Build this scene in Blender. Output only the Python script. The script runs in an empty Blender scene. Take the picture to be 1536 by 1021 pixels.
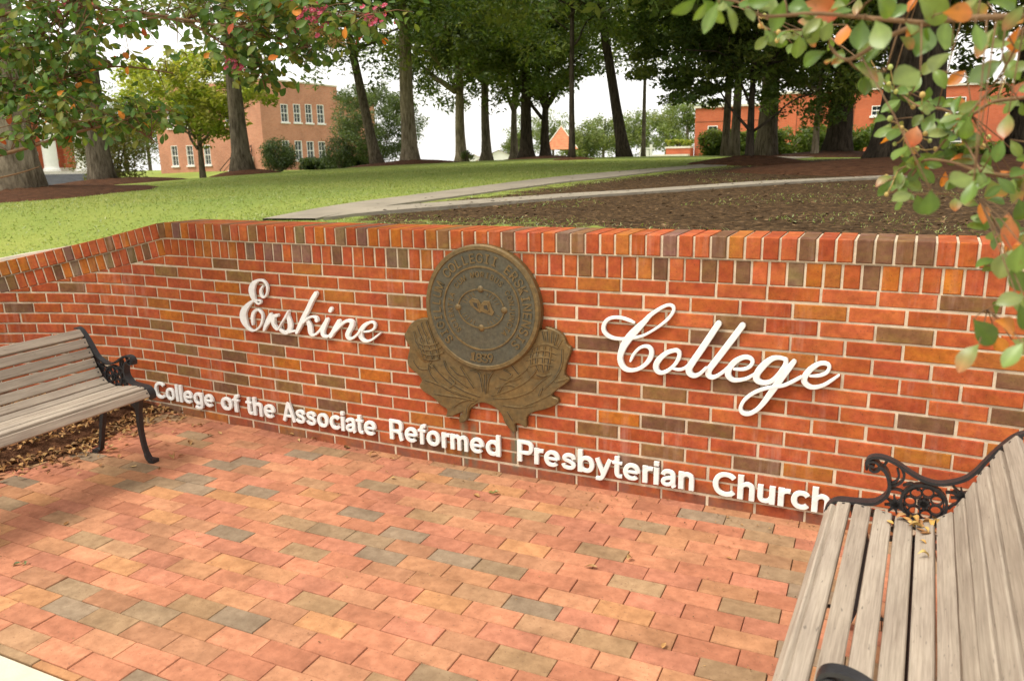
import bpy, math, random
import numpy as np
from mathutils import Vector, Matrix
random.seed(11); RNG = np.random.default_rng(7)
SC = bpy.context.scene
COL = SC.collection
R_ = math.radians
Q= [1.130036, -0.000411, 0.032941, -0.001051, -0.001759, -0.000641]
ERS = [[(-1.2242,0.8566,0.0087),(-1.2394,0.8417,0.014),(-1.2471,0.8233,0.0194),(-1.2428,0.8015,0.0195),(-1.2277,0.7933,0.0119),(-1.2085,0.8057,0.0125),(-1.1965,0.8304,0.0133),(-1.1952,0.8543,0.0153),(-1.2045,0.8736,0.0155),(-1.2243,0.8864,0.0148),(-1.251,0.8869,0.0148),(-1.2794,0.8754,0.0237),(-1.3009,0.8561,0.0371),(-1.3133,0.8313,0.0445),(-1.3126,0.8071,0.0427),(-1.3061,0.7853,0.0324),(-1.293,0.768,0.0192),(-1.2784,0.7548,0.012),(-1.2619,0.756,0.0104),(-1.2525,0.7667,0.0132),(-1.2624,0.7741,0.0104),(-1.2815,0.7728,0.0112),(-1.3082,0.769,0.0127),(-1.3361,0.7528,0.0218),(-1.3701,0.7259,0.0331),(-1.3937,0.6954,0.0467),(-1.3993,0.6661,0.0529),(-1.3902,0.6379,0.044),(-1.3736,0.6144,0.0272),(-1.3479,0.5979,0.016),(-1.3229,0.598,0.0121),(-1.2968,0.6085,0.0116),(-1.269,0.6334,0.0129),(-1.2526,0.6654,0.0142),(-1.2484,0.6901,0.0156),(-1.2571,0.7077,0.0169),(-1.2774,0.7196,0.0148),(-1.297,0.7149,0.0163),(-1.3174,0.6971,0.0216),(-1.3284,0.6717,0.0224),(-1.3294,0.6469,0.019),(-1.3294,0.6338,0.0135)],[(-1.1856,0.6989,0.0228),(-1.2079,0.6689,0.0251),(-1.2279,0.6368,0.0246),(-1.2449,0.6088,0.0162)],[(-1.2352,0.6219,0.0105),(-1.1954,0.6618,0.0189),(-1.1627,0.6906,0.0202),(-1.1342,0.6996,0.018)],[(-1.167,0.6762,0.0264),(-1.1699,0.6517,0.0253),(-1.1564,0.6306,0.0218),(-1.1389,0.6219,0.0128),(-1.1086,0.6567,0.0096),(-1.0726,0.6995,0.0123),(-1.0496,0.7298,0.0106)],[(-1.0543,0.7247,0.014),(-1.0595,0.7005,0.0231),(-1.0522,0.6732,0.032),(-1.0497,0.6494,0.0337),(-1.0591,0.6246,0.0273),(-1.0829,0.6065,0.0212),(-1.1086,0.6103,0.0202),(-1.1307,0.6246,0.0167)],[(-1.056,0.6149,0.0182),(-1.0297,0.6191,0.0125),(-1.0139,0.6232,0.0117)],[(-0.8492,0.8379,0.0244),(-0.8799,0.7994,0.0267),(-0.9119,0.7507,0.027),(-0.9498,0.697,0.0281),(-0.9768,0.6554,0.0266),(-1.0039,0.6153,0.0196)],[(-0.9533,0.6731,0.0137),(-0.925,0.695,0.0141),(-0.8988,0.7079,0.013),(-0.8786,0.7118,0.0119),(-0.8603,0.7077,0.0169),(-0.8557,0.6944,0.0233)],[(-0.9254,0.691,0.0237),(-0.9109,0.6607,0.032),(-0.9087,0.6333,0.0338),(-0.9052,0.6178,0.0294),(-0.8911,0.6091,0.0151),(-0.8679,0.619,0.0133),(-0.8385,0.6431,0.0147),(-0.8057,0.6808,0.0182)],[(-0.787,0.7008,0.0241),(-0.8068,0.669,0.0263),(-0.8218,0.6386,0.0271),(-0.8213,0.6179,0.026),(-0.8026,0.6089,0.016),(-0.7802,0.616,0.0132),(-0.7564,0.6401,0.0121)],[(-0.7075,0.6981,0.0249),(-0.7328,0.6634,0.0259),(-0.7574,0.6284,0.0236),(-0.7684,0.6131,0.0185)],[(-0.7576,0.6265,0.0143),(-0.7188,0.6606,0.0165),(-0.6832,0.6904,0.0161),(-0.6538,0.706,0.0164),(-0.6305,0.7066,0.0209),(-0.62,0.6933,0.0277),(-0.6336,0.6675,0.0259),(-0.6505,0.6432,0.0257),(-0.6548,0.6255,0.0271),(-0.6427,0.6131,0.0187),(-0.6189,0.619,0.0135),(-0.5895,0.6406,0.0131),(-0.572,0.6591,0.0133)],[(-0.5494,0.656,0.009),(-0.515,0.6619,0.011),(-0.4869,0.6773,0.0131),(-0.4787,0.6986,0.0155),(-0.4913,0.7107,0.0134),(-0.5163,0.7062,0.0154),(-0.5495,0.6855,0.0223),(-0.5708,0.6573,0.0279),(-0.5739,0.6343,0.0302),(-0.5617,0.6143,0.0224),(-0.5372,0.6069,0.0137),(-0.5047,0.6173,0.0118),(-0.4717,0.639,0.0104),(-0.446,0.6581,0.0067)],[(-0.7631,0.7519,0.0221),(-0.7546,0.7617,0.0221)]]
COL_S = [[(0.8786,0.8057,0.0099),(0.856,0.8143,0.014),(0.8231,0.8222,0.0148),(0.7859,0.8218,0.0146),(0.7589,0.8097,0.0169),(0.7437,0.786,0.0189),(0.7426,0.7612,0.0197),(0.7576,0.7416,0.0181),(0.7829,0.7303,0.016),(0.8162,0.7275,0.014),(0.8492,0.7313,0.0138),(0.8819,0.7388,0.0145),(0.9182,0.7497,0.0119),(0.9539,0.7706,0.011),(0.993,0.7996,0.0125),(1.0275,0.8319,0.0139),(1.0481,0.8629,0.0138),(1.0494,0.8827,0.0141),(1.0355,0.892,0.0134),(1.0142,0.8876,0.014),(0.9833,0.8687,0.0164),(0.9502,0.8427,0.0188),(0.9288,0.8172,0.0235),(0.8973,0.7827,0.0308),(0.8654,0.7457,0.035),(0.8393,0.7066,0.0337),(0.8254,0.6724,0.0285),(0.8196,0.6427,0.0258),(0.8262,0.6141,0.0258),(0.8432,0.5948,0.0225),(0.8682,0.5897,0.0175),(0.901,0.5982,0.0161),(0.9332,0.622,0.0182),(0.9547,0.6527,0.0213),(0.9601,0.6818,0.0202),(0.9496,0.7005,0.0175),(0.9273,0.7036,0.0137),(0.9032,0.6913,0.0135),(0.8812,0.6648,0.0135),(0.8713,0.6432,0.0128),(0.8674,0.6325,0.0089)],[(1.0543,0.6944,0.0174),(1.0278,0.6836,0.0196),(0.9968,0.6545,0.0242),(0.9816,0.6244,0.0254),(0.9862,0.6002,0.0226),(1.0065,0.5919,0.0172),(1.0341,0.6048,0.0165),(1.061,0.6319,0.0155),(1.0777,0.6617,0.0169),(1.0808,0.6862,0.0174),(1.0688,0.6972,0.0171),(1.0543,0.6952,0.016)],[(1.0535,0.6169,0.0115),(1.0812,0.6135,0.0129),(1.1044,0.6218,0.0133),(1.1213,0.6395,0.0115)],[(1.2395,0.8262,0.026),(1.2099,0.7742,0.0269),(1.1744,0.7123,0.0279),(1.1383,0.6512,0.0281),(1.1247,0.6217,0.0269),(1.1292,0.602,0.0252),(1.1481,0.5937,0.0194),(1.1709,0.6041,0.0154),(1.1948,0.6305,0.0137)],[(1.3359,0.825,0.0259),(1.303,0.7728,0.0269),(1.2654,0.714,0.0272),(1.2272,0.6555,0.0274),(1.2089,0.6251,0.0266),(1.2067,0.6043,0.0258),(1.2211,0.5933,0.0203),(1.2424,0.601,0.0158),(1.2674,0.6217,0.0147),(1.2837,0.6401,0.0137)],[(1.3126,0.6384,0.0117),(1.3471,0.6409,0.0141),(1.3735,0.6547,0.0152),(1.3836,0.6779,0.0158),(1.3696,0.6921,0.0169),(1.3446,0.6907,0.0192),(1.312,0.6689,0.0239),(1.2903,0.6353,0.0253),(1.2894,0.6081,0.0253),(1.3072,0.5918,0.0192),(1.3326,0.5922,0.0152),(1.3616,0.602,0.014),(1.3858,0.618,0.0129),(1.3998,0.6292,0.0128)],[(1.5119,0.6989,0.0148),(1.4836,0.7028,0.0157),(1.4558,0.6936,0.022),(1.4248,0.662,0.0282),(1.4041,0.6266,0.0271),(1.4054,0.6021,0.026),(1.4286,0.5921,0.0197),(1.457,0.5987,0.018),(1.4802,0.6212,0.0182),(1.5007,0.6519,0.0203),(1.5131,0.6794,0.0192),(1.5128,0.6977,0.016)],[(1.5442,0.692,0.0201),(1.5261,0.6633,0.0242),(1.5042,0.6259,0.0251),(1.4785,0.5811,0.0269),(1.4562,0.5406,0.0246),(1.4335,0.5018,0.0207),(1.4101,0.4717,0.0178),(1.3817,0.4522,0.017),(1.3563,0.4536,0.0185),(1.346,0.473,0.0152),(1.3579,0.5064,0.0151),(1.3858,0.5369,0.0145),(1.418,0.5586,0.0147),(1.4502,0.5735,0.0157),(1.4825,0.5815,0.0149),(1.5143,0.5917,0.0146),(1.5453,0.6105,0.0143),(1.5738,0.6311,0.0125)],[(1.61,0.6389,0.0103),(1.6416,0.6441,0.0136),(1.6676,0.6585,0.0144),(1.6774,0.683,0.0145),(1.665,0.6959,0.0161),(1.6383,0.6919,0.0175),(1.6089,0.6674,0.0226),(1.5894,0.635,0.0244),(1.5888,0.6131,0.0234),(1.6057,0.5962,0.0199),(1.6294,0.5937,0.0164),(1.6597,0.6059,0.0142),(1.6853,0.626,0.013),(1.7139,0.6528,0.0088)]]
PLATE = [(-0.1416,0.7584),(-0.1981,0.7525),(-0.2507,0.726),(-0.2819,0.6837),(-0.2974,0.6574),(-0.2851,0.6283),(-0.268,0.6015),(-0.2827,0.5475),(-0.2827,0.5067),(-0.2583,0.4837),(-0.2247,0.4616),(-0.2053,0.435),(-0.2207,0.4057),(-0.1967,0.3776),(-0.144,0.3529),(-0.1002,0.3171),(-0.0639,0.298),(-0.0722,0.261),(-0.0349,0.2689),(0.0048,0.2892),(0.0248,0.2947),(0.0016,0.2633),(0.0084,0.2386),(0.0477,0.2611),(0.0603,0.3092),(0.1048,0.3488),(0.1479,0.3588),(0.2003,0.3432),(0.2363,0.3129),(0.2511,0.2751),(0.2816,0.2392),(0.3093,0.231),(0.3059,0.2702),(0.3286,0.2751),(0.3662,0.2632),(0.3699,0.3147),(0.4055,0.3434),(0.4654,0.3651),(0.5263,0.398),(0.5264,0.4227),(0.5002,0.4312),(0.5071,0.4509),(0.5536,0.4889),(0.5842,0.5201),(0.5633,0.5412),(0.5691,0.5881),(0.5937,0.6638),(0.573,0.6849),(0.5542,0.7244),(0.5163,0.7489),(0.4686,0.7591),(0.4297,0.7425)]
ENGR = [[(-0.2387,0.6842),(-0.2264,0.6354),(-0.1999,0.5978),(-0.1905,0.5586)],[(-0.2164,0.7157),(-0.2014,0.6773),(-0.1807,0.6393)],[(-0.1929,0.7322),(-0.1782,0.689),(-0.1576,0.6511)],[(-0.1642,0.7441),(-0.1515,0.7058),(-0.1346,0.6629)],[(-0.2322,0.6349),(-0.1874,0.6188),(-0.1421,0.6227),(-0.1025,0.636)],[(-0.2166,0.6063),(-0.1716,0.5953),(-0.1263,0.6023),(-0.0867,0.6176)],[(-0.2009,0.5776),(-0.156,0.5698),(-0.1108,0.5759),(-0.0768,0.5909)],[(-0.1887,0.5487),(-0.1459,0.5447),(-0.1006,0.555)],[(-0.2025,0.6573),(-0.1877,0.6138),(-0.1729,0.5702),(-0.163,0.5411)],[(-0.1684,0.6601),(-0.1514,0.617),(-0.1389,0.5733),(-0.1346,0.5458)],[(-0.1346,0.6629),(-0.1177,0.6199),(-0.1052,0.5764),(-0.1027,0.5568)],[(0.4533,0.7371),(0.4625,0.6919)],[(0.4774,0.7435),(0.4818,0.6889)],[(0.5013,0.7407),(0.499,0.6857)],[(0.525,0.7288),(0.5123,0.6776)],[(0.5438,0.703),(0.5218,0.6646)],[(0.3938,0.6492),(0.4332,0.6711),(0.4817,0.6751),(0.5294,0.6607)],[(0.3786,0.6198),(0.4231,0.6405),(0.4718,0.6447),(0.5198,0.6323)],[(0.3732,0.5912),(0.413,0.6089),(0.4667,0.6137),(0.512,0.6038)],[(0.3828,0.5638),(0.4224,0.5788),(0.4664,0.5811),(0.5002,0.5749)],[(0.4332,0.6711),(0.4229,0.6238),(0.4224,0.5769),(0.4368,0.5454)],[(0.4623,0.6735),(0.4571,0.6268),(0.4538,0.5799),(0.4593,0.5429)],[(0.4912,0.6713),(0.4881,0.6295),(0.481,0.5824),(0.4759,0.5521)],[(0.4086,0.6551),(0.3953,0.612),(0.3977,0.5699)],[(-0.1356,0.5237),(-0.0929,0.4779),(-0.0282,0.4346),(0.0471,0.4029),(0.1219,0.3866)],[(-0.164,0.5209),(-0.1494,0.472),(-0.0954,0.4223),(-0.0189,0.3905),(0.0893,0.3729)],[(-0.2493,0.5328),(-0.2167,0.4955),(-0.171,0.495)],[(-0.0731,0.5497),(-0.053,0.5019),(-0.0051,0.462),(0.0587,0.4241)],[(-0.0356,0.5235),(0.0068,0.4881),(0.0499,0.4826)],[(0.0192,0.5289),(0.0499,0.4826),(0.0911,0.4277)],[(0.0725,0.5144),(0.115,0.5089),(0.1297,0.4712),(0.1386,0.4132)],[(0.1518,0.5028),(0.1521,0.4048)],[(0.1994,0.527),(0.1667,0.4751),(0.1597,0.4106)],[(-0.1852,0.4378),(-0.1177,0.4249),(-0.0405,0.4031),(0.0464,0.3829)],[(-0.1315,0.3725),(-0.0641,0.3702),(0.0132,0.369),(0.089,0.3629)],[(-0.0331,0.313),(0.0125,0.3488),(0.0785,0.3716)],[(0.0432,0.292),(0.0556,0.3339),(0.0998,0.3641)],[(0.1857,0.3988),(0.2695,0.4325),(0.3516,0.4799),(0.4021,0.5279),(0.4222,0.5581)],[(0.1958,0.3852),(0.2894,0.4008),(0.3811,0.44),(0.4313,0.4882),(0.4903,0.5366)],[(0.5484,0.6623),(0.5435,0.5882),(0.5096,0.5198),(0.4507,0.4571)],[(0.2174,0.4121),(0.2496,0.4644),(0.3219,0.5103),(0.3727,0.5534)],[(0.2296,0.4913),(0.2911,0.488),(0.342,0.5076)],[(0.2076,0.4404),(0.2701,0.4617),(0.3108,0.4564)],[(0.3294,0.3567),(0.4105,0.3953),(0.4897,0.4424)],[(0.2472,0.3568),(0.3294,0.3567),(0.4102,0.376)],[(0.2674,0.3297),(0.2974,0.2842)],[(0.4306,0.4263),(0.4458,0.4661)],[(0.5095,0.5011),(0.5671,0.521)],[(0.2926,0.5647),(0.3322,0.5209)],[(0.2512,0.5369),(0.2916,0.5169),(0.2604,0.4848)],[(-0.0512,0.412),(-0.0167,0.4458),(-0.0487,0.4724)],[(-0.1366,0.5035),(-0.1583,0.5215),(-0.1462,0.5377)],[(0.4219,0.5298),(0.4513,0.5233),(0.4903,0.5366)]]
P1T = [(-1.86,0.74),(-2.06,1.75),(-1.96,2.99),(-1.93,3.8),(-1.89,4.82),(-1.8,6.0),(-1.47,7.4),(-1.02,9.09),(-0.73,12.69),(-0.5,25.33)]
P1B = [(-1.47,0.78),(-1.55,1.55),(-1.49,2.19),(-1.34,3.63),(-1.26,4.76),(-1.05,5.55),(-0.84,7.51),(-0.32,10.12),(0.25,15.99)]
P2T = [(-1.52,1.36),(-1.51,1.57),(-1.3,1.9),(-0.95,2.34),(-0.58,2.84),(-0.12,3.32),(0.2,3.78),(0.77,4.67),(1.32,5.25)]
P2B = [(-1.42,0.79),(-1.28,1.23),(-1.08,1.53),(-0.77,1.96),(-0.42,2.44),(-0.02,2.98),(0.29,3.39),(0.83,4.19),(1.34,4.88)]
TREES = [('T1',-9.14,3.85),('T2',-14.89,9.59),('T3',-14.85,14.11),('dog',-19.96,17.48),('T4',-15.25,21.51),('T5',-13.18,20.48),('T6',-16.41,30.18),('T7',-16.23,32.53),('T8',-15.81,34.95),('T9',-12.77,29.74),('T10',-11.98,30.08),('T11',-5.94,17.41),('T12',-6.29,23.62),('T13',-7.27,29.59),('T14',-0.2,10.67),('T15',-2.79,23.42),('T15b',-2.34,22.48),('T16',-1.14,20.63),('T17',0.29,18.76),('T18',0.81,19.79),('T19',2.17,9.31)]
RLEAF = [(1.57,-2.05,1.699,1.553,-2.053,1.659,'g'),(1.483,-1.553,1.787,1.464,-1.541,1.771,'t'),(1.649,-1.985,1.706,1.634,-1.977,1.665,'g'),(1.63,-1.945,1.718,1.628,-1.953,1.69,'g'),(1.665,-1.93,1.708,1.715,-1.901,1.69,'r'),(1.702,-1.929,1.681,1.678,-1.965,1.654,'p'),(1.724,-1.783,1.695,1.716,-1.804,1.663,'o'),(1.751,-1.99,1.67,1.748,-1.995,1.631,'g'),(1.769,-2.107,1.65,1.78,-2.122,1.615,'g'),(1.814,-2.016,1.687,1.851,-1.981,1.661,'g'),(1.836,-1.901,1.666,1.821,-1.933,1.624,'g'),(1.858,-1.881,1.677,1.857,-1.908,1.633,'g'),(1.864,-1.931,1.627,1.843,-1.965,1.598,'p'),(1.841,-2.074,1.657,1.876,-2.035,1.66,'o'),(1.882,-2.009,1.651,1.891,-2.025,1.616,'g'),(1.923,-1.81,1.669,1.906,-1.807,1.629,'q'),(1.918,-1.986,1.605,1.883,-1.982,1.583,'g'),(1.901,-1.698,1.623,1.878,-1.703,1.601,'o'),(1.936,-1.98,1.671,1.917,-1.97,1.645,'q'),(1.949,-1.866,1.663,1.949,-1.848,1.629,'o'),(2.007,-1.55,1.614,1.992,-1.572,1.584,'r'),(1.778,-1.807,1.621,1.764,-1.835,1.594,'p'),(1.824,-2.066,1.592,1.794,-2.104,1.576,'p'),(1.844,-1.564,1.629,1.831,-1.569,1.601,'g'),(1.855,-1.638,1.65,1.843,-1.638,1.625,'p'),(1.851,-1.779,1.621,1.87,-1.785,1.59,'g'),(1.841,-1.668,1.54,1.832,-1.68,1.504,'r'),(1.853,-1.573,1.563,1.837,-1.584,1.541,'p'),(1.867,-1.457,1.558,1.873,-1.482,1.527,'p'),(1.872,-1.366,1.607,1.86,-1.399,1.583,'g'),(1.867,-1.435,1.592,1.897,-1.402,1.587,'g'),(1.904,-1.63,1.577,1.877,-1.626,1.573,'g'),(1.914,-1.526,1.578,1.916,-1.522,1.562,'o'),(1.924,-1.625,1.566,1.944,-1.637,1.565,'o'),(1.903,-1.818,1.547,1.903,-1.801,1.514,'g'),(1.891,-1.588,1.565,1.89,-1.58,1.534,'g'),(1.95,-1.588,1.53,1.934,-1.577,1.503,'g'),(1.933,-1.982,1.542,1.93,-1.997,1.511,'q'),(1.944,-1.713,1.501,1.948,-1.703,1.468,'g'),(1.95,-1.826,1.511,1.944,-1.821,1.479,'g'),(1.907,-1.437,1.46,1.904,-1.425,1.43,'o'),(1.846,-2.117,1.45,1.847,-2.099,1.419,'g'),(1.834,-1.904,1.436,1.808,-1.924,1.427,'p'),(1.836,-1.536,1.411,1.822,-1.523,1.39,'g'),(1.844,-1.83,1.432,1.858,-1.807,1.4,'g'),(1.927,-1.502,1.449,1.904,-1.525,1.428,'p'),(1.899,-2.025,1.463,1.869,-2.054,1.458,'p'),(1.893,-2.083,1.459,1.884,-2.109,1.432,'g'),(1.956,-1.674,1.451,1.978,-1.643,1.42,'q'),(2.005,-1.574,1.45,2.0,-1.603,1.423,'g'),(2.001,-1.583,1.392,2.001,-1.589,1.352,'r'),(1.919,-1.554,1.415,1.92,-1.57,1.391,'g'),(2.036,-1.43,1.476,2.037,-1.418,1.446,'r'),(1.973,-1.716,1.513,1.99,-1.716,1.485,'g'),(1.964,-1.82,1.567,1.948,-1.808,1.549,'g'),(1.947,-1.602,1.587,1.976,-1.589,1.576,'q'),(1.972,-1.573,1.648,1.991,-1.59,1.613,'g'),(1.906,-1.868,1.697,1.945,-1.824,1.694,'g'),(1.896,-1.647,1.733,1.929,-1.618,1.717,'q'),(1.806,-1.844,1.707,1.786,-1.858,1.688,'g'),(1.767,-2.068,1.685,1.784,-2.046,1.661,'g'),(1.731,-1.583,1.769,1.729,-1.592,1.737,'q'),(1.679,-1.419,1.727,1.675,-1.406,1.703,'g'),(1.626,-1.446,1.741,1.608,-1.459,1.724,'p'),(1.64,-1.586,1.709,1.645,-1.575,1.686,'g'),(1.72,-1.791,1.659,1.712,-1.81,1.628,'g'),(1.626,-1.621,1.695,1.622,-1.643,1.674,'g'),(1.889,-1.959,1.689,1.866,-1.944,1.677,'q'),(1.827,-1.578,1.764,1.813,-1.583,1.735,'o'),(1.557,-1.604,1.78,1.529,-1.626,1.768,'t'),(1.577,-1.955,1.714,1.551,-1.976,1.71,'g'),(2.006,-1.633,1.417,2.018,-1.615,1.381,'g'),(2.005,-1.524,1.425,2.032,-1.497,1.409,'q'),(1.959,-1.907,1.407,1.965,-1.903,1.361,'r'),(1.962,-1.942,1.363,1.951,-1.942,1.322,'p'),(1.962,-2.007,1.377,1.961,-2.004,1.339,'g'),(1.968,-2.039,1.313,1.936,-2.054,1.304,'p'),(1.924,-1.961,1.266,1.955,-1.943,1.229,'g'),(1.936,-2.059,1.284,1.965,-2.026,1.257,'o'),(1.931,-1.992,1.238,1.909,-2.005,1.198,'q'),(1.961,-2.114,1.269,1.942,-2.126,1.239,'g'),(1.962,-2.051,1.306,1.972,-2.043,1.271,'g'),(1.956,-1.995,1.346,1.98,-1.974,1.31,'g'),(2.009,-1.726,1.193,2.046,-1.695,1.176,'q'),(2.003,-1.593,1.171,2.021,-1.582,1.141,'o')]
RBR = [[(1.978,-1.976,1.659),(1.939,-1.965,1.661),(1.878,-1.965,1.664),(1.83,-1.959,1.663),(1.786,-1.954,1.651),(1.736,-1.957,1.623),(1.709,-1.935,1.646)],[(1.83,-1.965,1.662),(1.767,-1.974,1.672),(1.691,-1.989,1.683),(1.625,-2.001,1.684),(1.586,-1.996,1.707),(1.536,-1.997,1.72)],[(1.735,-1.928,1.626),(1.751,-1.913,1.613),(1.785,-1.886,1.611)],[(2.038,-1.682,1.59),(1.99,-1.675,1.579),(1.948,-1.663,1.574),(1.915,-1.652,1.554),(1.877,-1.634,1.568),(1.841,-1.616,1.576),(1.81,-1.591,1.601),(1.795,-1.564,1.612)],[(1.911,-1.694,1.552),(1.885,-1.681,1.516),(1.858,-1.669,1.483),(1.831,-1.638,1.519),(1.819,-1.605,1.54),(1.801,-1.575,1.556)],[(2.038,-1.773,1.453),(1.992,-1.753,1.456),(1.935,-1.738,1.464),(1.9,-1.71,1.478),(1.857,-1.689,1.483),(1.839,-1.663,1.455),(1.809,-1.644,1.427),(1.796,-1.603,1.454)],[(1.933,-1.763,1.464),(1.917,-1.724,1.5),(1.901,-1.686,1.531),(1.89,-1.645,1.563)],[(1.933,-1.773,1.425),(1.946,-1.753,1.406),(1.963,-1.731,1.386),(1.964,-1.716,1.37)],[(1.858,-1.68,1.483),(1.82,-1.673,1.468),(1.817,-1.652,1.447)],[(2.055,-1.726,1.384),(2.012,-1.73,1.376),(1.99,-1.727,1.353),(1.983,-1.725,1.3)],[(2.06,-1.741,1.316),(2.025,-1.744,1.297),(1.997,-1.744,1.273),(1.967,-1.746,1.244)],[(1.944,-1.937,1.651),(1.942,-1.852,1.62),(1.929,-1.773,1.582),(1.911,-1.694,1.552)],[(2.031,-1.753,1.545),(2.012,-1.756,1.505),(1.991,-1.76,1.456)],[(1.672,-1.712,1.701),(1.633,-1.7,1.706),(1.604,-1.685,1.707),(1.575,-1.665,1.727),(1.566,-1.637,1.744)]]
RBUD = [(1.792,-1.599,1.617),(1.822,-1.577,1.599),(1.846,-1.633,1.593),(1.835,-1.575,1.577),(1.799,-1.593,1.557),(1.819,-1.613,1.54),(1.848,-1.57,1.503),(1.868,-1.559,1.517),(1.875,-1.619,1.502),(1.801,-1.664,1.456),(1.803,-1.72,1.428),(1.825,-1.602,1.493),(1.577,-1.641,1.743),(1.61,-1.698,1.705),(1.577,-1.68,1.721),(1.748,-1.607,1.676),(1.858,-1.592,1.529),(1.886,-1.648,1.555),(1.805,-1.591,1.603),(1.951,-1.574,1.505),(1.828,-1.629,1.471),(1.61,-1.709,1.69),(1.792,-1.608,1.644),(1.962,-1.539,1.521),(1.981,-1.519,1.636),(1.81,-1.62,1.512)]
BED = [(-2.168, -0.97), (-2.119, -0.863), (-2.076, -0.693), (-2.046, -0.573), (-2.065, -0.468), (-2.127, -0.352), (-2.196, -0.15), (-2.193, 0.044), (-2.172, 0.14)]
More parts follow.
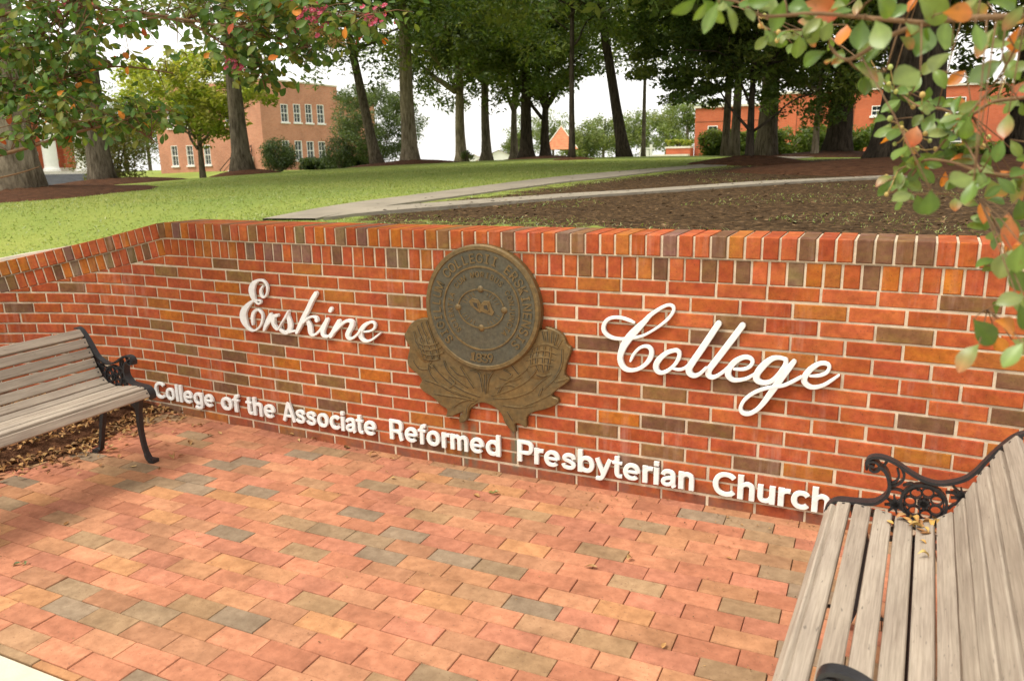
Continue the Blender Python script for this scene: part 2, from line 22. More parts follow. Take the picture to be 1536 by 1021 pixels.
GLYPHS = {'1':[[(76,0),(76,55),(391,55),(391,0)],[(276,509),(276,0),(212,0),(212,448),(209,448),(86,358),(86,427),(198,509)]],'3':[[(218,-7),(195,-6),(173,-3),(152,2),(133,10),(114,19),(98,30),(83,43),(70,57),(60,74),(52,91),(46,111),(44,132),(109,132),(111,119),(115,107),(120,97),(126,87),(134,78),(144,71),(154,64),(165,59),(178,55),(191,52),(204,50),(219,50),(234,51),(248,53),(262,56),(275,61),(287,67),(297,74),(307,83),(315,93),(321,104),(325,116),(328,130),(329,145),(328,158),(326,172),(322,184),(316,196),(308,207),(299,217),(288,226),(275,234),(260,240),(242,244),(223,247),(201,248),(157,248),(157,299),(288,448),(288,452),(70,452),(70,509),(372,509),(372,461),(211,278),(211,289),(239,290),(264,288),(287,284),(308,276),(327,265),(344,253),(359,239),(371,222),(381,205),(387,186),(392,166),(393,145),(392,123),(387,103),(380,84),(370,66),(358,50),(344,36),(327,23),(309,12),(288,4),(266,-2),(243,-6)]],'8':[[(226,-7),(201,-6),(178,-2),(156,3),(136,11),(117,21),(101,33),(86,47),(74,62),(64,78),(57,96),(53,115),(52,135),(53,151),(55,166),(59,181),(65,195),(72,208),(81,220),(90,231),(101,241),(113,249),(125,256),(139,261),(153,265),(153,267),(135,273),(119,282),(105,293),(93,308),(83,324),(76,342),(72,360),(70,380),(72,399),(75,417),(82,434),(90,450),(101,464),(114,477),(129,488),(146,498),(164,506),(184,511),(204,514),(226,516),(248,514),(269,511),(288,506),(306,498),(323,488),(337,477),(350,464),(361,450),(370,434),(377,417),(380,399),(382,380),(380,361),(376,342),(369,324),(359,308),(347,293),(333,282),(318,273),(300,267),(300,265),(314,261),(327,256),(339,249),(351,241),(362,231),(372,220),(380,208),(387,195),(393,181),(397,166),(400,151),(401,135),(399,115),(395,96),(388,78),(378,62),(366,47),(352,33),(335,21),(317,11),(296,3),(275,-2),(251,-6)],[(226,49),(243,50),(258,52),(272,55),(285,60),(296,66),(307,74),(315,82),(323,91),(329,102),(333,113),(336,126),(337,139),(336,152),(333,165),(329,177),(322,189),(314,199),(305,208),(295,216),(283,223),(270,228),(256,232),(242,234),(226,235),(211,234),(196,232),(182,228),(169,223),(157,216),(147,208),(138,199),(130,189),(123,177),(119,165),(116,152),(115,139),(116,126),(119,113),(123,102),(129,91),(136,82),(145,74),(156,66),(167,60),(180,55),(195,52),(210,50)],[(226,290),(239,290),(252,292),(263,296),(274,300),(284,306),(293,313),(300,321),(307,330),(312,341),(316,351),(318,363),(319,376),(318,388),(316,399),(313,410),(308,420),(301,429),(294,437),(285,444),(275,449),(264,454),(252,457),(240,459),(226,460),(213,459),(200,457),(188,454),(177,449),(167,444),(159,437),(151,429),(145,420),(139,410),(136,399),(134,388),(133,376),(134,363),(136,351),(139,341),(145,330),(151,321),(159,313),(168,306),(178,300),(189,296),(201,292),(213,290)]],'9':[[(226,516),(249,514),(271,510),(291,503),(310,494),(328,482),(343,468),(356,452),(368,434),(377,414),(384,393),(388,371),(389,347),(388,328),(385,309),(380,290),(373,270),(363,248),(350,224),(334,197),(315,168),(200,0),(130,0),(301,248),(307,248),(303,240),(299,234),(294,227),(287,221),(281,215),(273,210),(265,206),(257,202),(248,199),(238,196),(228,195),(218,195),(195,196),(175,199),(155,206),(137,214),(121,225),(106,237),(94,252),(83,269),(74,287),(68,307),(65,329),(64,352),(65,375),(69,397),(75,417),(85,436),(96,454),(110,469),(125,483),(143,494),(162,504),(182,510),(203,514)],[(226,460),(212,459),(199,457),(186,452),(174,446),(163,438),(154,429),(145,419),(138,407),(133,395),(129,381),(126,367),(125,352),(126,336),(129,322),(133,308),(138,295),(145,284),(154,274),(163,265),(174,257),(186,251),(199,247),(212,244),(226,243),(240,244),(254,247),(267,251),(279,257),(289,265),(299,273),(307,284),(314,295),(320,308),(324,321),(327,335),(327,350),(327,366),(324,381),(320,394),(314,407),(307,419),(299,429),(290,438),(279,446),(267,452),(254,457),(241,459)]],'A':[[(16,0),(201,509),(276,509),(463,0),(395,0),(287,302),(264,372),(232,478),(245,478),(213,371),(191,302),(85,0)],[(110,142),(110,199),(370,199),(370,142)]],'B':[[(60,0),(60,509),(241,509),(266,508),(289,504),(310,499),(329,491),(345,481),(359,469),(371,456),(381,442),(388,426),(394,410),(397,392),(398,374),(397,358),(395,344),(392,331),(387,320),(380,310),(373,301),(365,293),(356,286),(347,280),(336,275),(326,270),(315,267),(315,262),(327,261),(339,257),(351,252),(363,245),(374,237),(385,227),(394,216),(402,203),(409,189),(414,173),(417,155),(418,136),(417,117),(413,100),(408,83),(400,67),(390,52),(377,39),(362,28),(344,18),(324,10),(301,4),(275,1),(247,0)],[(125,57),(245,57),(272,58),(296,63),(315,70),(330,80),(341,92),(349,105),(354,120),(355,137),(355,149),(352,161),(348,173),(342,184),(335,194),(327,203),(317,211),(306,218),(293,224),(279,228),(264,230),(248,231),(125,231)],[(125,285),(238,285),(252,286),(265,288),(277,291),(288,296),(299,302),(308,309),(316,317),(323,326),(329,337),(333,348),(335,359),(336,372),(334,388),(330,403),(323,417),(313,429),(299,439),(283,446),(263,450),(240,452),(125,452)]],'C':[[(267,-7),(235,-5),(205,1),(177,11),(150,25),(126,42),(104,63),(86,88),(70,115),(57,146),(48,179),(42,215),(40,254),(42,293),(48,329),(57,362),(70,393),(86,421),(104,445),(126,466),(150,484),(177,498),(205,508),(235,514),(267,516),(286,515),(305,513),(323,509),(340,504),(357,498),(373,490),(388,481),(402,471),(415,460),(427,447),(438,433),(448,418),(456,402),(463,385),(469,367),(473,348),(408,348),(405,361),(401,373),(395,384),(389,395),(382,404),(375,413),(366,421),(357,428),(348,435),(337,440),(327,445),(315,449),(304,452),(292,454),(280,455),(267,456),(245,454),(223,450),(203,443),(184,432),(166,419),(150,403),(137,385),(125,364),(116,340),(109,314),(105,285),(103,254),(105,223),(109,194),(116,168),(125,145),(137,123),(151,105),(166,89),(184,76),(203,66),(223,59),(245,54),(267,53),(280,53),(292,55),(304,57),(315,60),(327,64),(337,69),(348,74),(357,81),(366,88),(375,96),(382,105),(389,114),(395,125),(401,136),(405,148),(408,160),(473,160),(469,142),(463,124),(457,107),(448,91),(438,76),(428,62),(416,49),(402,38),(388,28),(373,19),(357,11),(341,5),(323,0),(305,-4),(286,-6)]],'E':[[(60,0),(60,509),(372,509),(372,452),(125,452),(125,286),(355,286),(355,229),(125,229),(125,57),(375,57),(375,0)]],'G':[[(269,-7),(236,-5),(205,1),(176,11),(149,25),(125,43),(104,64),(85,88),(69,116),(57,146),(47,179),(42,215),(40,254),(42,293),(47,329),(57,362),(69,393),(85,421),(103,445),(125,466),(149,484),(175,498),(203,508),(233,514),(265,516),(285,515),(304,513),(322,509),(340,504),(358,497),(374,489),(389,480),(403,469),(416,458),(429,445),(439,431),(449,416),(458,401),(465,384),(470,367),(474,349),(408,349),(404,361),(399,372),(393,383),(387,393),(380,403),(373,411),(365,420),(356,427),(347,434),(337,439),(326,444),(315,448),(304,452),(291,454),(279,455),(265,456),(243,454),(222,450),(202,443),(183,432),(166,419),(150,404),(137,385),(125,364),(116,340),(109,314),(105,285),(103,254),(105,223),(109,194),(116,168),(125,145),(137,124),(151,105),(166,90),(184,76),(203,66),(224,59),(246,54),(269,53),(290,54),(309,57),(328,63),(345,71),(360,81),(374,93),(386,107),(396,123),(404,141),(410,160),(414,180),(415,202),(434,199),(283,199),(283,256),(478,256),(478,200),(476,170),(471,141),(463,115),(451,91),(436,69),(419,50),(399,33),(377,19),(352,8),(326,0),(298,-5)]],'H':[[(60,0),(60,509),(125,509),(125,289),(392,289),(392,509),(457,509),(457,0),(392,0),(392,232),(125,232),(125,0)]],'I':[[(31,0),(31,57),(118,57),(118,452),(31,452),(31,509),(269,509),(269,452),(183,452),(183,57),(269,57),(269,0)]],'J':[[(185,-7),(153,-4),(124,3),(98,15),(75,33),(57,55),(44,81),(36,111),(33,145),(33,173),(98,173),(98,145),(99,123),(104,104),(111,88),(122,74),(134,64),(149,56),(166,51),(185,50),(204,51),(220,56),(235,64),(248,74),(258,88),(266,104),(270,123),(272,145),(272,509),(336,509),(336,145),(334,111),(326,81),(313,55),(294,33),(271,15),(246,3),(217,-4)]],'K':[[(104,145),(104,216),(139,261),(174,303),(212,344),(364,509),(448,509),(231,276),(228,276)],[(60,0),(60,509),(125,509),(125,334),(124,225),(125,193),(125,0)],[(372,0),(188,259),(228,309),(449,0)]],'L':[[(60,0),(60,509),(125,509),(125,57),(361,57),(361,0)]],'M':[[(60,0),(60,509),(152,509),(277,187),(287,159),(299,123),(311,84),(322,49),(307,49),(318,83),(330,121),(342,158),(352,187),(476,509),(568,509),(568,0),(504,0),(504,291),(504,327),(505,369),(506,413),(507,457),(513,457),(498,409),(482,363),(467,322),(456,291),(342,0),(286,0),(170,291),(159,321),(145,361),(129,408),(112,457),(119,457),(120,416),(121,372),(122,328),(122,291),(122,0)]],'N':[[(60,0),(60,509),(136,509),(343,183),(363,151),(388,107),(414,55),(405,54),(401,108),(399,157),(399,195),(399,509),(463,509),(463,0),(387,0),(202,290),(177,331),(148,381),(108,452),(119,454),(122,384),(124,328),(125,291),(125,0)]],'O':[[(267,-7),(235,-5),(205,1),(177,11),(150,25),(126,42),(105,63),(86,88),(70,115),(57,146),(48,179),(42,215),(40,254),(42,293),(48,329),(57,362),(70,393),(86,421),(105,445),(126,466),(150,484),(177,498),(205,508),(235,514),(267,516),(299,514),(329,508),(357,498),(384,484),(408,466),(429,445),(448,421),(464,393),(477,362),(486,329),(491,293),(493,254),(491,215),(486,179),(477,146),(464,115),(448,88),(429,63),(408,42),(384,25),(357,11),(329,1),(299,-5)],[(267,53),(289,54),(310,59),(330,66),(349,76),(367,89),(383,105),(396,123),(408,144),(418,168),(425,194),(429,223),(430,254),(429,286),(425,314),(418,341),(408,365),(396,386),(383,404),(367,420),(349,433),(330,443),(310,450),(289,454),(267,456),(245,454),(223,450),(203,443),(184,433),(167,420),(151,404),(137,385),(125,364),(116,340),(109,314),(105,285),(103,254),(105,223),(109,194),(116,168),(125,144),(137,123),(151,105),(167,89),(184,76),(203,66),(223,59),(245,54)]],'P':[[(60,0),(60,509),(235,509),(263,507),(289,503),(312,497),(332,487),(350,476),(366,462),(379,447),(390,430),(398,411),(404,391),(407,370),(409,348),(407,325),(404,304),(398,284),(390,265),(379,248),(366,233),(350,219),(332,207),(312,198),(289,191),(263,187),(235,186),(109,186),(109,242),(233,242),(252,243),(269,246),(284,250),(297,256),(308,264),(318,272),(327,282),(333,294),(338,306),(342,319),(344,333),(344,348),(344,362),(342,376),(338,389),(333,402),(326,413),(318,423),(308,431),(297,439),(284,444),(268,449),(251,451),(232,452),(125,452),(125,0)]],'R':[[(60,0),(60,509),(236,509),(264,507),(290,504),(313,497),(333,489),(351,478),(367,465),(380,450),(390,433),(399,415),(405,395),(408,374),(409,352),(408,330),(405,309),(399,290),(390,271),(380,255),(367,240),(351,228),(333,217),(312,209),(289,203),(264,199),(236,198),(96,198),(96,255),(234,255),(252,256),(269,258),(284,262),(298,267),(309,273),(319,281),(327,290),(334,300),(339,312),(342,324),(344,338),(345,352),(344,367),(342,380),(339,393),(334,405),(327,415),(319,425),(309,433),(298,440),(284,445),(269,449),(252,451),(233,452),(125,452),(125,0)],[(353,0),(230,229),(303,229),(428,0)]],'S':[[(224,-9),(197,-8),(172,-4),(149,1),(128,9),(108,19),(91,31),(76,45),(64,60),(54,77),(46,96),(41,115),(38,137),(104,137),(107,123),(110,110),(116,98),(123,88),(132,79),(142,71),(154,64),(166,59),(180,55),(194,52),(209,50),(224,49),(241,50),(257,52),(272,55),(286,60),(299,66),(311,74),(321,82),(329,92),(336,102),(341,114),(345,126),(346,139),(345,151),(342,161),(338,171),(332,179),(325,186),(316,193),(307,199),(296,205),(245,222),(184,239),(154,249),(128,260),(105,274),(86,289),(71,307),(60,326),(54,348),(52,372),(53,393),(58,413),(65,431),(75,448),(87,463),(102,476),(119,488),(138,498),(158,506),(180,511),(203,514),(227,516),(252,514),(275,511),(296,505),(316,498),(334,488),(351,476),(365,463),(377,449),(387,433),(394,415),(399,397),(401,378),(337,378),(334,396),(326,412),(316,426),(302,437),(286,447),(267,453),(247,457),(225,459),(209,458),(194,456),(180,452),(167,448),(156,442),(145,435),(136,427),(129,418),(123,409),(118,398),(116,387),(115,376),(116,363),(119,352),(124,342),(131,334),(139,326),(148,319),(158,313),(169,308),(212,293),(264,279),(312,264),(324,258),(336,252),(347,245),(359,238),(369,229),(379,220),(387,209),(395,198),(401,185),(405,171),(407,155),(408,139),(407,118),(403,99),(396,81),(386,64),(374,48),(360,34),(343,21),(323,11),(302,2),(278,-4),(252,-8)]],'T':[[(32,452),(32,509),(417,509),(417,452),(257,452),(257,0),(193,0),(193,452)]],'U':[[(259,-8),(230,-7),(203,-2),(177,5),(154,15),(133,28),(114,43),(98,60),(85,80),(74,101),(66,124),(62,148),(60,173),(60,509),(124,509),(124,178),(125,160),(128,144),(133,128),(141,113),(150,99),(160,87),(173,77),(187,68),(203,61),(220,56),(239,53),(259,52),(279,53),(298,56),(315,61),(331,68),(345,77),(357,87),(368,99),(377,113),(384,128),(389,144),(392,160),(393,178),(393,509),(457,509),(457,173),(456,148),(451,124),(443,101),(433,80),(419,60),(403,43),(384,28),(363,15),(340,5),(315,-2),(288,-7)]],'a':[[(160,-9),(142,-8),(126,-5),(110,-1),(94,5),(80,12),(68,22),(57,32),(48,45),(40,58),(35,73),(31,90),(30,108),(31,123),(34,138),(38,150),(43,161),(50,171),(58,179),(67,187),(78,193),(89,199),(100,203),(112,207),(125,211),(178,220),(234,227),(244,228),(252,230),(259,232),(265,235),(270,238),(273,243),(275,248),(276,255),(276,257),(275,268),(273,279),(271,288),(267,297),(262,304),(256,311),(248,317),(240,322),(230,326),(220,329),(208,330),(196,331),(183,330),(171,329),(159,326),(149,322),(140,318),(132,313),(124,307),(118,301),(112,294),(107,288),(103,281),(100,274),(41,291),(48,308),(57,322),(67,335),(79,346),(91,355),(104,364),(118,370),(133,375),(148,379),(163,382),(179,384),(194,384),(239,379),(251,376),(263,372),(275,367),(286,360),(296,353),(306,343),(315,333),(322,320),(329,306),(333,290),(336,272),(337,251),(337,0),(277,0),(277,52),(272,52),(252,25),(244,18),(236,12),(226,6),(215,1),(203,-3),(190,-6),(176,-8)],[(170,45),(187,46),(202,49),(216,53),(228,59),(239,66),(248,74),(257,83),(263,93),(269,104),(272,115),(275,126),(276,138),(276,190),(259,182),(231,176),(200,171),(175,168),(134,159),(125,155),(117,150),(110,145),(103,139),(98,132),(95,124),(93,115),(92,105),(92,95),(94,87),(98,79),(102,72),(107,66),(114,61),(121,56),(130,52),(139,49),(149,47),(159,46)]],'b':[[(229,-8),(213,-7),(198,-5),(184,-1),(172,4),(162,10),(153,17),(145,24),(138,31),(118,59),(112,59),(112,0),(53,0),(53,509),(114,509),(114,319),(118,319),(137,346),(144,353),(152,360),(161,367),(171,373),(183,378),(197,381),(212,384),(229,384),(252,383),(274,378),(294,371),(313,361),(330,347),(345,332),(359,313),(370,293),(379,270),(385,245),(389,218),(390,189),(389,160),(385,133),(379,108),(370,84),(359,64),(346,45),(330,29),(313,16),(294,5),(274,-2),(252,-7)],[(220,47),(237,48),(253,51),(267,57),(279,66),(291,76),(301,88),(309,101),(316,117),(321,133),(325,151),(327,170),(328,189),(327,209),(325,227),(321,245),(316,261),(309,276),(301,290),(291,301),(280,311),(267,319),(253,325),(237,329),(220,330),(203,329),(188,325),(174,320),(161,312),(150,302),(140,291),(132,278),(125,263),(120,247),(116,229),(113,210),(113,189),(113,169),(116,150),(120,132),(125,115),(132,100),(140,86),(150,75),(162,65),(174,57),(188,51),(204,48)]],'c':[[(207,-8),(182,-7),(159,-2),(137,6),(117,16),(98,30),(82,46),(68,64),(56,85),(46,108),(40,133),(36,159),(34,187),(36,216),(40,243),(46,268),(56,291),(68,312),(82,330),(98,346),(117,360),(137,371),(159,378),(182,383),(207,384),(221,384),(234,383),(247,380),(260,377),(272,373),(284,368),(295,362),(305,356),(315,349),(324,341),(332,332),(340,322),(347,312),(353,301),(358,289),(362,277),(303,262),(290,289),(270,311),(242,325),(207,330),(189,329),(173,325),(158,319),(145,310),(134,300),(124,287),(115,274),(108,258),(103,242),(99,224),(97,206),(96,187),(97,169),(99,151),(103,134),(108,117),(115,102),(124,89),(134,76),(145,66),(158,57),(173,51),(189,48),(207,46),(243,52),(271,66),(292,89),(304,117),(363,102),(359,90),(354,78),(348,67),(341,56),(334,46),(325,37),(316,29),(306,21),(296,15),(285,9),(273,4),(261,-1),(248,-4),(235,-6),(221,-8)]],'d':[[(195,-8),(172,-7),(151,-2),(130,5),(111,16),(94,29),(79,45),(66,64),(55,84),(46,108),(39,133),(35,160),(34,189),(35,218),(39,245),(46,270),(55,293),(66,313),(79,332),(95,347),(112,361),(131,371),(151,378),(173,383),(196,384),(213,384),(228,381),(241,378),(253,373),(263,367),(272,360),(280,353),(287,346),(306,319),(311,319),(311,509),(372,509),(372,0),(313,0),(313,59),(307,59),(287,31),(280,24),(272,17),(263,10),(252,4),(241,-1),(227,-5),(212,-7)],[(205,47),(221,48),(236,51),(250,57),(263,65),(274,75),(284,86),(293,100),(299,115),(305,132),(309,150),(311,169),(312,189),(311,210),(309,229),(305,247),(300,263),(293,278),(284,291),(275,302),(263,312),(251,320),(237,325),(221,329),(205,330),(187,329),(172,325),(157,319),(145,311),(133,301),(124,290),(115,276),(108,261),(103,245),(99,227),(97,209),(96,189),(97,170),(99,151),(103,133),(109,117),(115,101),(124,88),(134,76),(145,66),(158,57),(172,51),(188,48)]],'e':[[(212,-8),(185,-7),(161,-2),(138,6),(117,16),(98,30),(82,46),(68,64),(56,85),(46,108),(40,132),(35,159),(34,187),(35,215),(39,242),(46,267),(55,290),(67,311),(81,329),(97,346),(115,359),(135,370),(157,378),(180,383),(205,384),(221,384),(236,382),(251,379),(266,374),(280,368),(294,361),(307,351),(319,341),(331,329),(341,315),(350,299),(357,282),(363,263),(368,242),(370,219),(371,194),(371,169),(75,169),(75,221),(338,221),(310,202),(309,220),(307,237),(303,254),(298,269),(291,282),(283,294),(273,305),(263,314),(250,321),(237,326),(222,329),(205,330),(189,329),(173,326),(159,321),(146,313),(135,304),(125,294),(116,282),(109,270),(103,256),(99,241),(97,226),(96,211),(96,178),(97,157),(100,139),(104,122),(110,106),(118,92),(128,80),(139,70),(151,61),(165,55),(179,50),(195,47),(212,46),(224,47),(234,48),(244,50),(254,53),(263,56),(271,61),(278,66),(285,73),(292,80),(297,88),(302,96),(306,105),(365,91),(360,77),(353,63),(345,51),(335,39),(324,29),(311,19),(298,11),(283,4),(266,-1),(249,-5),(231,-7)]],'f':[[(228,379),(228,327),(6,327),(6,379)],[(81,0),(81,432),(82,447),(84,461),(89,474),(96,486),(104,496),(113,505),(124,513),(135,519),(148,524),(161,527),(174,529),(187,530),(222,527),(243,521),(227,468),(215,472),(195,474),(182,473),(171,470),(162,466),(154,460),(149,452),(145,443),(142,431),(142,419),(142,0)]],'g':[[(207,-151),(187,-150),(168,-148),(150,-144),(134,-140),(119,-134),(105,-127),(93,-119),(82,-110),(73,-101),(64,-91),(57,-80),(51,-69),(101,-41),(122,-66),(128,-72),(136,-78),(145,-83),(154,-88),(165,-92),(178,-95),(192,-97),(207,-97),(229,-96),(249,-92),(267,-85),(282,-75),(295,-62),(304,-47),(310,-28),(311,-6),(311,68),(306,68),(287,41),(280,34),(272,28),(263,21),(252,16),(241,11),(227,8),(212,5),(195,5),(173,6),(152,10),(132,17),(113,27),(95,39),(80,53),(67,71),(55,90),(46,112),(39,136),(35,163),(34,191),(35,220),(39,246),(46,271),(55,293),(66,314),(80,332),(95,347),(112,361),(131,371),(152,378),(173,383),(196,384),(213,384),(228,382),(242,378),(253,373),(264,367),(273,360),(281,353),(288,346),(308,319),(313,319),(313,379),(372,379),(372,-9),(371,-32),(367,-54),(360,-73),(350,-90),(338,-104),(324,-117),(308,-127),(291,-136),(271,-142),(251,-147),(229,-150)],[(205,59),(222,60),(237,63),(251,68),(264,75),(275,84),(285,95),(293,107),(300,121),(305,137),(309,154),(312,172),(312,193),(312,212),(309,231),(305,248),(300,264),(293,278),(285,291),(275,303),(264,312),(251,320),(237,325),(222,329),(205,330),(188,329),(172,325),(158,320),(145,312),(134,302),(124,290),(115,277),(109,262),(103,246),(99,229),(97,212),(96,193),(97,173),(99,155),(103,138),(109,123),(116,108),(124,96),(134,85),(145,76),(158,68),(172,63),(188,60)]],'h':[[(114,227),(114,0),(53,0),(53,509),(114,509),(114,287),(102,287),(112,312),(124,332),(137,349),(152,362),(169,372),(187,379),(207,383),(227,384),(246,383),(264,380),(280,376),(295,369),(309,360),(321,349),(332,336),(341,321),(348,304),(353,285),(356,264),(357,240),(357,0),(296,0),(296,235),(295,256),(290,275),(283,291),(273,304),(260,315),(246,323),(229,328),(210,329),(197,328),(184,326),(172,322),(161,317),(150,311),(141,303),(133,293),(126,283),(121,271),(117,257),(114,243)]],'i':[[(53,0),(53,379),(114,379),(114,0)],[(84,443),(75,444),(67,446),(60,449),(54,455),(48,461),(44,468),(42,475),(41,483),(42,491),(44,499),(48,506),(54,512),(60,517),(67,521),(75,523),(84,524),(92,523),(100,521),(107,517),(114,512),(119,506),(123,499),(126,491),(126,483),(126,475),(123,468),(119,461),(114,455),(107,449),(100,446),(92,444)]],'l':[[(139,-2),(119,-1),(101,3),(86,10),(74,20),(65,33),(58,47),(54,65),(53,84),(53,509),(114,509),(114,99),(114,87),(115,77),(117,68),(120,62),(124,58),(130,54),(137,53),(146,52),(160,53),(170,54),(181,3),(162,-1)]],'m':[[(53,0),(53,379),(112,379),(112,295),(108,295),(112,310),(118,323),(125,335),(132,346),(141,355),(151,363),(161,370),(172,376),(183,380),(195,384),(207,386),(219,386),(239,385),(257,380),(273,372),(287,361),(299,347),(309,331),(316,314),(321,295),(312,295),(317,308),(322,321),(329,332),(337,343),(347,353),(357,361),(368,369),(381,375),(394,380),(407,383),(422,385),(437,386),(453,385),(468,383),(483,378),(497,372),(510,364),(522,354),(532,342),(541,328),(548,313),(553,296),(556,276),(557,255),(557,0),(496,0),(496,254),(494,273),(490,289),(483,302),(473,313),(460,321),(447,326),(433,329),(419,330),(406,330),(395,328),(384,324),(374,320),(365,314),(358,307),(351,299),(345,290),(341,280),(338,270),(336,259),(335,247),(335,0),(274,0),(274,260),(273,275),(269,288),(262,301),(253,311),(242,320),(229,326),(215,329),(199,330),(188,330),(178,328),(168,325),(158,320),(148,314),(140,307),(132,299),(126,289),(121,278),(117,266),(114,253),(114,238),(114,0)]],'n':[[(114,227),(114,0),(53,0),(53,379),(112,379),(112,287),(102,287),(112,312),(124,332),(137,349),(152,362),(169,372),(187,379),(207,383),(227,384),(246,383),(264,380),(280,376),(295,369),(309,360),(321,349),(332,336),(341,321),(348,304),(353,285),(356,264),(357,240),(357,0),(296,0),(296,235),(295,256),(290,275),(283,291),(273,304),(260,315),(246,323),(229,328),(210,329),(197,328),(184,326),(172,322),(161,317),(150,311),(141,303),(133,293),(126,283),(121,271),(117,257),(114,243)]],'o':[[(207,-8),(182,-7),(159,-2),(137,6),(117,16),(98,30),(82,46),(68,64),(56,85),(46,108),(40,133),(36,159),(34,187),(36,216),(40,243),(46,268),(56,291),(68,312),(82,330),(98,346),(117,360),(137,371),(159,378),(182,383),(207,384),(233,383),(256,378),(278,371),(299,360),(317,346),(333,330),(347,312),(359,291),(369,268),(376,243),(380,216),(381,187),(380,159),(376,133),(369,108),(359,85),(347,64),(333,46),(317,30),(299,16),(278,6),(256,-2),(233,-7)],[(207,46),(226,48),(242,51),(257,57),(270,66),(282,76),(292,89),(300,102),(307,117),(312,134),(316,151),(318,169),(319,187),(318,206),(316,224),(312,242),(307,258),(300,274),(292,287),(282,300),(270,310),(257,319),(242,325),(226,329),(207,330),(189,329),(173,325),(158,319),(145,310),(134,300),(124,287),(115,274),(108,258),(103,242),(99,224),(97,206),(96,187),(97,169),(99,151),(103,134),(108,117),(115,102),(124,89),(134,76),(145,66),(158,57),(173,51),(189,48)]],'r':[[(53,0),(53,379),(112,379),(112,321),(115,321),(122,335),(130,347),(140,358),(152,367),(166,375),(181,380),(196,384),(213,385),(229,384),(243,384),(243,322),(230,324),(207,326),(194,325),(182,323),(170,319),(159,315),(149,309),(140,301),(132,293),(126,284),(121,273),(117,262),(114,250),(114,237),(114,0)]],'s':[[(182,-8),(163,-7),(145,-5),(128,-2),(112,3),(98,10),(84,18),(72,27),(62,38),(53,50),(45,63),(40,78),(36,94),(94,107),(99,92),(105,79),(114,69),(124,60),(136,54),(150,49),(165,46),(181,45),(200,46),(217,50),(232,55),(244,62),(255,71),(262,81),(267,91),(268,103),(267,112),(265,121),(260,129),(254,136),(246,142),(237,147),(225,151),(212,155),(149,170),(125,177),(104,186),(87,196),(72,208),(61,222),(53,237),(48,255),(47,274),(48,290),(51,305),(57,319),(65,332),(75,343),(87,354),(100,363),(115,370),(131,377),(149,381),(167,384),(187,384),(206,384),(223,381),(239,378),(254,372),(267,366),(279,358),(290,349),(299,339),(307,328),(314,316),(319,303),(324,290),(268,277),(264,288),(258,298),(251,307),(243,316),(232,323),(219,328),(205,331),(187,333),(171,332),(156,329),(143,324),(131,317),(121,308),(114,299),(110,289),(109,277),(110,267),(112,258),(117,250),(124,243),(133,237),(144,232),(157,227),(172,223),(229,209),(254,202),(275,194),(292,183),(306,171),(317,158),(325,142),(330,125),(331,107),(330,90),(326,75),(321,61),(312,47),(302,35),(290,24),(276,15),(260,6),(242,0),(223,-5),(203,-7)]],'t':[[(204,379),(204,327),(6,327),(6,379)],[(65,471),(126,471),(126,98),(127,86),(128,76),(132,68),(136,61),(142,56),(150,53),(159,51),(170,50),(185,51),(202,54),(213,2),(192,-3),(168,-4),(145,-3),(125,2),(107,10),(92,21),(80,35),(72,52),(67,71),(65,93)]],'u':[[(182,-5),(164,-4),(146,-1),(130,4),(115,11),(101,20),(89,31),(78,44),(69,59),(62,76),(57,95),(54,116),(53,139),(53,379),(114,379),(114,144),(115,123),(119,105),(127,89),(137,75),(150,64),(164,56),(181,52),(200,50),(213,51),(226,53),(238,57),(249,62),(259,69),(268,77),(276,86),(283,97),(289,109),(293,122),(295,137),(296,153),(296,379),(357,379),(357,0),(298,0),(298,92),(307,92),(297,67),(286,47),(272,30),(257,17),(240,7),(222,0),(203,-4)]],'y':[[(47,-139),(61,-86),(71,-87),(80,-89),(88,-90),(96,-90),(104,-89),(111,-87),(118,-84),(124,-80),(130,-74),(136,-67),(141,-58),(146,-48),(151,-36),(163,-1),(17,379),(84,379),(165,155),(187,87),(206,21),(184,21),(202,87),(224,155),(305,379),(371,379),(204,-58),(198,-72),(191,-85),(184,-97),(177,-107),(168,-116),(159,-124),(150,-130),(139,-136),(128,-140),(117,-143),(104,-145),(91,-145),(65,-143)]]}
# ------------------------------------------------------------------ helpers
def lin(r, g, b):
    f = lambda c: c/12.92 if c <= .04045 else ((c+.055)/1.055)**2.4
    return (f(r/255), f(g/255), f(b/255))

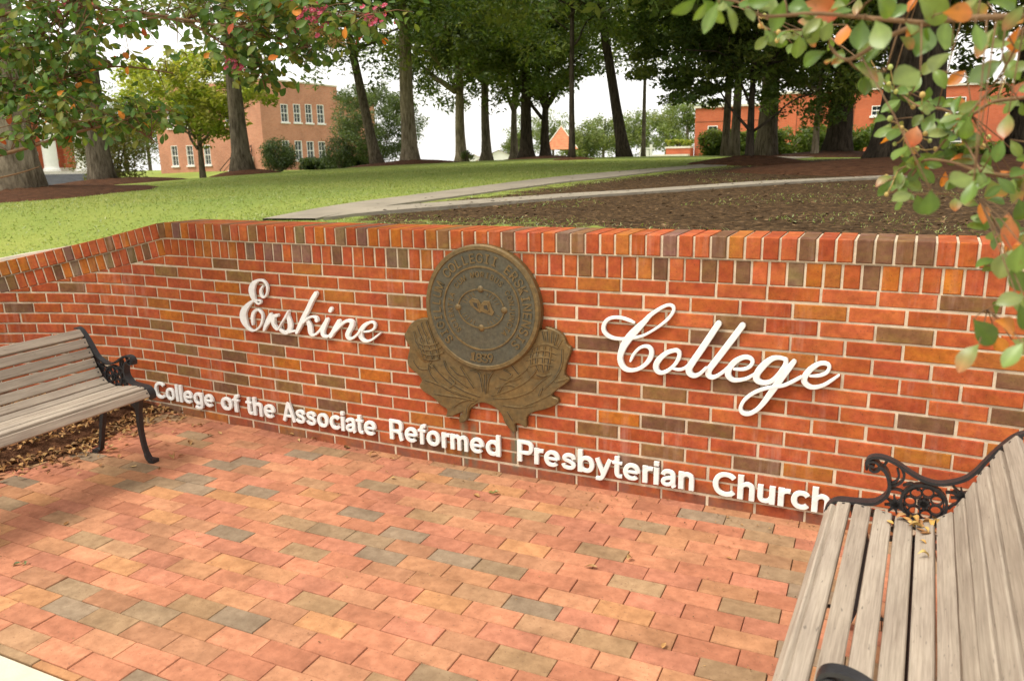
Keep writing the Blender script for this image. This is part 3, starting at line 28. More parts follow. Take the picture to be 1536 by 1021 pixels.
class MB:
    """collects geometry for one mesh; every vertex carries a base colour"""
    def __init__(s): s.v=[]; s.f=[]; s.c=[]; s.m=[]; s.cur=(.5,.5,.5); s.mi=0
    def add(s, vs, fs, c=None):
        o=len(s.v); s.v.extend(vs); s.f.extend(tuple(i+o for i in f) for f in fs)
        s.c.extend([c or s.cur]*len(vs)); s.m.extend([s.mi]*len(fs))
    def box(s, a, b, c=None):
        x0,y0,z0=a; x1,y1,z1=b
        s.add([(x0,y0,z0),(x1,y0,z0),(x1,y1,z0),(x0,y1,z0),(x0,y0,z1),(x1,y0,z1),(x1,y1,z1),(x0,y1,z1)],
              [(3,2,1,0),(4,5,6,7),(0,1,5,4),(1,2,6,5),(2,3,7,6),(3,0,4,7)], c)
    def tube(s, pts, rad, n=8, c=None, cap=True, jit=0.0, flare=None):
        P=[Vector(p) for p in pts]; R=rad if hasattr(rad,'__len__') else [rad]*len(P)
        rings=[]; up=Vector((.13,.21,.97)); vs=[]
        for i,p in enumerate(P):
            t=(P[min(i+1,len(P)-1)]-P[max(i-1,0)]).normalized()
            a=t.cross(up)
            if a.length<.05: a=t.cross(Vector((1,0,0)))
            a.normalize(); b=t.cross(a)
            for k in range(n):
                th=2*math.pi*k/n; r=R[i]*(1+jit*math.sin(3*th+1.3*i)+jit*.7*math.sin(5*th+.4*i))
                if flare and i<len(flare): r*=1+flare[i]*max(0,math.sin(2.5*th+.6))
                vs.append(tuple(p+a*math.cos(th)*r+b*math.sin(th)*r))
        fs=[]
        for i in range(len(P)-1):
            for k in range(n):
                q=(k+1)%n; fs.append((i*n+k,i*n+q,(i+1)*n+q,(i+1)*n+k))
        if cap: fs.append(tuple(range(n-1,-1,-1))); fs.append(tuple((len(P)-1)*n+k for k in range(n)))
        s.add(vs,fs,c)
    def lathe(s, prof, n=24, c=None, ctr=(0,0,0)):
        vs=[]; fs=[]
        for r,z in prof:
            for k in range(n):
                th=2*math.pi*k/n; vs.append((ctr[0]+r*math.cos(th),ctr[1]+r*math.sin(th),ctr[2]+z))
        for i in range(len(prof)-1):
            for k in range(n):
                q=(k+1)%n; fs.append((i*n+k,i*n+q,(i+1)*n+q,(i+1)*n+k))
        fs.append(tuple((len(prof)-1)*n+k for k in range(n))); fs.append(tuple(range(n-1,-1,-1)))
        s.add(vs,fs,c)
    def build(s, name, mat, parent=None, smooth=False, loc=None):
        me=bpy.data.meshes.new(name); me.from_pydata(s.v,[],s.f)
        mats=mat if isinstance(mat,(list,tuple)) else [mat]
        for m in mats: me.materials.append(m)
        if len(mats)>1: me.polygons.foreach_set('material_index', s.m)
        a=me.color_attributes.new('Col','FLOAT_COLOR','POINT')
        cc=np.ones((len(s.v),4),np.float32); 
        if len(s.v): cc[:,:3]=np.array(s.c,np.float32)
        a.data.foreach_set('color',cc.ravel())
        if smooth: me.polygons.foreach_set('use_smooth',[True]*len(me.polygons))
        me.update()
        return link(name,me,parent,loc)

def link(name, me, parent=None, loc=None):
    o=bpy.data.objects.new(name,me); COL.objects.link(o)
    if parent is not None: o.parent=parent
    if loc is not None: o.location=loc
    return o
def npmesh(name, V, quads, colr, mat, parent=None, loc=None, smooth=False):
    """V (n,3), quads (m,k) index array, colr (n,3)"""
    me=bpy.data.meshes.new(name); n=len(V); m,k=quads.shape
    me.vertices.add(n); me.vertices.foreach_set('co',V.astype(np.float32).ravel())
    me.loops.add(m*k); me.loops.foreach_set('vertex_index',quads.astype(np.int32).ravel())
    me.polygons.add(m); me.polygons.foreach_set('loop_start',np.arange(0,m*k,k,dtype=np.int32))
    me.polygons.foreach_set('loop_total',np.full(m,k,np.int32))
    me.materials.append(mat)
    a=me.color_attributes.new('Col','FLOAT_COLOR','POINT')
    cc=np.ones((n,4),np.float32); cc[:,:3]=colr; a.data.foreach_set('color',cc.ravel())
    if smooth: me.polygons.foreach_set('use_smooth',[True]*m)
    me.update(calc_edges=True); me.validate()
    return link(name,me,parent,loc)
def tag(o, label=None, cat=None, group=None, kind=None):
    if label: o['label']=label
    if cat: o['category']=cat
    if group: o['group']=group
    if kind: o['kind']=kind
    return o
def thing(name, label, cat, loc=(0,0,0), rz=0, group=None):
    o=bpy.data.objects.new(name,None); COL.objects.link(o); o.location=loc; o.rotation_euler=(0,0,rz)
    return tag(o,label,cat,group)
def spline(P, n=8):
    P=[np.array(p,float) for p in P]; out=[]
    for i in range(len(P)-1):
        a=P[max(i-1,0)];b=P[i];c=P[i+1];d=P[min(i+2,len(P)-1)]
        for k in range(n):
            t=k/n
            out.append(.5*((2*b)+(-a+c)*t+(2*a-5*b+4*c-d)*t*t+(-a+3*b-3*c+d)*t**3))
    out.append(P[-1]); return out
# ------------------------------------------------------------------ materials
def mat(name, rough=.8, spec=.3):
    m=bpy.data.materials.new(name); m.use_nodes=True; nt=m.node_tree; b=nt.nodes['Principled BSDF']
    b.inputs['Roughness'].default_value=rough; b.inputs['Specular IOR Level'].default_value=spec
    return m,nt,b
def N(nt,t,**kw):
    n=nt.nodes.new(t)
    for k,v in kw.items():
        if k in n.inputs: n.inputs[k].default_value=v
        else: setattr(n,k,v)
    return n
def attr(nt): return N(nt,'ShaderNodeAttribute',attribute_name='Col').outputs['Color']
def coord(nt, scale=(1,1,1), kind='Object'):
    tc=N(nt,'ShaderNodeTexCoord'); mp=N(nt,'ShaderNodeMapping'); mp.inputs['Scale'].default_value=scale
    nt.links.new(tc.outputs[kind],mp.inputs['Vector']); return mp.outputs['Vector']
def noise(nt,vec,scale,detail=4,rough=.6):
    n=N(nt,'ShaderNodeTexNoise'); n.inputs['Scale'].default_value=scale; n.inputs['Detail'].default_value=detail; n.inputs['Roughness'].default_value=rough
    nt.links.new(vec,n.inputs['Vector']); return n.outputs['Fac']
def ramp(nt,fac,stops):
    r=N(nt,'ShaderNodeValToRGB'); e=r.color_ramp.elements
    while len(e)<len(stops): e.new(.5)
    for el,(p,c) in zip(e,stops): el.position=p; el.color=(*c,1) if len(c)==3 else c
    nt.links.new(fac,r.inputs['Fac']); return r.outputs['Color']
def mix(nt,mode,fac,a,b):
    m=N(nt,'ShaderNodeMix',data_type='RGBA',blend_type=mode)
    for s,v in ((m.inputs[0],fac),(m.inputs[6],a),(m.inputs[7],b)):
        if isinstance(v,(int,float)): s.default_value=v
        elif isinstance(v,tuple): s.default_value=(*v,1)[:4]
        else: nt.links.new(v,s)
    return m.outputs[2]
def bump(nt,b,h,strength,dist=.01):
    n=N(nt,'ShaderNodeBump'); n.inputs['Strength'].default_value=strength; n.inputs['Distance'].default_value=dist
    nt.links.new(h,n.inputs['Height']); nt.links.new(n.outputs['Normal'],b.inputs['Normal'])
M={}
def grey(v): return (v,v,v)
# brick : own colour of each brick, blotched by firing, speckled
def brick_mat(name, blotch=.26, speck=(.05,.03,.02), bs=.25, rough=.85, stain=False, scale=1.0):
    m,nt,b=mat(name,rough,.12); v=coord(nt)
    n1=noise(nt,v,9*scale,5,.65); n2=noise(nt,v,160*scale,3,.7); n3=noise(nt,v,45*scale,4,.6)
    c=mix(nt,'MULTIPLY',1,attr(nt),ramp(nt,n1,[(.3,grey(1-blotch)),(.7,grey(1+blotch*.5))]))
    c=mix(nt,'MULTIPLY',1,c,ramp(nt,n3,[(.3,(.8,.78,.76)),(.65,(1.1,1.12,1.12))]))
    n4=noise(nt,coord(nt,(1,1,1.6)),13*scale,4,.6)
    if stain: c=mix(nt,'MULTIPLY',1,c,ramp(nt,n4,[(.32,(.95,.86,1.03)),(.5,(1,1,1)),(.68,(1.03,1.18,.95))]))
    c=mix(nt,'MIX',ramp(nt,n2,[(.60,grey(0)),(.72,grey(.75))]),c,speck)
    if stain:
        # pale lime bloom and green copper wash that run down the wall under letters and plaque
        sep=N(nt,'ShaderNodeSeparateXYZ'); tc=N(nt,'ShaderNodeTexCoord'); nt.links.new(tc.outputs['Object'],sep.inputs[0])
        st=noise(nt,coord(nt,(22,22,2.2)),1.0,4,.7)
        bl=noise(nt,v,2.2,3,.5)
        f=mix(nt,'MULTIPLY',1,ramp(nt,st,[(.5,grey(0)),(.82,grey(.36))]),ramp(nt,bl,[(.5,grey(0)),(.66,grey(1))]))
        c=mix(nt,'MIX',f,c,(.60,.42,.34))
        def band(sock,lo,hi,soft):
            a=N(nt,'ShaderNodeMapRange',interpolation_type='SMOOTHSTEP'); a.inputs[1].default_value=lo-soft;a.inputs[2].default_value=lo+soft
            d=N(nt,'ShaderNodeMapRange',interpolation_type='SMOOTHSTEP'); d.inputs[1].default_value=hi-soft;d.inputs[2].default_value=hi+soft
            nt.links.new(sock,a.inputs[0]);nt.links.new(sock,d.inputs[0])
            s=N(nt,'ShaderNodeMath',operation='SUBTRACT');nt.links.new(a.outputs[0],s.inputs[0]);nt.links.new(d.outputs[0],s.inputs[1]);return s.outputs[0]
        def mul(a,d):
            s=N(nt,'ShaderNodeMath',operation='MULTIPLY');nt.links.new(a,s.inputs[0])
            if isinstance(d,float): s.inputs[1].default_value=d
            else: nt.links.new(d,s.inputs[1])
            return s.outputs[0]
        for x0,x1,z0,z1,k in ((-.005,.035,.0,.24,.55),(.055,.085,.0,.23,.5),(.275,.31,.03,.25,.7),(.31,.40,.03,.11,.35)):
            g=mul(mul(band(sep.outputs['X'],x0,x1,.012),band(sep.outputs['Z'],z0,z1,.03)),k)
            gn=mul(g,ramp(nt,noise(nt,coord(nt,(60,60,9)),1.0,3,.6),[(.3,grey(.35)),(.6,grey(1.2))]))
            c=mix(nt,'MIX',gn,c,(.07,.16,.11))
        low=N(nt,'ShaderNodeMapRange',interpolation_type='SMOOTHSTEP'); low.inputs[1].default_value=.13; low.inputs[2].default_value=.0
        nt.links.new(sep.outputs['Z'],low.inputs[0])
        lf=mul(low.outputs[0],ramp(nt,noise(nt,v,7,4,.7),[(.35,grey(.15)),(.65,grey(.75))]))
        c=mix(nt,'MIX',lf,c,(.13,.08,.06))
    nt.links.new(c,b.inputs['Base Color'])
    bump(nt,b,n2,bs,.003)
    return m
M['brick']=brick_mat('wall_brick',stain=True)
M['paver']=brick_mat('paver_brick',.28,(.14,.075,.05),.35,.8,scale=.55)
def simple(name,color,rough=.8,spec=.3,var=.3,scale=8,b_=.2,bscale=60,metal=0,use_attr=False,dist=.004):
    m,nt,b=mat(name,rough,spec); v=coord(nt)
    base=attr(nt) if use_attr else tuple(color)
    c=mix(nt,'MULTIPLY',1,base,ramp(nt,noise(nt,v,scale,5,.65),[(.25,grey(1-var)),(.75,grey(1+var*.6))]))
    nt.links.new(c,b.inputs['Base Color']); b.inputs['Metallic'].default_value=metal
    if b_: bump(nt,b,noise(nt,v,bscale,4,.65),b_,dist)
    return m
M['mortar']=simple('mortar',(.57,.47,.34),.95,.1,.35,14,.5,120)
M['joint_sand']=simple('joint_sand',(.09,.06,.04),.95,.1,.5,10,.4,90)
M['concrete']=simple('concrete',(.55,.49,.37),.9,.2,.22,5,.3,150)
M['path']=simple('path_concrete',(.27,.235,.18),.9,.2,.25,2.5,.3,60)
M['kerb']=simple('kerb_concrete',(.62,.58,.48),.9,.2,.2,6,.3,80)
M['white']=simple('white_lettering',(.74,.74,.71),.4,.4,.16,26,.12,60)
M['white_trim']=simple('white_trim',(.78,.77,.73),.6,.3,.08,4,0)
M['attr']=simple('painted',(.5,.5,.5),.8,.25,.22,3,.15,30,use_attr=True)
M['iron']=simple('cast_iron',(.016,.016,.018),.42,.5,.5,35,.35,110)
# weathered slats: grain along Y of the bench
def wood():
    m,nt,b=mat('weathered_wood',.75,.25)
    g=noise(nt,coord(nt,(95,2.6,95)),1.0,6,.7); g2=noise(nt,coord(nt,(260,9,260)),1.0,3,.6); bl=noise(nt,coord(nt,(9,3,9)),1.0,4,.6)
    dk=noise(nt,coord(nt,(150,26,150)),1.0,2,.5)
    c=mix(nt,'MULTIPLY',1,attr(nt),ramp(nt,g,[(.28,(.74,.71,.69)),(.52,(1,1,1)),(.75,(1.12,1.11,1.10))]))
    c=mix(nt,'MULTIPLY',1,c,ramp(nt,g2,[(.3,(.8,.79,.77)),(.6,(1.06,1.06,1.06))]))
    c=mix(nt,'MULTIPLY',1,c,ramp(nt,bl,[(.3,(.84,.80,.78)),(.7,(1.12,1.1,1.06))]))
    c=mix(nt,'MIX',ramp(nt,dk,[(.69,grey(0)),(.76,grey(.7))]),c,(.09,.075,.06))
    nt.links.new(c,b.inputs['Base Color']); bump(nt,b,g,.35,.004); return m
M['wood']=wood()
# bronze
def bronze(name,col,patina,pf,rough,metal):
    m,nt,b=mat(name,rough,.5); v=coord(nt)
    c=mix(nt,'MIX',ramp(nt,noise(nt,v,11,6,.7),[(.42,grey(0)),(.7,grey(pf))]),col,patina)
    c=mix(nt,'MULTIPLY',1,c,ramp(nt,noise(nt,v,60,4,.6),[(.3,grey(.7)),(.7,grey(1.2))]))
    nt.links.new(c,b.inputs['Base Color']); b.inputs['Metallic'].default_value=metal
    bump(nt,b,noise(nt,v,90,4,.6),.25,.004); return m
M['bronze']=bronze('bronze',(.165,.105,.036),(.10,.082,.042),.8,.5,.35)
M['bronze_field']=bronze('bronze_patina',(.088,.076,.046),(.058,.062,.046),.8,.55,.25)
M['bronze_dark']=bronze('bronze_grooves',(.035,.028,.016),(.03,.035,.025),.6,.7,.1)
# bark
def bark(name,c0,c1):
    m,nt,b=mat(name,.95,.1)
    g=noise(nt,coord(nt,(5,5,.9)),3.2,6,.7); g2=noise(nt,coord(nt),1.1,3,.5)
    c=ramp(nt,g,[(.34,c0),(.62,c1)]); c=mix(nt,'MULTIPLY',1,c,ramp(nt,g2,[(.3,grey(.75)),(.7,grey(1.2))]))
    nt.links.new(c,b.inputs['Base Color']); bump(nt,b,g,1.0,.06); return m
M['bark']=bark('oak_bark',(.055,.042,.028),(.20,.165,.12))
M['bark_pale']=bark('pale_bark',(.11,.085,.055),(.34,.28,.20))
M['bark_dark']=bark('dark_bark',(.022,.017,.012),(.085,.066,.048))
M['twig']=simple('twig_bark',(.17,.10,.05),.85,.2,.35,30,.3,120)
# leaves: own colour per leaf, light shines through
def leaf(name,trans=.35,gloss=.10,rough=.42):
    m=bpy.data.materials.new(name); m.use_nodes=True; nt=m.node_tree; nt.nodes.clear()
    out=N(nt,'ShaderNodeOutputMaterial'); a=attr(nt)
    c=mix(nt,'MULTIPLY',1,a,ramp(nt,noise(nt,coord(nt),35,3,.6),[(.3,(.8,.82,.8)),(.7,(1.12,1.1,1.05))]))
    c=mix(nt,'MIX',ramp(nt,noise(nt,coord(nt),95,3,.6),[(.60,grey(0)),(.74,grey(.55))]),c,(.16,.075,.02)) if 'crape' in name else c
    d=N(nt,'ShaderNodeBsdfDiffuse'); t=N(nt,'ShaderNodeBsdfTranslucent'); g=N(nt,'ShaderNodeBsdfGlossy'); g.inputs['Roughness'].default_value=rough
    g.inputs['Color'].default_value=(.9,.95,.9,1)
    tc=mix(nt,'MULTIPLY',1,c,(1.25,1.25,.55)); nt.links.new(c,d.inputs['Color']); nt.links.new(tc,t.inputs['Color'])
    m1=N(nt,'ShaderNodeMixShader'); m1.inputs[0].default_value=trans; nt.links.new(d.outputs[0],m1.inputs[1]); nt.links.new(t.outputs[0],m1.inputs[2])
    lw=N(nt,'ShaderNodeLayerWeight'); lw.inputs['Blend'].default_value=.25
    ml=N(nt,'ShaderNodeMath',operation='MULTIPLY_ADD'); nt.links.new(lw.outputs['Fresnel'],ml.inputs[0]); ml.inputs[1].default_value=gloss*2; ml.inputs[2].default_value=gloss*.4
    m2=N(nt,'ShaderNodeMixShader'); nt.links.new(ml.outputs[0],m2.inputs[0]); nt.links.new(m1.outputs[0],m2.inputs[1]); nt.links.new(g.outputs[0],m2.inputs[2])
    nt.links.new(m2.outputs[0],out.inputs['Surface']); return m
M['leaf']=leaf('oak_leaf',.48,.05,.5); M['leaf_crape']=leaf('crape_leaf',.38,.075,.38); M['leaf_matte']=leaf('crape_leaf_matte',.40,.03,.5); M['leaf_soft']=leaf('soft_leaf',.42,.05,.6); M['litter']=simple('dry_leaf',(.3,.17,.07),.8,.2,.35,60,0,use_attr=True)  # left crape myrtle has its own, less glossy leaf
M['blade']=leaf('grass_blade',.35,.04,.6)
M['glass']=simple('window_glass',(.035,.045,.05),.12,.6,.5,.7,0)
M['mulch']=simple('mulch',(.115,.052,.026),.98,.1,.65,9,1.0,28,dist=.05)
def ground_mat():
    m,nt,b=mat('lawn_ground',.95,.1); v=coord(nt)
    at=N(nt,'ShaderNodeAttribute',attribute_name='Col'); sp=N(nt,'ShaderNodeSeparateColor'); nt.links.new(at.outputs['Color'],sp.inputs[0])
    n1=noise(nt,v,.55,4,.6); n2=noise(nt,v,38,4,.75); n3=noise(nt,v,4.5,5,.7)
    g=ramp(nt,n2,[(.28,(.15,.20,.042)),(.5,(.20,.25,.06)),(.74,(.26,.285,.085))])
    g=mix(nt,'MULTIPLY',1,g,ramp(nt,n1,[(.3,(.80,.88,.78)),(.7,(1.24,1.12,1.02))]))
    vor=N(nt,'ShaderNodeTexVoronoi'); vor.inputs['Scale'].default_value=46; nt.links.new(v,vor.inputs['Vector'])
    vs=N(nt,'ShaderNodeSeparateColor'); nt.links.new(vor.outputs['Color'],vs.inputs[0])
    s=ramp(nt,vs.outputs[0],[(.0,(.034,.020,.009)),(.45,(.056,.033,.015)),(.82,(.078,.046,.021)),(.97,(.15,.09,.042))])
    s=mix(nt,'MULTIPLY',1,s,ramp(nt,n2,[(.3,grey(.55)),(.7,grey(1.3))]))
    # worn edge between grass and leaf litter
    ma=N(nt,'ShaderNodeMath',operation='MULTIPLY_ADD'); nt.links.new(n3,ma.inputs[0]); ma.inputs[1].default_value=1.5; ma.inputs[2].default_value=-.75
    ad=N(nt,'ShaderNodeMath',operation='ADD'); nt.links.new(ma.outputs[0],ad.inputs[0]); nt.links.new(sp.outputs[0],ad.inputs[1])
    f=ramp(nt,ad.outputs[0],[(.40,grey(0)),(.60,grey(1))])
    c=mix(nt,'MIX',f,g,s); nt.links.new(c,b.inputs['Base Color']); bump(nt,b,n2,.7,.02); return m
M['ground']=ground_mat()
# ------------------------------------------------------------------ camera
F=1148.856; YAW,PITCH,ROLL=-.438838,-.227012,-.01753; C0=Vector((1.78451,-3.18670,1.48997))
def cam_axes():
    cy,sy,cp,sp=math.cos(YAW),math.sin(YAW),math.cos(PITCH),math.sin(PITCH)
    f=Vector((sy*cp,cy*cp,sp)); r=Vector((cy,-sy,0)); u=r.cross(f)
    return r*math.cos(ROLL)+u*math.sin(ROLL), -r*math.sin(ROLL)+u*math.cos(ROLL), f
cr,cu,cf=cam_axes()
cd=bpy.data.cameras.new('camera'); cam=bpy.data.objects.new('camera',cd); COL.objects.link(cam)
cam.matrix_world=Matrix(((cr.x,cu.x,-cf.x,C0.x),(cr.y,cu.y,-cf.y,C0.y),(cr.z,cu.z,-cf.z,C0.z),(0,0,0,1)))
cd.sensor_width=36; cd.lens=F*36/1536; cd.clip_end=2000; cd.clip_start=.05
cd.dof.use_dof=True; cd.dof.focus_distance=3.6; cd.dof.aperture_fstop=5.0
SC.camera=cam
# ------------------------------------------------------------------ light
SUN_AZ, SUN_EL = R_(222), R_(60)      # compass angle from +Y clockwise towards +X
world=bpy.data.worlds.new('World'); SC.world=world; world.use_nodes=True; nt=world.node_tree
sky=N(nt,'ShaderNodeTexSky',sky_type='NISHITA'); sky.sun_disc=False; sky.sun_elevation=SUN_EL; sky.sun_rotation=SUN_AZ
sky.air_density=1.0; sky.dust_density=4.0; sky.ozone_density=1.0
bw=N(nt,'ShaderNodeRGBToBW'); nt.links.new(sky.outputs[0],bw.inputs[0])
overcast=mix(nt,'MIX',.72,sky.outputs[0],bw.outputs[0]); overcast=mix(nt,'MULTIPLY',1,overcast,(1.06,1.0,.93))
overcast=mix(nt,'MIX',.62,overcast,(7.6,7.45,7.1))   # thin bright cloud over the whole sky
bg=nt.nodes['Background']; nt.links.new(overcast,bg.inputs['Color']); bg.inputs['Strength'].default_value=.13
sd=bpy.data.lights.new('sun','SUN'); sun=bpy.data.objects.new('sun',sd); COL.objects.link(sun)
sd.energy=1.8; sd.angle=R_(24); sd.color=(1,.94,.84)
dv=Vector((math.sin(SUN_AZ)*math.cos(SUN_EL),math.cos(SUN_AZ)*math.cos(SUN_EL),math.sin(SUN_EL)))
sun.rotation_euler=dv.to_track_quat('Z','Y').to_euler()
sun.location=(0,-10,20)
SC.view_settings.view_transform='Standard'; SC.view_settings.look='None'; SC.view_settings.gamma=1; SC.view_settings.exposure=1.03
# ------------------------------------------------------------------ the wall's plan: nearly straight, then an arc towards the viewer at both ends
_g=np.linspace(-9,9,9001)
_gm=np.clip(_g,-2.209,2.7)
_th=-.034731*_gm+.013873*_gm**2+.0087811*_gm**3-.40815*np.maximum(-2.209-_g,0)+.40815*np.maximum(_g-2.9,0)
_dx,_dy=np.cos(_th),-np.sin(_th)
_X=np.concatenate([[0],np.cumsum((_dx[1:]+_dx[:-1])/2*np.diff(_g))]); _Y=np.concatenate([[0],np.cumsum((_dy[1:]+_dy[:-1])/2*np.diff(_g))])
_X-=np.interp(0,_g,_X); _Y-=np.interp(0,_g,_Y)
def W(s,z,off=0.0):
    th=np.interp(s,_g,_th)
    return (float(np.interp(s,_g,_X)-math.sin(th)*off), float(np.interp(s,_g,_Y)-math.cos(th)*off), float(z))
def capz(s):
    k=1.187
    for e in (-1.96,2.75):
        d=(e-s) if e<0 else (s-e)
        if d>0: k-= .2*d-.012 if d>.12 else .2*d*d/.24
    return k
MOD,CH=.2032,.0677
RED=[(.36,.082,.027),(.385,.094,.032),(.33,.070,.024),(.395,.100,.034),(.36,.080,.031),(.35,.084,.024)]
ORA=[(.38,.115,.020),(.34,.115,.026)]
DRK=[(.185,.088,.038),(.21,.105,.042),(.165,.080,.042)]
PUR=[(.19,.095,.066),(.19,.115,.06),(.17,.105,.065),(.17,.11,.05)]
def jit(c,a=.08): k=1+random.uniform(-a,a); return tuple(x*k for x in c)
dark_at={(1,2),(1,20),(2,-.5),(2,2.5),(3,8),(3,16),(3,19),(4,15.5),(5,13),(5,21),(7,4),(7,-1),(7,16),(8,3.5),(8,12.5),(8,14.5),(8,19.5),(7,21),(9,0),(9,2),(10,5.5),(10,14.5),(10,15.5),(11,0),(11,2),(11,13),(11,4),(12,5.5),(12,14.5),(12,1.5),(12,16.5),(13,4),(13,14),(14,8.5)}
ora_at={(1,5),(1,13),(3,2),(4,19.5),(6,-.5),(5,-1),(7,2),(9,4),(12,17.5),(3,6),(9,7),(12,8.5),(2,17.5),(10,19.5)}
wall=thing('brick_wall','long curved red brick sign wall with light mortar, lettered in white','wall',(0,0,0))
bk=MB()
def prism(mb,poly,fo=0.0,bo=-.03,ch=.003,c=None):
    """brick: face polygon in (s,z) at offset fo, small worn arris, sides running back to bo"""
    n=len(poly); cs=sum(p[0] for p in poly)/n; cz=sum(p[1] for p in poly)/n
    vs=[]
    for s,z in poly:
        ds,dz=s-cs,z-cz; k=lambda d: math.copysign(min(ch,abs(d)*.4),d)
        vs.append(W(s-k(ds),z-k(dz),fo))
    for s,z in poly: vs.append(W(s,z,fo-ch))
    for s,z in poly: vs.append(W(s,z,bo))
    fs=[tuple(range(n))]
    for a in range(n):
        q=(a+1)%n; fs+= [(a+n,q+n,q,a),(a+2*n,q+2*n,q+n,a+n)]
    mb.add(vs,fs,c)
def clip(poly,f):
    out=[]
    for i,p in enumerate(poly):
        q=poly[(i+1)%len(poly)]; a,b=f(p),f(q)
        if a<=0: out.append(p)
        if (a<0<b) or (b<0<a):
            t=a/(a-b); out.append((p[0]+t*(q[0]-p[0]),p[1]+t*(q[1]-p[1])))
    return out
J=.0053
for n in range(1,16):
    zt=.05+CH*(15-n)-J; zb=.05+CH*(14-n)+J if n<15 else -.01
    for i in range(-24,44):
        ii=i+(0 if n%2 else .5); s0=(ii-10)*MOD; sa,sb=s0+J+random.uniform(-.0015,.0015),s0+MOD-J+random.uniform(-.0015,.0015)
        if sb<-4.9 or sa>5.6: continue
        dz=random.uniform(-.0012,.0012)
        poly=[(sa,zb+dz),(sb,zb+dz),(sb,zt+dz),(sa,zt+dz)]
        poly=clip(poly,lambda p: p[1]-(capz(p[0])-.197))
        if len(poly)<3 or max(p[1] for p in poly)-min(p[1] for p in poly)<.012: continue
        key=(n,ii)
        r=random.random()
        base=random.choice(DRK) if key in dark_at else random.choice(ORA) if key in ora_at else random.choice(DRK) if (r<.10 and not -1<ii<22) else random.choice(ORA) if r<.06 else random.choice(RED)
        prism(bk,poly,random.uniform(-.002,.002),c=jit(base))
bk.build('brickwork',M['brick'],wall)
# two courses of bricks on end; the upper one stands slightly proud and caps the wall
def slope(s): return (capz(s+.02)-capz(s-.02))/.04
def upright(name,top,h,fo,bo,phase,weights):
    mb=MB(); s=-4.9+phase
    while s<5.6:
        w=.0677; sa,sb=s+.0048+random.uniform(-.001,.001),s+w-.0048+random.uniform(-.001,.001); sm=(sa+sb)/2; k=slope(sm)
        def pt(s_,d): return (s_+k*d, capz(sm)+k*(s_-sm)-top-d)
        poly=[pt(sa,h),pt(sb,h),pt(sb,0),pt(sa,0)]
        r=random.random(); base=random.choice(RED) if r<weights[0] else random.choice(ORA) if r<weights[1] else random.choice(DRK) if r<weights[2] else random.choice(PUR)
        prism(mb,poly,fo+random.uniform(-.0015,.0015),bo,.0035,jit(base,.12)); s+=w
    return mb.build(name,M['brick'],wall)
upright('coping',0,.0885,.010,-.275,.0,(.62,.78,.90))
upright('soldier_course',.0985,.0925,.001,-.05,.03,(.60,.76,.90))
# mortar body behind and between the bricks
mo=MB(); SS=np.arange(-4.95,5.66,.05); vs=[]; fs=[]
for s in SS:
    c=capz(s); vs+= [W(s,-.05,-.0045),W(s,c-.094,-.0045),W(s,c-.0935,.003),W(s,c-.005,.004),W(s,c-.005,-.268),W(s,-.05,-.268)]
for i in range(len(SS)-1):
    for k in range(5): fs.append((i*6+k,(i+1)*6+k,(i+1)*6+k+1,i*6+k+1))
mo.add(vs,fs,(.5,.42,.31)); mo.build('mortar',M['mortar'],wall)
# ------------------------------------------------------------------ script lettering
def ribbon(mb,ctrl,back=.004,front=.018,ramp_=.0014,base=0.0,flat=False,ns=7):
    P=spline(ctrl,ns); n=len(P); L=[];Rr=[]
    # resample normals
    for i,p in enumerate(P):
        a=P[max(i-1,0)];b=P[min(i+1,n-1)]; t=(b-a)[:2]; t=t/(np.hypot(*t)+1e-9); nn=np.array([-t[1],t[0]])
        L.append((p[:2]+nn*p[2]/2,t)); Rr.append((p[:2]-nn*p[2]/2,t))
    secs=[]
    def sec(c,t,w,i):
        nn=np.array([-t[1],t[0]]); f=front+base+ramp_*i/n; ch=min(.0022,w*.2)
        a=c+nn*w/2;b=c-nn*w/2;a2=c+nn*(w/2-ch);b2=c-nn*(w/2-ch)
        return [W(a[0],a[1],back),W(a[0],a[1],f-ch),W(a2[0],a2[1],f),W(b2[0],b2[1],f),W(b[0],b[1],f-ch),W(b[0],b[1],back)]
    # round caps
    def cap(i,sgn):
        c=P[i][:2];t=L[i][1];w=P[i][2];o=[]
        for q in (.92,.75,.45):
            ww=w*math.sqrt(1-q*q); o.append(sec(c+sgn*t*w/2*q,t,ww,i))
        return o
    body=[sec(P[i][:2],L[i][1],P[i][2],i) for i in range(n)]; secs=body if flat else cap(0,-1)+body+cap(n-1,1)[::-1]
    vs=[v for s in secs for v in s]; fs=[]
    for i in range(len(secs)-1):
        for k in range(5): fs.append((i*6+k,i*6+k+1,(i+1)*6+k+1,(i+1)*6+k))
    fs.append((0,1,2,3,4,5)); m=(len(secs)-1)*6; fs.append((m+5,m+4,m+3,m+2,m+1,m))
    mb.add(vs,fs,(.8,.8,.78))
def script_word(name,label,strokes,dot=None):
    root=thing(name,label,'lettering',W(sum(p[0] for p in strokes[0])/len(strokes[0]),strokes[0][0][1],0))
    mb=MB(); k=0
    for j,st in enumerate(strokes):
        if dot is not None and j==dot: continue
        ribbon(mb,st,base=.0016*(j%4))
    o=mb.build('script_word',M['white'],root); o.matrix_parent_inverse=Matrix.Translation(root.location).inverted()
    if dot is not None:
        d=MB(); ribbon(d,strokes[dot]); o=d.build('letter_dot',M['white'],root); o.matrix_parent_inverse=Matrix.Translation(root.location).inverted()
    return root
script_word('script_lettering','white raised script reading Erskine on the brick wall left of the bronze seal',ERS,dot=len(ERS)-1)
script_word('script_lettering','large white raised script reading College on the brick wall right of the bronze seal',COL_S)
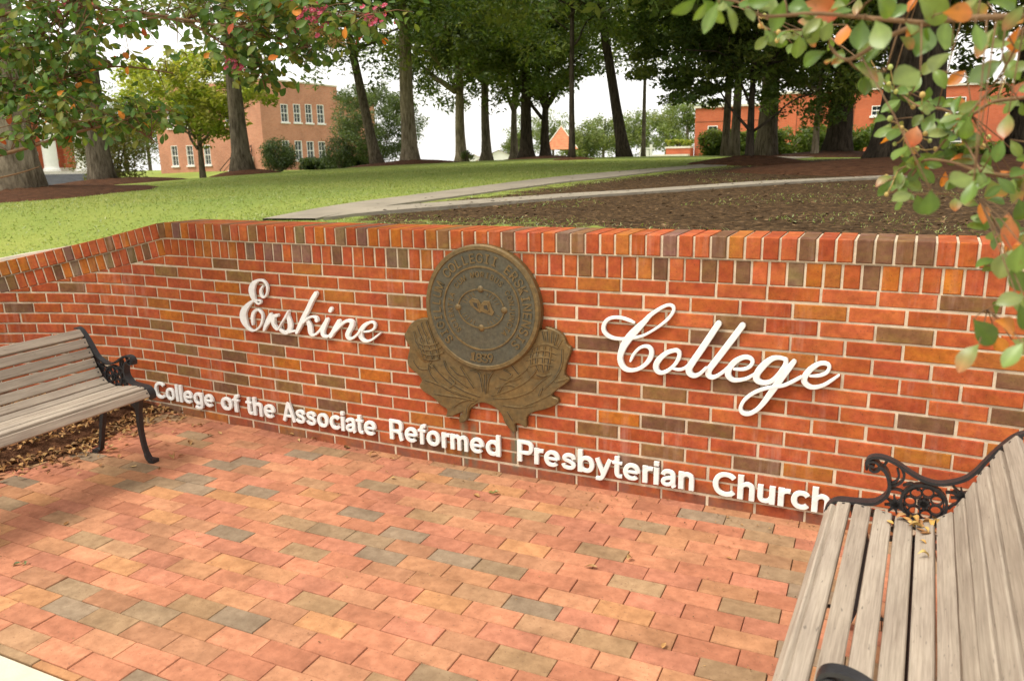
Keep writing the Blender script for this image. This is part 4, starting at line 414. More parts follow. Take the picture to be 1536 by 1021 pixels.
# block letters along the foot of the wall
def embolden(loops,off):
    out=[]
    for lp in loops:
        q=[p for i,p in enumerate(lp) if p!=lp[i-1]]; n=len(q); r=[]
        for i in range(n):
            a=np.array(q[i-1],float);b=np.array(q[i],float);c=np.array(q[(i+1)%n],float); t1=(b-a)/np.hypot(*(b-a));t2=(c-b)/np.hypot(*(c-b))
            n1=np.array([-t1[1],t1[0]]);n2=np.array([-t2[1],t2[0]]); m=n1+n2; k=m@m
            m=m*2/k if k>.5 else n1*1.2
            r.append((b[0]+m[0]*off,b[1]+m[1]*off*.62))
        out.append(r)
    return out
def glyph(ch,off):
    cu_=bpy.data.curves.new('glyph','CURVE'); cu_.dimensions='2D'; cu_.fill_mode='BOTH'; cu_.extrude=.01
    for lp in embolden(GLYPHS[ch],off*1000):
        sp=cu_.splines.new('POLY'); sp.points.add(len(lp)-1); sp.use_cyclic_u=True
        for p_,(gx_,gy_) in zip(sp.points,lp): p_.co=(gx_/1000,gy_/1000,0,1)
    o=bpy.data.objects.new('glyph',cu_); COL.objects.link(o); bpy.context.view_layer.update()
    me=bpy.data.meshes.new_from_object(o.evaluated_get(bpy.context.evaluated_depsgraph_get()))
    V=np.zeros(len(me.vertices)*3); me.vertices.foreach_get('co',V); Fc=[tuple(p.vertices) for p in me.polygons]
    bpy.data.objects.remove(o); bpy.data.curves.remove(cu_); bpy.data.meshes.remove(me)
    return V.reshape(-1,3),Fc
OFF=.020; 

# heavy sans-serif letters as centre lines (x,y,width,share of width that is horizontal), cap height 1
def _s(pts,w=.19):
    P=[tuple(p) for p in pts]; out=[]
    for i,p in enumerate(P):
        a=P[max(i-1,0)];b=P[min(i+1,len(P)-1)];t=np.array(b)-np.array(a); h=abs(t[1])/(abs(t[0])+abs(t[1])+1e-9); out.append((p[0],p[1],w*(.84+.16*h),h))
    return out
def _arc(cx,cy,rx,ry,a0,a1,n=22):
    return [(cx+rx*math.copysign(abs(math.cos(t))**.92,math.cos(t)),cy+ry*math.copysign(abs(math.sin(t))**.92,math.sin(t))) for t in np.linspace(R_(a0),R_(a1),n)]
BOWL=lambda cx: _s(_arc(cx,.365,.225,.290,90,450,30))
ARCH=lambda a,b:[(a,.40),(a+.015,.50),(a+.07,.60),(a+.17,.655),(b-.12,.65),(b-.03,.59),(b,.47),(b,.3),(b,0)]
PB=[(.1,.92),(.38,.92),(.50,.895),(.575,.80),(.585,.67),(.565,.545),(.49,.455),(.38,.43),(.1,.43)]
SANS={'C':[_s(_arc(.43,.5,.335,.42,42,318,26))],'o':[BOWL(.32)],'c':[_s(_arc(.32,.365,.225,.290,40,320,22))],
'e':[_s(_arc(.32,.365,.225,.290,0,318,26)),_s([(.12,.365),(.545,.365)],.15)],
'l':[_s([(.1,0),(.1,1)])],'i':[_s([(.1,0),(.1,.74)]),_s([(.1,.83),(.1,1)])],
'g':[_s(_arc(.31,.375,.215,.280,90,450,30)),_s([(.545,.74),(.545,.0)]+_arc(.315,.0,.23,.155,0,-152,10))],
'f':[_s([(.2,0),(.2,.62),(.2,.74),(.225,.86),(.29,.915),(.40,.915)],.18),_s([(.03,.665),(.39,.665)],.15)],
't':[_s([(.2,.95),(.2,.5),(.2,.24),(.225,.12),(.29,.075),(.40,.08)],.18),_s([(.03,.665),(.39,.665)],.15)],
'h':[_s([(.1,0),(.1,1)]),_s(ARCH(.1,.47),.18)],'n':[_s([(.1,0),(.1,.735)]),_s(ARCH(.1,.47),.18)],
'm':[_s([(.1,0),(.1,.735)]),_s(ARCH(.1,.42),.17),_s(ARCH(.42,.74),.17)],
'r':[_s([(.1,0),(.1,.735)]),_s([(.1,.40),(.115,.50),(.17,.60),(.27,.64),(.38,.64)],.18)],
'u':[_s([(.1,.735),(.1,.4),(.1,.25),(.13,.13),(.23,.08),(.34,.10),(.42,.18),(.46,.33)],.18),_s([(.475,0),(.475,.735)])],
'd':[BOWL(.32),_s([(.555,0),(.555,1)])],'b':[_s([(.1,0),(.1,1)]),BOWL(.335)],
'P':[_s([(.1,0),(.1,1)],.2),_s(PB,.18)],'R':[_s([(.1,0),(.1,1)],.2),_s(PB,.18),_s([(.40,.43),(.50,.39),(.55,.29),(.57,.14),(.61,0)],.19)],
'A':[_s([(.08,0),(.37,1)],.19),_s([(.70,0),(.41,1)],.19),_s([(.2,.29),(.58,.29)],.16)],
'y':[_s([(.09,.735),(.33,.06)],.18),_s([(.58,.735),(.36,.08),(.29,-.10),(.21,-.175),(.06,-.17)],.18)],
's':[_s([(.505,.50),(.47,.60),(.38,.65),(.28,.655),(.17,.61),(.135,.52),(.19,.44),(.31,.39),(.44,.33),(.505,.22),(.465,.12),(.36,.075),(.25,.075),(.14,.12),(.095,.23)],.175)],
'a':[_s([(.10,.50),(.15,.61),(.26,.655),(.38,.64),(.45,.56),(.46,.42),(.46,.18),(.475,.07),(.51,0)],.18),_s([(.45,.42),(.35,.385),(.21,.345),(.115,.26),(.115,.15),(.19,.08),(.30,.085),(.40,.15),(.45,.27)],.165)]}
cache={}
WORDS=[('College',-2.247,-1.718,.0835,.0885),('of',-1.655,-1.50,.0885,.0895),('the',-1.445,-1.222,.0895,.091),('Associate',-1.161,-.511,.091,.0925),('Reformed',-.424,.223,.0925,.089),('Presbyterian',.313,1.165,.083,.068),('Church',1.246,1.722,.066,.062)]
church=thing('block_lettering','row of white raised block letters along the foot of the brick wall naming the church','lettering',W(0,.06,.01))
for word,sL,sR,b0,b1 in WORDS:
    pieces=[];x=0.0
    for i,ch in enumerate(word):
        st=SANS[ch]; x0=min(min(p[0]-p[2]/2*p[3] for p in s) for s in st); x1=max(max(p[0]+p[2]/2*p[3] for p in s) for s in st)
        gap=0 if i==0 else .085
        if i and (ch in 'tyf' or word[i-1] in 'rytfP'): gap=.035
        if i and word[i-1]=='A': gap=.02
        x+=gap; pieces.append((st,x-x0)); x+=x1-x0
    k=(sR-sL)/x; kz=.1075
    for st,dx in pieces:
        mb=MB()
        for q,s in enumerate(st):
            c=[(sL+k*(p[0]+dx),b0+(b1-b0)*(p[0]+dx)/x+p[1]*kz,p[2]*(k*p[3]+kz*(1-p[3]))) for p in s]
            ribbon(mb,c,.005,.019,.0006,.0007*q,flat=True,ns=1 if len(c)==2 else 2)
        o=mb.build('letter',M['white'],church); o.matrix_parent_inverse=Matrix.Translation(church.location).inverted()
# ------------------------------------------------------------------ bronze seal over thistle leaves
SX,SZ=.149,.827
seal=thing('bronze_seal','round bronze college seal mounted over two crossed bronze thistles on the brick wall','plaque',W(SX,SZ,0))
inv=Matrix.Translation(seal.location).inverted()
def sb(mb,name,m,smooth=False,parent=None):
    o=mb.build(name,m,parent or seal,smooth); 
    if parent is None: o.matrix_parent_inverse=inv
    return o
def slab(mb,poly,back,front,ch,c=(.2,.11,.03)):
    n=len(poly); P=np.array(poly); 
    # inset by averaged edge normals
    ins=[]
    area=.5*sum(P[i][0]*P[(i+1)%n][1]-P[(i+1)%n][0]*P[i][1] for i in range(n)); sg=1 if area>0 else -1
    for i in range(n):
        t=P[(i+1)%n]-P[i-1]; t=t/np.hypot(*t); ins.append(P[i]+sg*np.array([-t[1],t[0]])*ch)
    vs=[W(p[0],p[1],back) for p in P]+[W(p[0],p[1],front-ch) for p in P]+[W(p[0],p[1],front) for p in ins]
    fs=[tuple(range(2*n,3*n)) if sg>0 else tuple(range(3*n-1,2*n-1,-1))]
    for a in range(n):
        q=(a+1)%n; fs+=[(a,q,q+n,a+n),(a+n,q+n,q+2*n,a+2*n)]
    mb.add(vs,fs,c)
mb=MB(); pp=[tuple(p[:2]) for p in spline([(*p,0) for p in PLATE]+[(*PLATE[0],0)],3)][:-1]
slab(mb,pp,.002,.026,.004); sb(mb,'thistle_plate',M['bronze'])
def cord(mb,pts,w,front,lift=.003,c=(.2,.1,.03)):
    """raised half-round cord on the wall plane"""
    P=spline([(*p,0) for p in pts],5); n=len(P); vs=[];fs=[]
    for i,p in enumerate(P):
        a=P[max(i-1,0)];b=P[min(i+1,n-1)];t=(b-a)[:2];t=t/(np.hypot(*t)+1e-9);nn=np.array([-t[1],t[0]]); ww=w*(.45+.55*math.sin(math.pi*min(1,max(0,(i+.5)/n))))
        for u,h in ((1,0),(.5,1),(-.5,1),(-1,0)):
            px_,pz_=p[0]+nn[0]*ww/2*u,p[1]+nn[1]*ww/2*u; vs.append(W(px_,pz_,(front(px_,pz_) if callable(front) else front)-.001+h*lift))
    for i in range(n-1):
        for k in range(3): fs.append((i*4+k,i*4+k+1,(i+1)*4+k+1,(i+1)*4+k))
    mb.add(vs,fs,c)
def plate_front(px_,pz_):
    f=.0262
    for cx,cz,rx,rz,ro in ((-.178,.600,.062,.075,.25),(.428,.568,.066,.072,-.15)):
        a,b=px_-cx,pz_-cz; u_,v_=a*math.cos(ro)+b*math.sin(ro),-a*math.sin(ro)+b*math.cos(ro); q2=(u_/rx)**2+(v_/rz)**2
        if q2<1: f=max(f,.0240+.0075*math.sqrt(1-q2))
    return f
mb=MB(); mr=MB()
for j,l in enumerate(ENGR):
    cord(mb,l,.0064,plate_front,.0014+.0002*(j%5))
    cord(mr,[(a+.006,b+.003) for a,b in l],.010,(lambda a_,b_: plate_front(a_,b_)-.0007),.0042+.0002*(j%6))
sb(mb,'groove',M['bronze_dark']); sb(mr,'leaf_vein',M['bronze'])
# rounded leaves and thistle heads raised off the plate
mb=MB()
def dome(mb,cx,cz,rx,rz,rot,front,h,n=20):
    vs=[];fs=[]; ca,sa=math.cos(rot),math.sin(rot); K=5
    for j in range(K):
        q=1-j/K; hh=h*math.sqrt(max(0,1-q*q))
        for i in range(n):
            th=2*math.pi*i/n; a,b=rx*q*math.cos(th),rz*q*math.sin(th); vs.append(W(cx+a*ca-b*sa,cz+a*sa+b*ca,front+hh))
    vs.append(W(cx,cz,front+h))
    for j in range(K-1):
        for i in range(n):
            q=(i+1)%n; fs.append((j*n+i,j*n+q,(j+1)*n+q,(j+1)*n+i))
    for i in range(n): fs.append(((K-1)*n+i,(K-1)*n+(i+1)%n,K*n))
    mb.add(vs,fs,(.2,.1,.03))
dome(mb,-.178,.600,.062,.075,.25,.0235,.0075); sb(mb,'thistle_head',M['bronze'],True); mb=MB(); dome(mb,.428,.568,.066,.072,-.15,.0235,.0075); sb(mb,'thistle_head',M['bronze'],True)
# disc
mb=MB(); circ=lambda r,n=96:[(SX+r*math.cos(2*math.pi*i/n),SZ+r*math.sin(2*math.pi*i/n)) for i in range(n)]
slab(mb,circ(.302),.002,.040,.004); disc=sb(mb,'seal_disc',M['bronze'])
def ringpoly(mb,r0,r1,front,lift,n=96,ex=1.0):
    vs=[];fs=[]
    prof=[(r0,0),(r0+(r1-r0)*.2,lift),(r0+(r1-r0)*.8,lift),(r1,0)]
    for i in range(n):
        th=2*math.pi*i/n
        for r,h in prof: vs.append(W(SX+r*math.cos(th),SZ+r*ex*math.sin(th),front+h))
    for i in range(n):
        q=(i+1)%n
        for k in range(3): fs.append((i*4+k,q*4+k,q*4+k+1,i*4+k+1))
    mb.add(vs,fs,(.2,.1,.03))
mb=MB(); slab(mb,circ(.276),.030,.0412,.0006); sb(mb,'field',M['bronze_field'])
mb=MB(); ringpoly(mb,.274,.300,.039,.006); ringpoly(mb,.193,.203,.041,.004)
ringpoly(mb,.115,.124,.041,.004,72,.77)
sb(mb,'ring',M['bronze'],False)
for dx,dz in ((0,.093),(.121,0),(0,-.093),(-.121,0)): mb=MB(); dome(mb,SX+dx,SZ+dz,.017,.017,0,.0412,.007,14); sb(mb,'boss',M['bronze'],True)
# open book in the middle
mb=MB()
def quad3(mb,pts,f0,f1):
    slab(mb,pts,f0,f1,.0016)
bx=[(-.062,.032),(-.052,.012),(-.006,-.020),(.004,-.014),(.060,-.030),(.071,-.012),(.058,.008),(.048,.040),(.020,.040),(.002,.024),(-.012,.044),(-.044,.050)]
quad3(mb,[(SX+a,SZ+b) for a,b in bx][::-1],.040,.0448)
for pg in ([(-.046,.038),(-.036,.006),(-.006,-.010),(-.012,.034)],[(.010,.024),(.014,-.004),(.048,-.014),(.040,.030)]):
    quad3(mb,[(SX+a,SZ+b) for a,b in pg],.0440,.0470)
book=sb(mb,'open_book',M['bronze']); pg_=MB()
for pg in ([(-.040,.030),(-.033,.011),(-.012,-.001),(-.016,.027)],[(.016,.018),(.019,.002),(.042,-.006),(.036,.022)]): quad3(pg_,[(SX+a,SZ+b) for a,b in pg],.0460,.0476)
o=pg_.build('page',M['bronze_dark'],book); o['kind']='stuff'
mb=MB()
for th in np.linspace(0,2*math.pi,32,endpoint=False):
    if abs(math.cos(th))>.93 or abs(math.sin(th))>.96: continue
    a=np.array([math.cos(th),.77*math.sin(th)]); mb=MB(); cord(mb,[(SX+a[0]*.083,SZ+a[1]*.083),(SX+a[0]*.095,SZ+a[1]*.095),(SX+a[0]*.108,SZ+a[1]*.108)],.0045,.0412,.0022); sb(mb,'ray',M['bronze'])
def arc_text(txt,R,size,a0,a1,depth,name,flip=False,off=.010,wide=.75):
    mb=MB(); n=len(txt)
    for i,ch in enumerate(txt+' '):
        if ch==' ':
            sb(mb,name,M['bronze']); mb=MB(); continue
        key=('a',ch)
        if key not in cache: cache[key]=glyph(ch,off)
        V,Fc=cache[key]; th=R_(a0+(a1-a0)*i/(n-1)); xm=(V[:,0].min()+V[:,0].max())/2; vs=[]
        er=np.array([math.cos(th),math.sin(th)]); et=np.array([math.sin(th),-math.cos(th)])
        if flip: er,et=-er,-et
        for vx,vy,vz in V:
            p=np.array([SX,SZ])+np.array([math.cos(th),math.sin(th)])*R+et*(vx-xm)*size*wide*1.38/.75+er*(vy-.255)*size*1.38
            vs.append(W(p[0],p[1],.0405 if vz<0 else .0405+depth))
        mb.add(vs,Fc,(.2,.1,.03))
arc_text('SIGILLUM COLLEGII ERSKINENSIS',.2385,.062,222,-42,.0045,'outer_inscription',wide=.68)
arc_text('SCIENTIA CUM MORIBUS CONJUNCTA',.163,.036,222,-42,.0035,'inner_inscription',wide=.66)
arc_text('1839',.2385,.060,-101,-79,.0045,'date',flip=True,wide=.8)
# ------------------------------------------------------------------ paving
pv=MB()
PV=[(.41,.170,.095),(.435,.188,.104),(.38,.152,.086),(.425,.20,.108),(.395,.160,.096)]; PT=[(.42,.205,.095),(.37,.18,.092),(.34,.165,.09)]; PD=[(.30,.190,.105),(.265,.178,.105),(.235,.168,.11),(.315,.19,.10),(.33,.185,.10)]
def paver(x,y,w,d,c):
    x0,x1,y0,y1=x+.0011,x+w-.0011,y+.0011,y+d-.0011; z=random.uniform(-.0015,.0015); tx,ty=random.uniform(-.0012,.0012),random.uniform(-.0012,.0012); ch=.0018
    zt=lambda px,py: z+tx*(px-x)/w+ty*(py-y)/d
    a=[(x0,y0),(x1,y0),(x1,y1),(x0,y1)]; b=[(x0+ch,y0+ch),(x1-ch,y0+ch),(x1-ch,y1-ch),(x0+ch,y1-ch)]
    vs=[(p[0],p[1],zt(*p)) for p in b]+[(p[0],p[1],zt(*p)-.003) for p in a]+[(p[0],p[1],-.03) for p in a]
    fs=[(0,1,2,3)]+[(k+4,(k+1)%4+4,(k+1)%4,k) for k in range(4)]+[(k+8,(k+1)%4+8,(k+1)%4+4,k+4) for k in range(4)]
    pv.add(vs,fs,c)
PL,PW=.1975,.0925; row=0; y=-1.9935+PW*0
y=-1.931
yy=y; first=True
while yy<.16:
    sh=(PL/2 if row%2 else 0)+random.uniform(-.012,.012)
    nx=int(7.4/PL)
    for i in range(nx):
        x=-3.05+sh+i*PL+(.1*PL)
        r=random.random(); c=random.choice(PV) if r<.57 else random.choice(PT) if r<.79 else random.choice(PD)
        yw=np.interp(x+.1,_X,_Y)
        if yy>yw-.005: continue
        paver(x,yy,PL,.0325 if first else PW,jit(c,.1))
    row+=1; yy+=.0325 if first else PW; first=False
o=pv.build('brick_paving',M['paver']); tag(o,kind='structure')
mb=MB(); mb.add([(-9,-14,-.012),(9,-14,-.012),(9,.3,-.012),(-9,.3,-.012)],[(0,1,2,3)]); tag(mb.build('paving_bed',M['joint_sand']),kind='structure')
mb=MB(); y1=y-.004
for a,b in ((-6,-2.6),(-2.592,-1.1),(-1.092,.45),(.458,2.0),(2.008,5)):
    mb.add([(a,-9,.002),(b,-9,.002),(b,y1-.006,.002),(a,y1-.006,.002),(a,y1,-.006),(b,y1,-.006)],[(0,1,2,3),(3,2,5,4)],(.5,.45,.33))
tag(mb.build('concrete_walk',M['concrete']),kind='structure')
# ------------------------------------------------------------------ benches
def bar(mb,pts,wl,th,l0=0.0,c=(.02,.02,.02),n=5,smooth=True):
    """flat iron bar along (u,z) points; wl wide along the bench, th thick"""
    P=[p[:2] for p in spline([(*p,0) for p in pts],n)] if smooth else [np.array(p) for p in pts]; m=len(P); vs=[];fs=[]
    for i,p in enumerate(P):
        a=P[max(i-1,0)];b=P[min(i+1,m-1)];t=(b-a);t=t/(np.hypot(*t)+1e-9);nn=np.array([-t[1],t[0]])
        tt=th[min(int(i/m*len(th)),len(th)-1)] if isinstance(th,(list,tuple)) else th
        hw=(wl[min(int(i/m*len(wl)),len(wl)-1)] if isinstance(wl,(list,tuple)) else wl)/2
        for u,l in ((.5,-1),(.5,1),(-.5,1),(-.5,-1)): q=p+nn*tt*u; vs.append((q[0],l0+l*hw,q[1]))
    for i in range(m-1):
        for k in range(4): q=(k+1)%4; fs.append((i*4+k,i*4+q,(i+1)*4+q,(i+1)*4+k))
    fs+=[(0,1,2,3),((m-1)*4+3,(m-1)*4+2,(m-1)*4+1,(m-1)*4)]
    mb.add(vs,fs,c)
def ring(mb,cx,cz,r,wl,th,l0,n=20): bar(mb,[(cx+r*math.cos(2*math.pi*i/n),cz+r*math.sin(2*math.pi*i/n)) for i in range(n+1)],wl,th,l0,smooth=False)
SEATSTRIP=[(.0,.375),(-.003,.40),(.010,.424),(.035,.438),(.08,.442),(.129,.45),(.151,.466),(.166,.487),(.170,.512),(.165,.539),(.154,.561),(.137,.572)]
ARM=[(.123,.568),(.112,.572),(.112,.560),(.124,.553),(.137,.562),(.133,.580),(.115,.585),(.102,.572),(.103,.556),(.100,.575),(.106,.590),(.121,.599),(.148,.600),(.181,.589),(.226,.563),(.258,.549),(.293,.544),(.326,.552),(.361,.570),(.387,.598),(.412,.640),(.439,.681),(.466,.714),(.490,.730),(.515,.728)]
LOW=[(.035,.425),(.09,.418),(.143,.412),(.192,.404),(.24,.400),(.286,.408),(.326,.430),(.357,.460),(.381,.512),(.407,.580),(.439,.648),(.460,.690),(.485,.722)]
FLEG=[(.085,.42),(.100,.36),(.115,.30),(.120,.21),(.113,.12),(.098,.05),(.078,.015),(.035,.012)]
RLEG=[(.33,.42),(.365,.33),(.400,.232),(.428,.134),(.448,.055),(.468,.018),(.505,.014)]
SLAT=[(.000,.388),(.010,.415),(.032,.431),(.08,.433),(.14,.428),(.19,.419),(.24,.414),(.285,.421),(.322,.442),(.350,.470),(.374,.520),(.400,.585),(.432,.652),(.452,.689),(.480,.722)]
def make_bench(name,label,L):
    root=thing(name,label,'bench')
    for l0 in (0.0,L):
        mb=MB()
        bar(mb,SEATSTRIP,.040,.010,l0); bar(mb,ARM[9:],.030,.009,l0); bar(mb,LOW,.034,.012,l0)
        bar(mb,ARM[:10],.034,.007,l0,n=4)
        bar(mb,[(.170,.512),(.192,.522),(.206,.545),(.200,.570),(.187,.583)],.016,.007,l0); bar(mb,[(.150,.575),(.158,.592),(.173,.592)],.016,.007,l0)
        bar(mb,[(.171,.520),(.185,.530),(.192,.548),(.186,.572)],.014,.006,l0)
        bar(mb,[(.168,.500),(.186,.505),(.206,.500),(.212,.480)],.014,.006,l0); bar(mb,[(.206,.520),(.226,.531),(.244,.520),(.246,.512)],.014,.006,l0)
        for cx,cz,r,n_ in ((.190,.455,.030,8),(.362,.512,.030,8)):
            for k in range(n_):
                a=2*math.pi*k/n_+.2; bar(mb,[(cx,cz),(cx+r*math.cos(a),cz+r*math.sin(a))],.014,[.013,.005],l0,n=3)
        bar(mb,[(.335,.545),(.352,.528),(.372,.530),(.392,.548),(.398,.575)],.014,.006,l0); bar(mb,[(.330,.470),(.345,.488),(.372,.495)],.014,.006,l0); bar(mb,[(.318,.520),(.338,.522),(.352,.512)],.014,.006,l0)
        bar(mb,[(.395,.59),(.405,.605),(.42,.622),(.43,.655)],.012,.005,l0)
        bar(mb,[(.12,.30),(.17,.335),(.25,.348),(.32,.335),(.40,.232)],.022,.010,l0)
        bar(mb,[(.14,.40),(.20,.365),(.25,.352),(.30,.365),(.34,.41)],.018,.008,l0)
        for k in range(5): ring(mb,.165+.04*k,.378+(.004 if k%2 else -.004),.015,.014,.005,l0,10)
        fr=mb.build('iron_frame',M['iron'],root)
        rs=MB(); cx,cz=.265,.474
        ring(rs,cx,cz,.0605,.022,.008,l0,28); ring(rs,cx,cz,.053,.014,.004,l0,28); 
        for k in range(7):
            a=2*math.pi*k/7+.45; ring(rs,cx+.0365*math.cos(a),cz+.0365*math.sin(a),.0155,.014,.0045,l0,14)
        for k in range(8):
            a=2*math.pi*k/8; bar(rs,[(cx,cz),(cx+.017*math.cos(a),cz+.017*math.sin(a))],.024,[.016,.008],l0,n=3)
        rs.build('rosette',M['iron'],fr)
        for pts in (FLEG,RLEG):
            lg=MB(); bar(lg,pts,[.030,.028,.026,.024,.026,.032,.044],[.034,.030,.025,.021,.018,.018,.020],l0); lg.build('leg',M['iron'],fr)
    # slats
    P=[p[:2] for p in spline([(*p,0) for p in SLAT],12)]; d=np.concatenate([[0],np.cumsum([np.hypot(*(P[i+1]-P[i])) for i in range(len(P)-1)])]); T=d[-1]; n=12
    PA=np.array(P); at=lambda s: np.array([np.interp(s,d,PA[:,0]),np.interp(s,d,PA[:,1])])
    ws=[.044,.040]+[.050]*10; gap=(T-sum(ws))/(n-1); seat,back=MB(),MB(); s=0
    for k in range(n):
        a,b=at(s),at(s+ws[k]); t=(b-a)/np.hypot(*(b-a)); nn=np.array([-t[1],t[0]]); c=(a+b)/2+nn*random.uniform(-.0012,.0012); w=ws[k]*.985; th=.020; r=.0035
        prof=[(-w/2,-th/2),(-w/2,th/2-r),(-w/2+r,th/2),(w/2-r,th/2),(w/2,th/2-r),(w/2,-th/2)]
        vs=[]; K=9; wob=[random.uniform(-.0012,.0012) for _ in range(K+1)]
        l_a,l_b=.017+random.uniform(-.003,.003),L-.017+random.uniform(-.003,.003)
        for j in range(K+1):
            l=l_a+(l_b-l_a)*j/K
            for e,f in prof: q=c+t*e+nn*(f+wob[j]); vs.append((q[0],l,q[1]))
        fs=[]; m=len(prof)
        for j in range(K):
            for i in range(m): q=(i+1)%m; fs.append((j*m+i,j*m+q,(j+1)*m+q,(j+1)*m+i))
        fs+=[tuple(range(m)),tuple(K*m+i for i in range(m-1,-1,-1))]
        base=random.choice([(.325,.278,.226),(.30,.256,.208),(.35,.30,.244),(.315,.266,.214)])
        (seat if k<6 else back).add(vs,fs,jit(base,.08)); s+=ws[k]+gap
    seat.build('seat',M['wood'],root); back.build('backrest',M['wood'],root)
    bo=MB(); s=0
    for k in range(n):
        a,b=at(s),at(s+ws[k]); t=(b-a)/np.hypot(*(b-a)); nn=np.array([-t[1],t[0]]); c=(a+b)/2+nn*.0102
        for l in (.03,L-.03):
            vs=[(c[0]+t[0]*.0045*math.cos(q)+nn[0]*.0006,l+.0045*math.sin(q),c[1]+t[1]*.0045*math.cos(q)+nn[1]*.0006) for q in np.linspace(0,2*math.pi,8,endpoint=False)]
            vs+= [(v[0]-nn[0]*.006,v[1],v[2]-nn[1]*.006) for v in vs]
            bo.add(vs,[tuple(range(8))]+[(i,(i+1)%8,(i+1)%8+8,i+8) for i in range(8)],(.05,.05,.05))
        s+=ws[k]+gap
    o=bo.build('bolt',M['iron'],root); o['kind']='stuff'
    rd=MB(); rd.tube([(.25,0,.345),(.25,L*.5,.340),(.25,L,.345)],.006,8); rd.tube([(.24,L*.5,.385),(.10,L*.5,.40),(.0,L*.5,.375)],.005,6); rd.build('tie_rod',M['iron'],root)
    return root
LB=1.137
b1=make_bench('park_bench','weathered slat bench with black rosette arms at near right, dry leaves on its seat',LB)
b1.matrix_world=Matrix(((.99835,.0575,0,1.728-.0575*LB),(-.0575,.99835,0,-.72-.99835*LB),(0,0,1,0),(0,0,0,1)))
b2=make_bench('park_bench','weathered slat bench with black iron legs at left beside the leaf-strewn bed',1.3)
k=.945; b2.matrix_world=Matrix(((-k,0.03,0,-1.472),(-.03,-k,0,-.575),(0,0,k,0),(0,0,0,1)))
# ------------------------------------------------------------------ terrain behind the wall
def smooth(a,b,x): t=np.clip((x-a)/(b-a),0,1); return t*t*(3-2*t)
def hfar(x,y):
    x=np.asarray(x,float); y=np.asarray(y,float); d=np.hypot(x-C0.x,y-C0.y)
    cx=np.clip(x,-24,5); cy=np.clip(y,-3,34)
    h=Q[0]+Q[1]*cx+Q[2]*cy+Q[3]*cx*cy+Q[4]*cx*cx+Q[5]*cy*cy
    h=h-.029*np.clip(-14-x,0,32)*(1-smooth(20,32,y+.45*(x+15)))*smooth(6,14,y)
    return h-np.where(d>46,.012*(d-46),0)*smooth(-60,-20,x)*(1-smooth(-14,-6,x))
def H(x,y): return float(hfar(x,y))
P1T=np.array(P1T);P1B=np.array(P1B);P2T=np.array(P2T);P2B=np.array(P2B)
def soilmask(x,y):
    xb=np.interp(y,[0,1.4,2.5,4,6,8,11,16,24,40],[-2.2,-1.75,-1.55,-1.45,-1.2,-.8,-.25,.5,3.5,6])
    m=smooth(-.35,1.3,x-xb+.15)
    # greener strip right behind the coping, less soil near the wall
    m=m*(.44+.56*smooth(.4,1.7,y-.05*x+.5*np.clip(x,0,2)))
    # fallen leaves along the lower edge of the lawn
    m=np.maximum(m,.43*np.exp(-((x-xb+.7)/.7)**2)*smooth(5,9,y))
    far=smooth(13,19,y); m=m*(1-far*(1-smooth(.5,2.5,x)*.8))
    return m
ss=np.concatenate([np.linspace(-7,-2.3,70),np.linspace(-2.2,2.9,110),np.linspace(3,6.6,50)]); tt=np.concatenate([[.18],.27*np.exp(np.linspace(0,math.log(150/.27),110))])
S_,T_=np.meshgrid(ss,tt,indexing='ij'); th=np.interp(S_,_g,_th)
GX=np.interp(S_,_g,_X)+np.sin(th)*T_; GY=np.interp(S_,_g,_Y)+np.cos(th)*T_
cz=np.array([capz(s) for s in ss])[:,None]
GZ=hfar(GX,GY); k=smooth(.2,2.6,T_); near=np.minimum(GZ,cz-.045+.02*smooth(.2,.8,T_)); GZ=near*(1-k)+GZ*k
n1,n2=S_.shape; idx=np.arange(n1*n2).reshape(n1,n2)
qd=np.stack([idx[:-1,:-1],idx[:-1,1:],idx[1:,1:],idx[1:,:-1]],-1).reshape(-1,4)[:,::-1]
V=np.stack([GX,GY,GZ],-1).reshape(-1,3); sm=soilmask(GX,GY).ravel()
o=npmesh('lawn',V,qd,np.stack([sm,sm,sm],1),M['ground'],smooth=True); tag(o,kind='structure')
def ground_z(x,y):
    d2=(GX-x)**2+(GY-y)**2; i=int(np.argmin(d2)); return float(V[i,2])
# wide base of the surrounding land
mb=MB(); mb.add([(-700,-700,-1.2),(700,-700,-1.2),(700,900,-1.2),(-700,900,-1.2)],[(0,1,2,3)],(0,0,0)); tag(mb.build('ground',M['ground']),kind='structure')
# concrete walks over the lawn
def walk(name,T,B,lift):
    NS=150; tT=np.linspace(0,1,NS)
    def res(P): 
        d=np.concatenate([[0],np.cumsum(np.hypot(*np.diff(P,axis=0).T))]); d/=d[-1]
        w=np.ones(5)/5; a=np.stack([np.interp(tT,d,P[:,0]),np.interp(tT,d,P[:,1])],1); b=a.copy()
        for c in range(2): b[2:-2,c]=np.convolve(a[:,c],w,'valid')
        return b
    a,b=res(T),res(B); vs=[];fs=[]
    a=a+RNG.normal(size=a.shape)*.007; b=b+RNG.normal(size=b.shape)*.007
    for i in range(NS):
        for f in (0,.33,.67,1):
            p=a[i]*(1-f)+b[i]*f; vs.append((p[0],p[1],H(*p)+lift))
        p=b[i]; vs.append((p[0],p[1],H(*p)-.03)); p=a[i]; vs.append((p[0],p[1],H(*p)-.03))
    for i in range(NS-1):
        for k in (0,1,2,3): fs.append((i*6+k,i*6+k+1,(i+1)*6+k+1,(i+1)*6+k))
        fs.append((i*6+5,i*6,(i+1)*6,(i+1)*6+5))
    mb=MB(); mb.add(vs,fs,(.4,.36,.3)); o=mb.build(name,M['path']); tag(o,kind='structure')
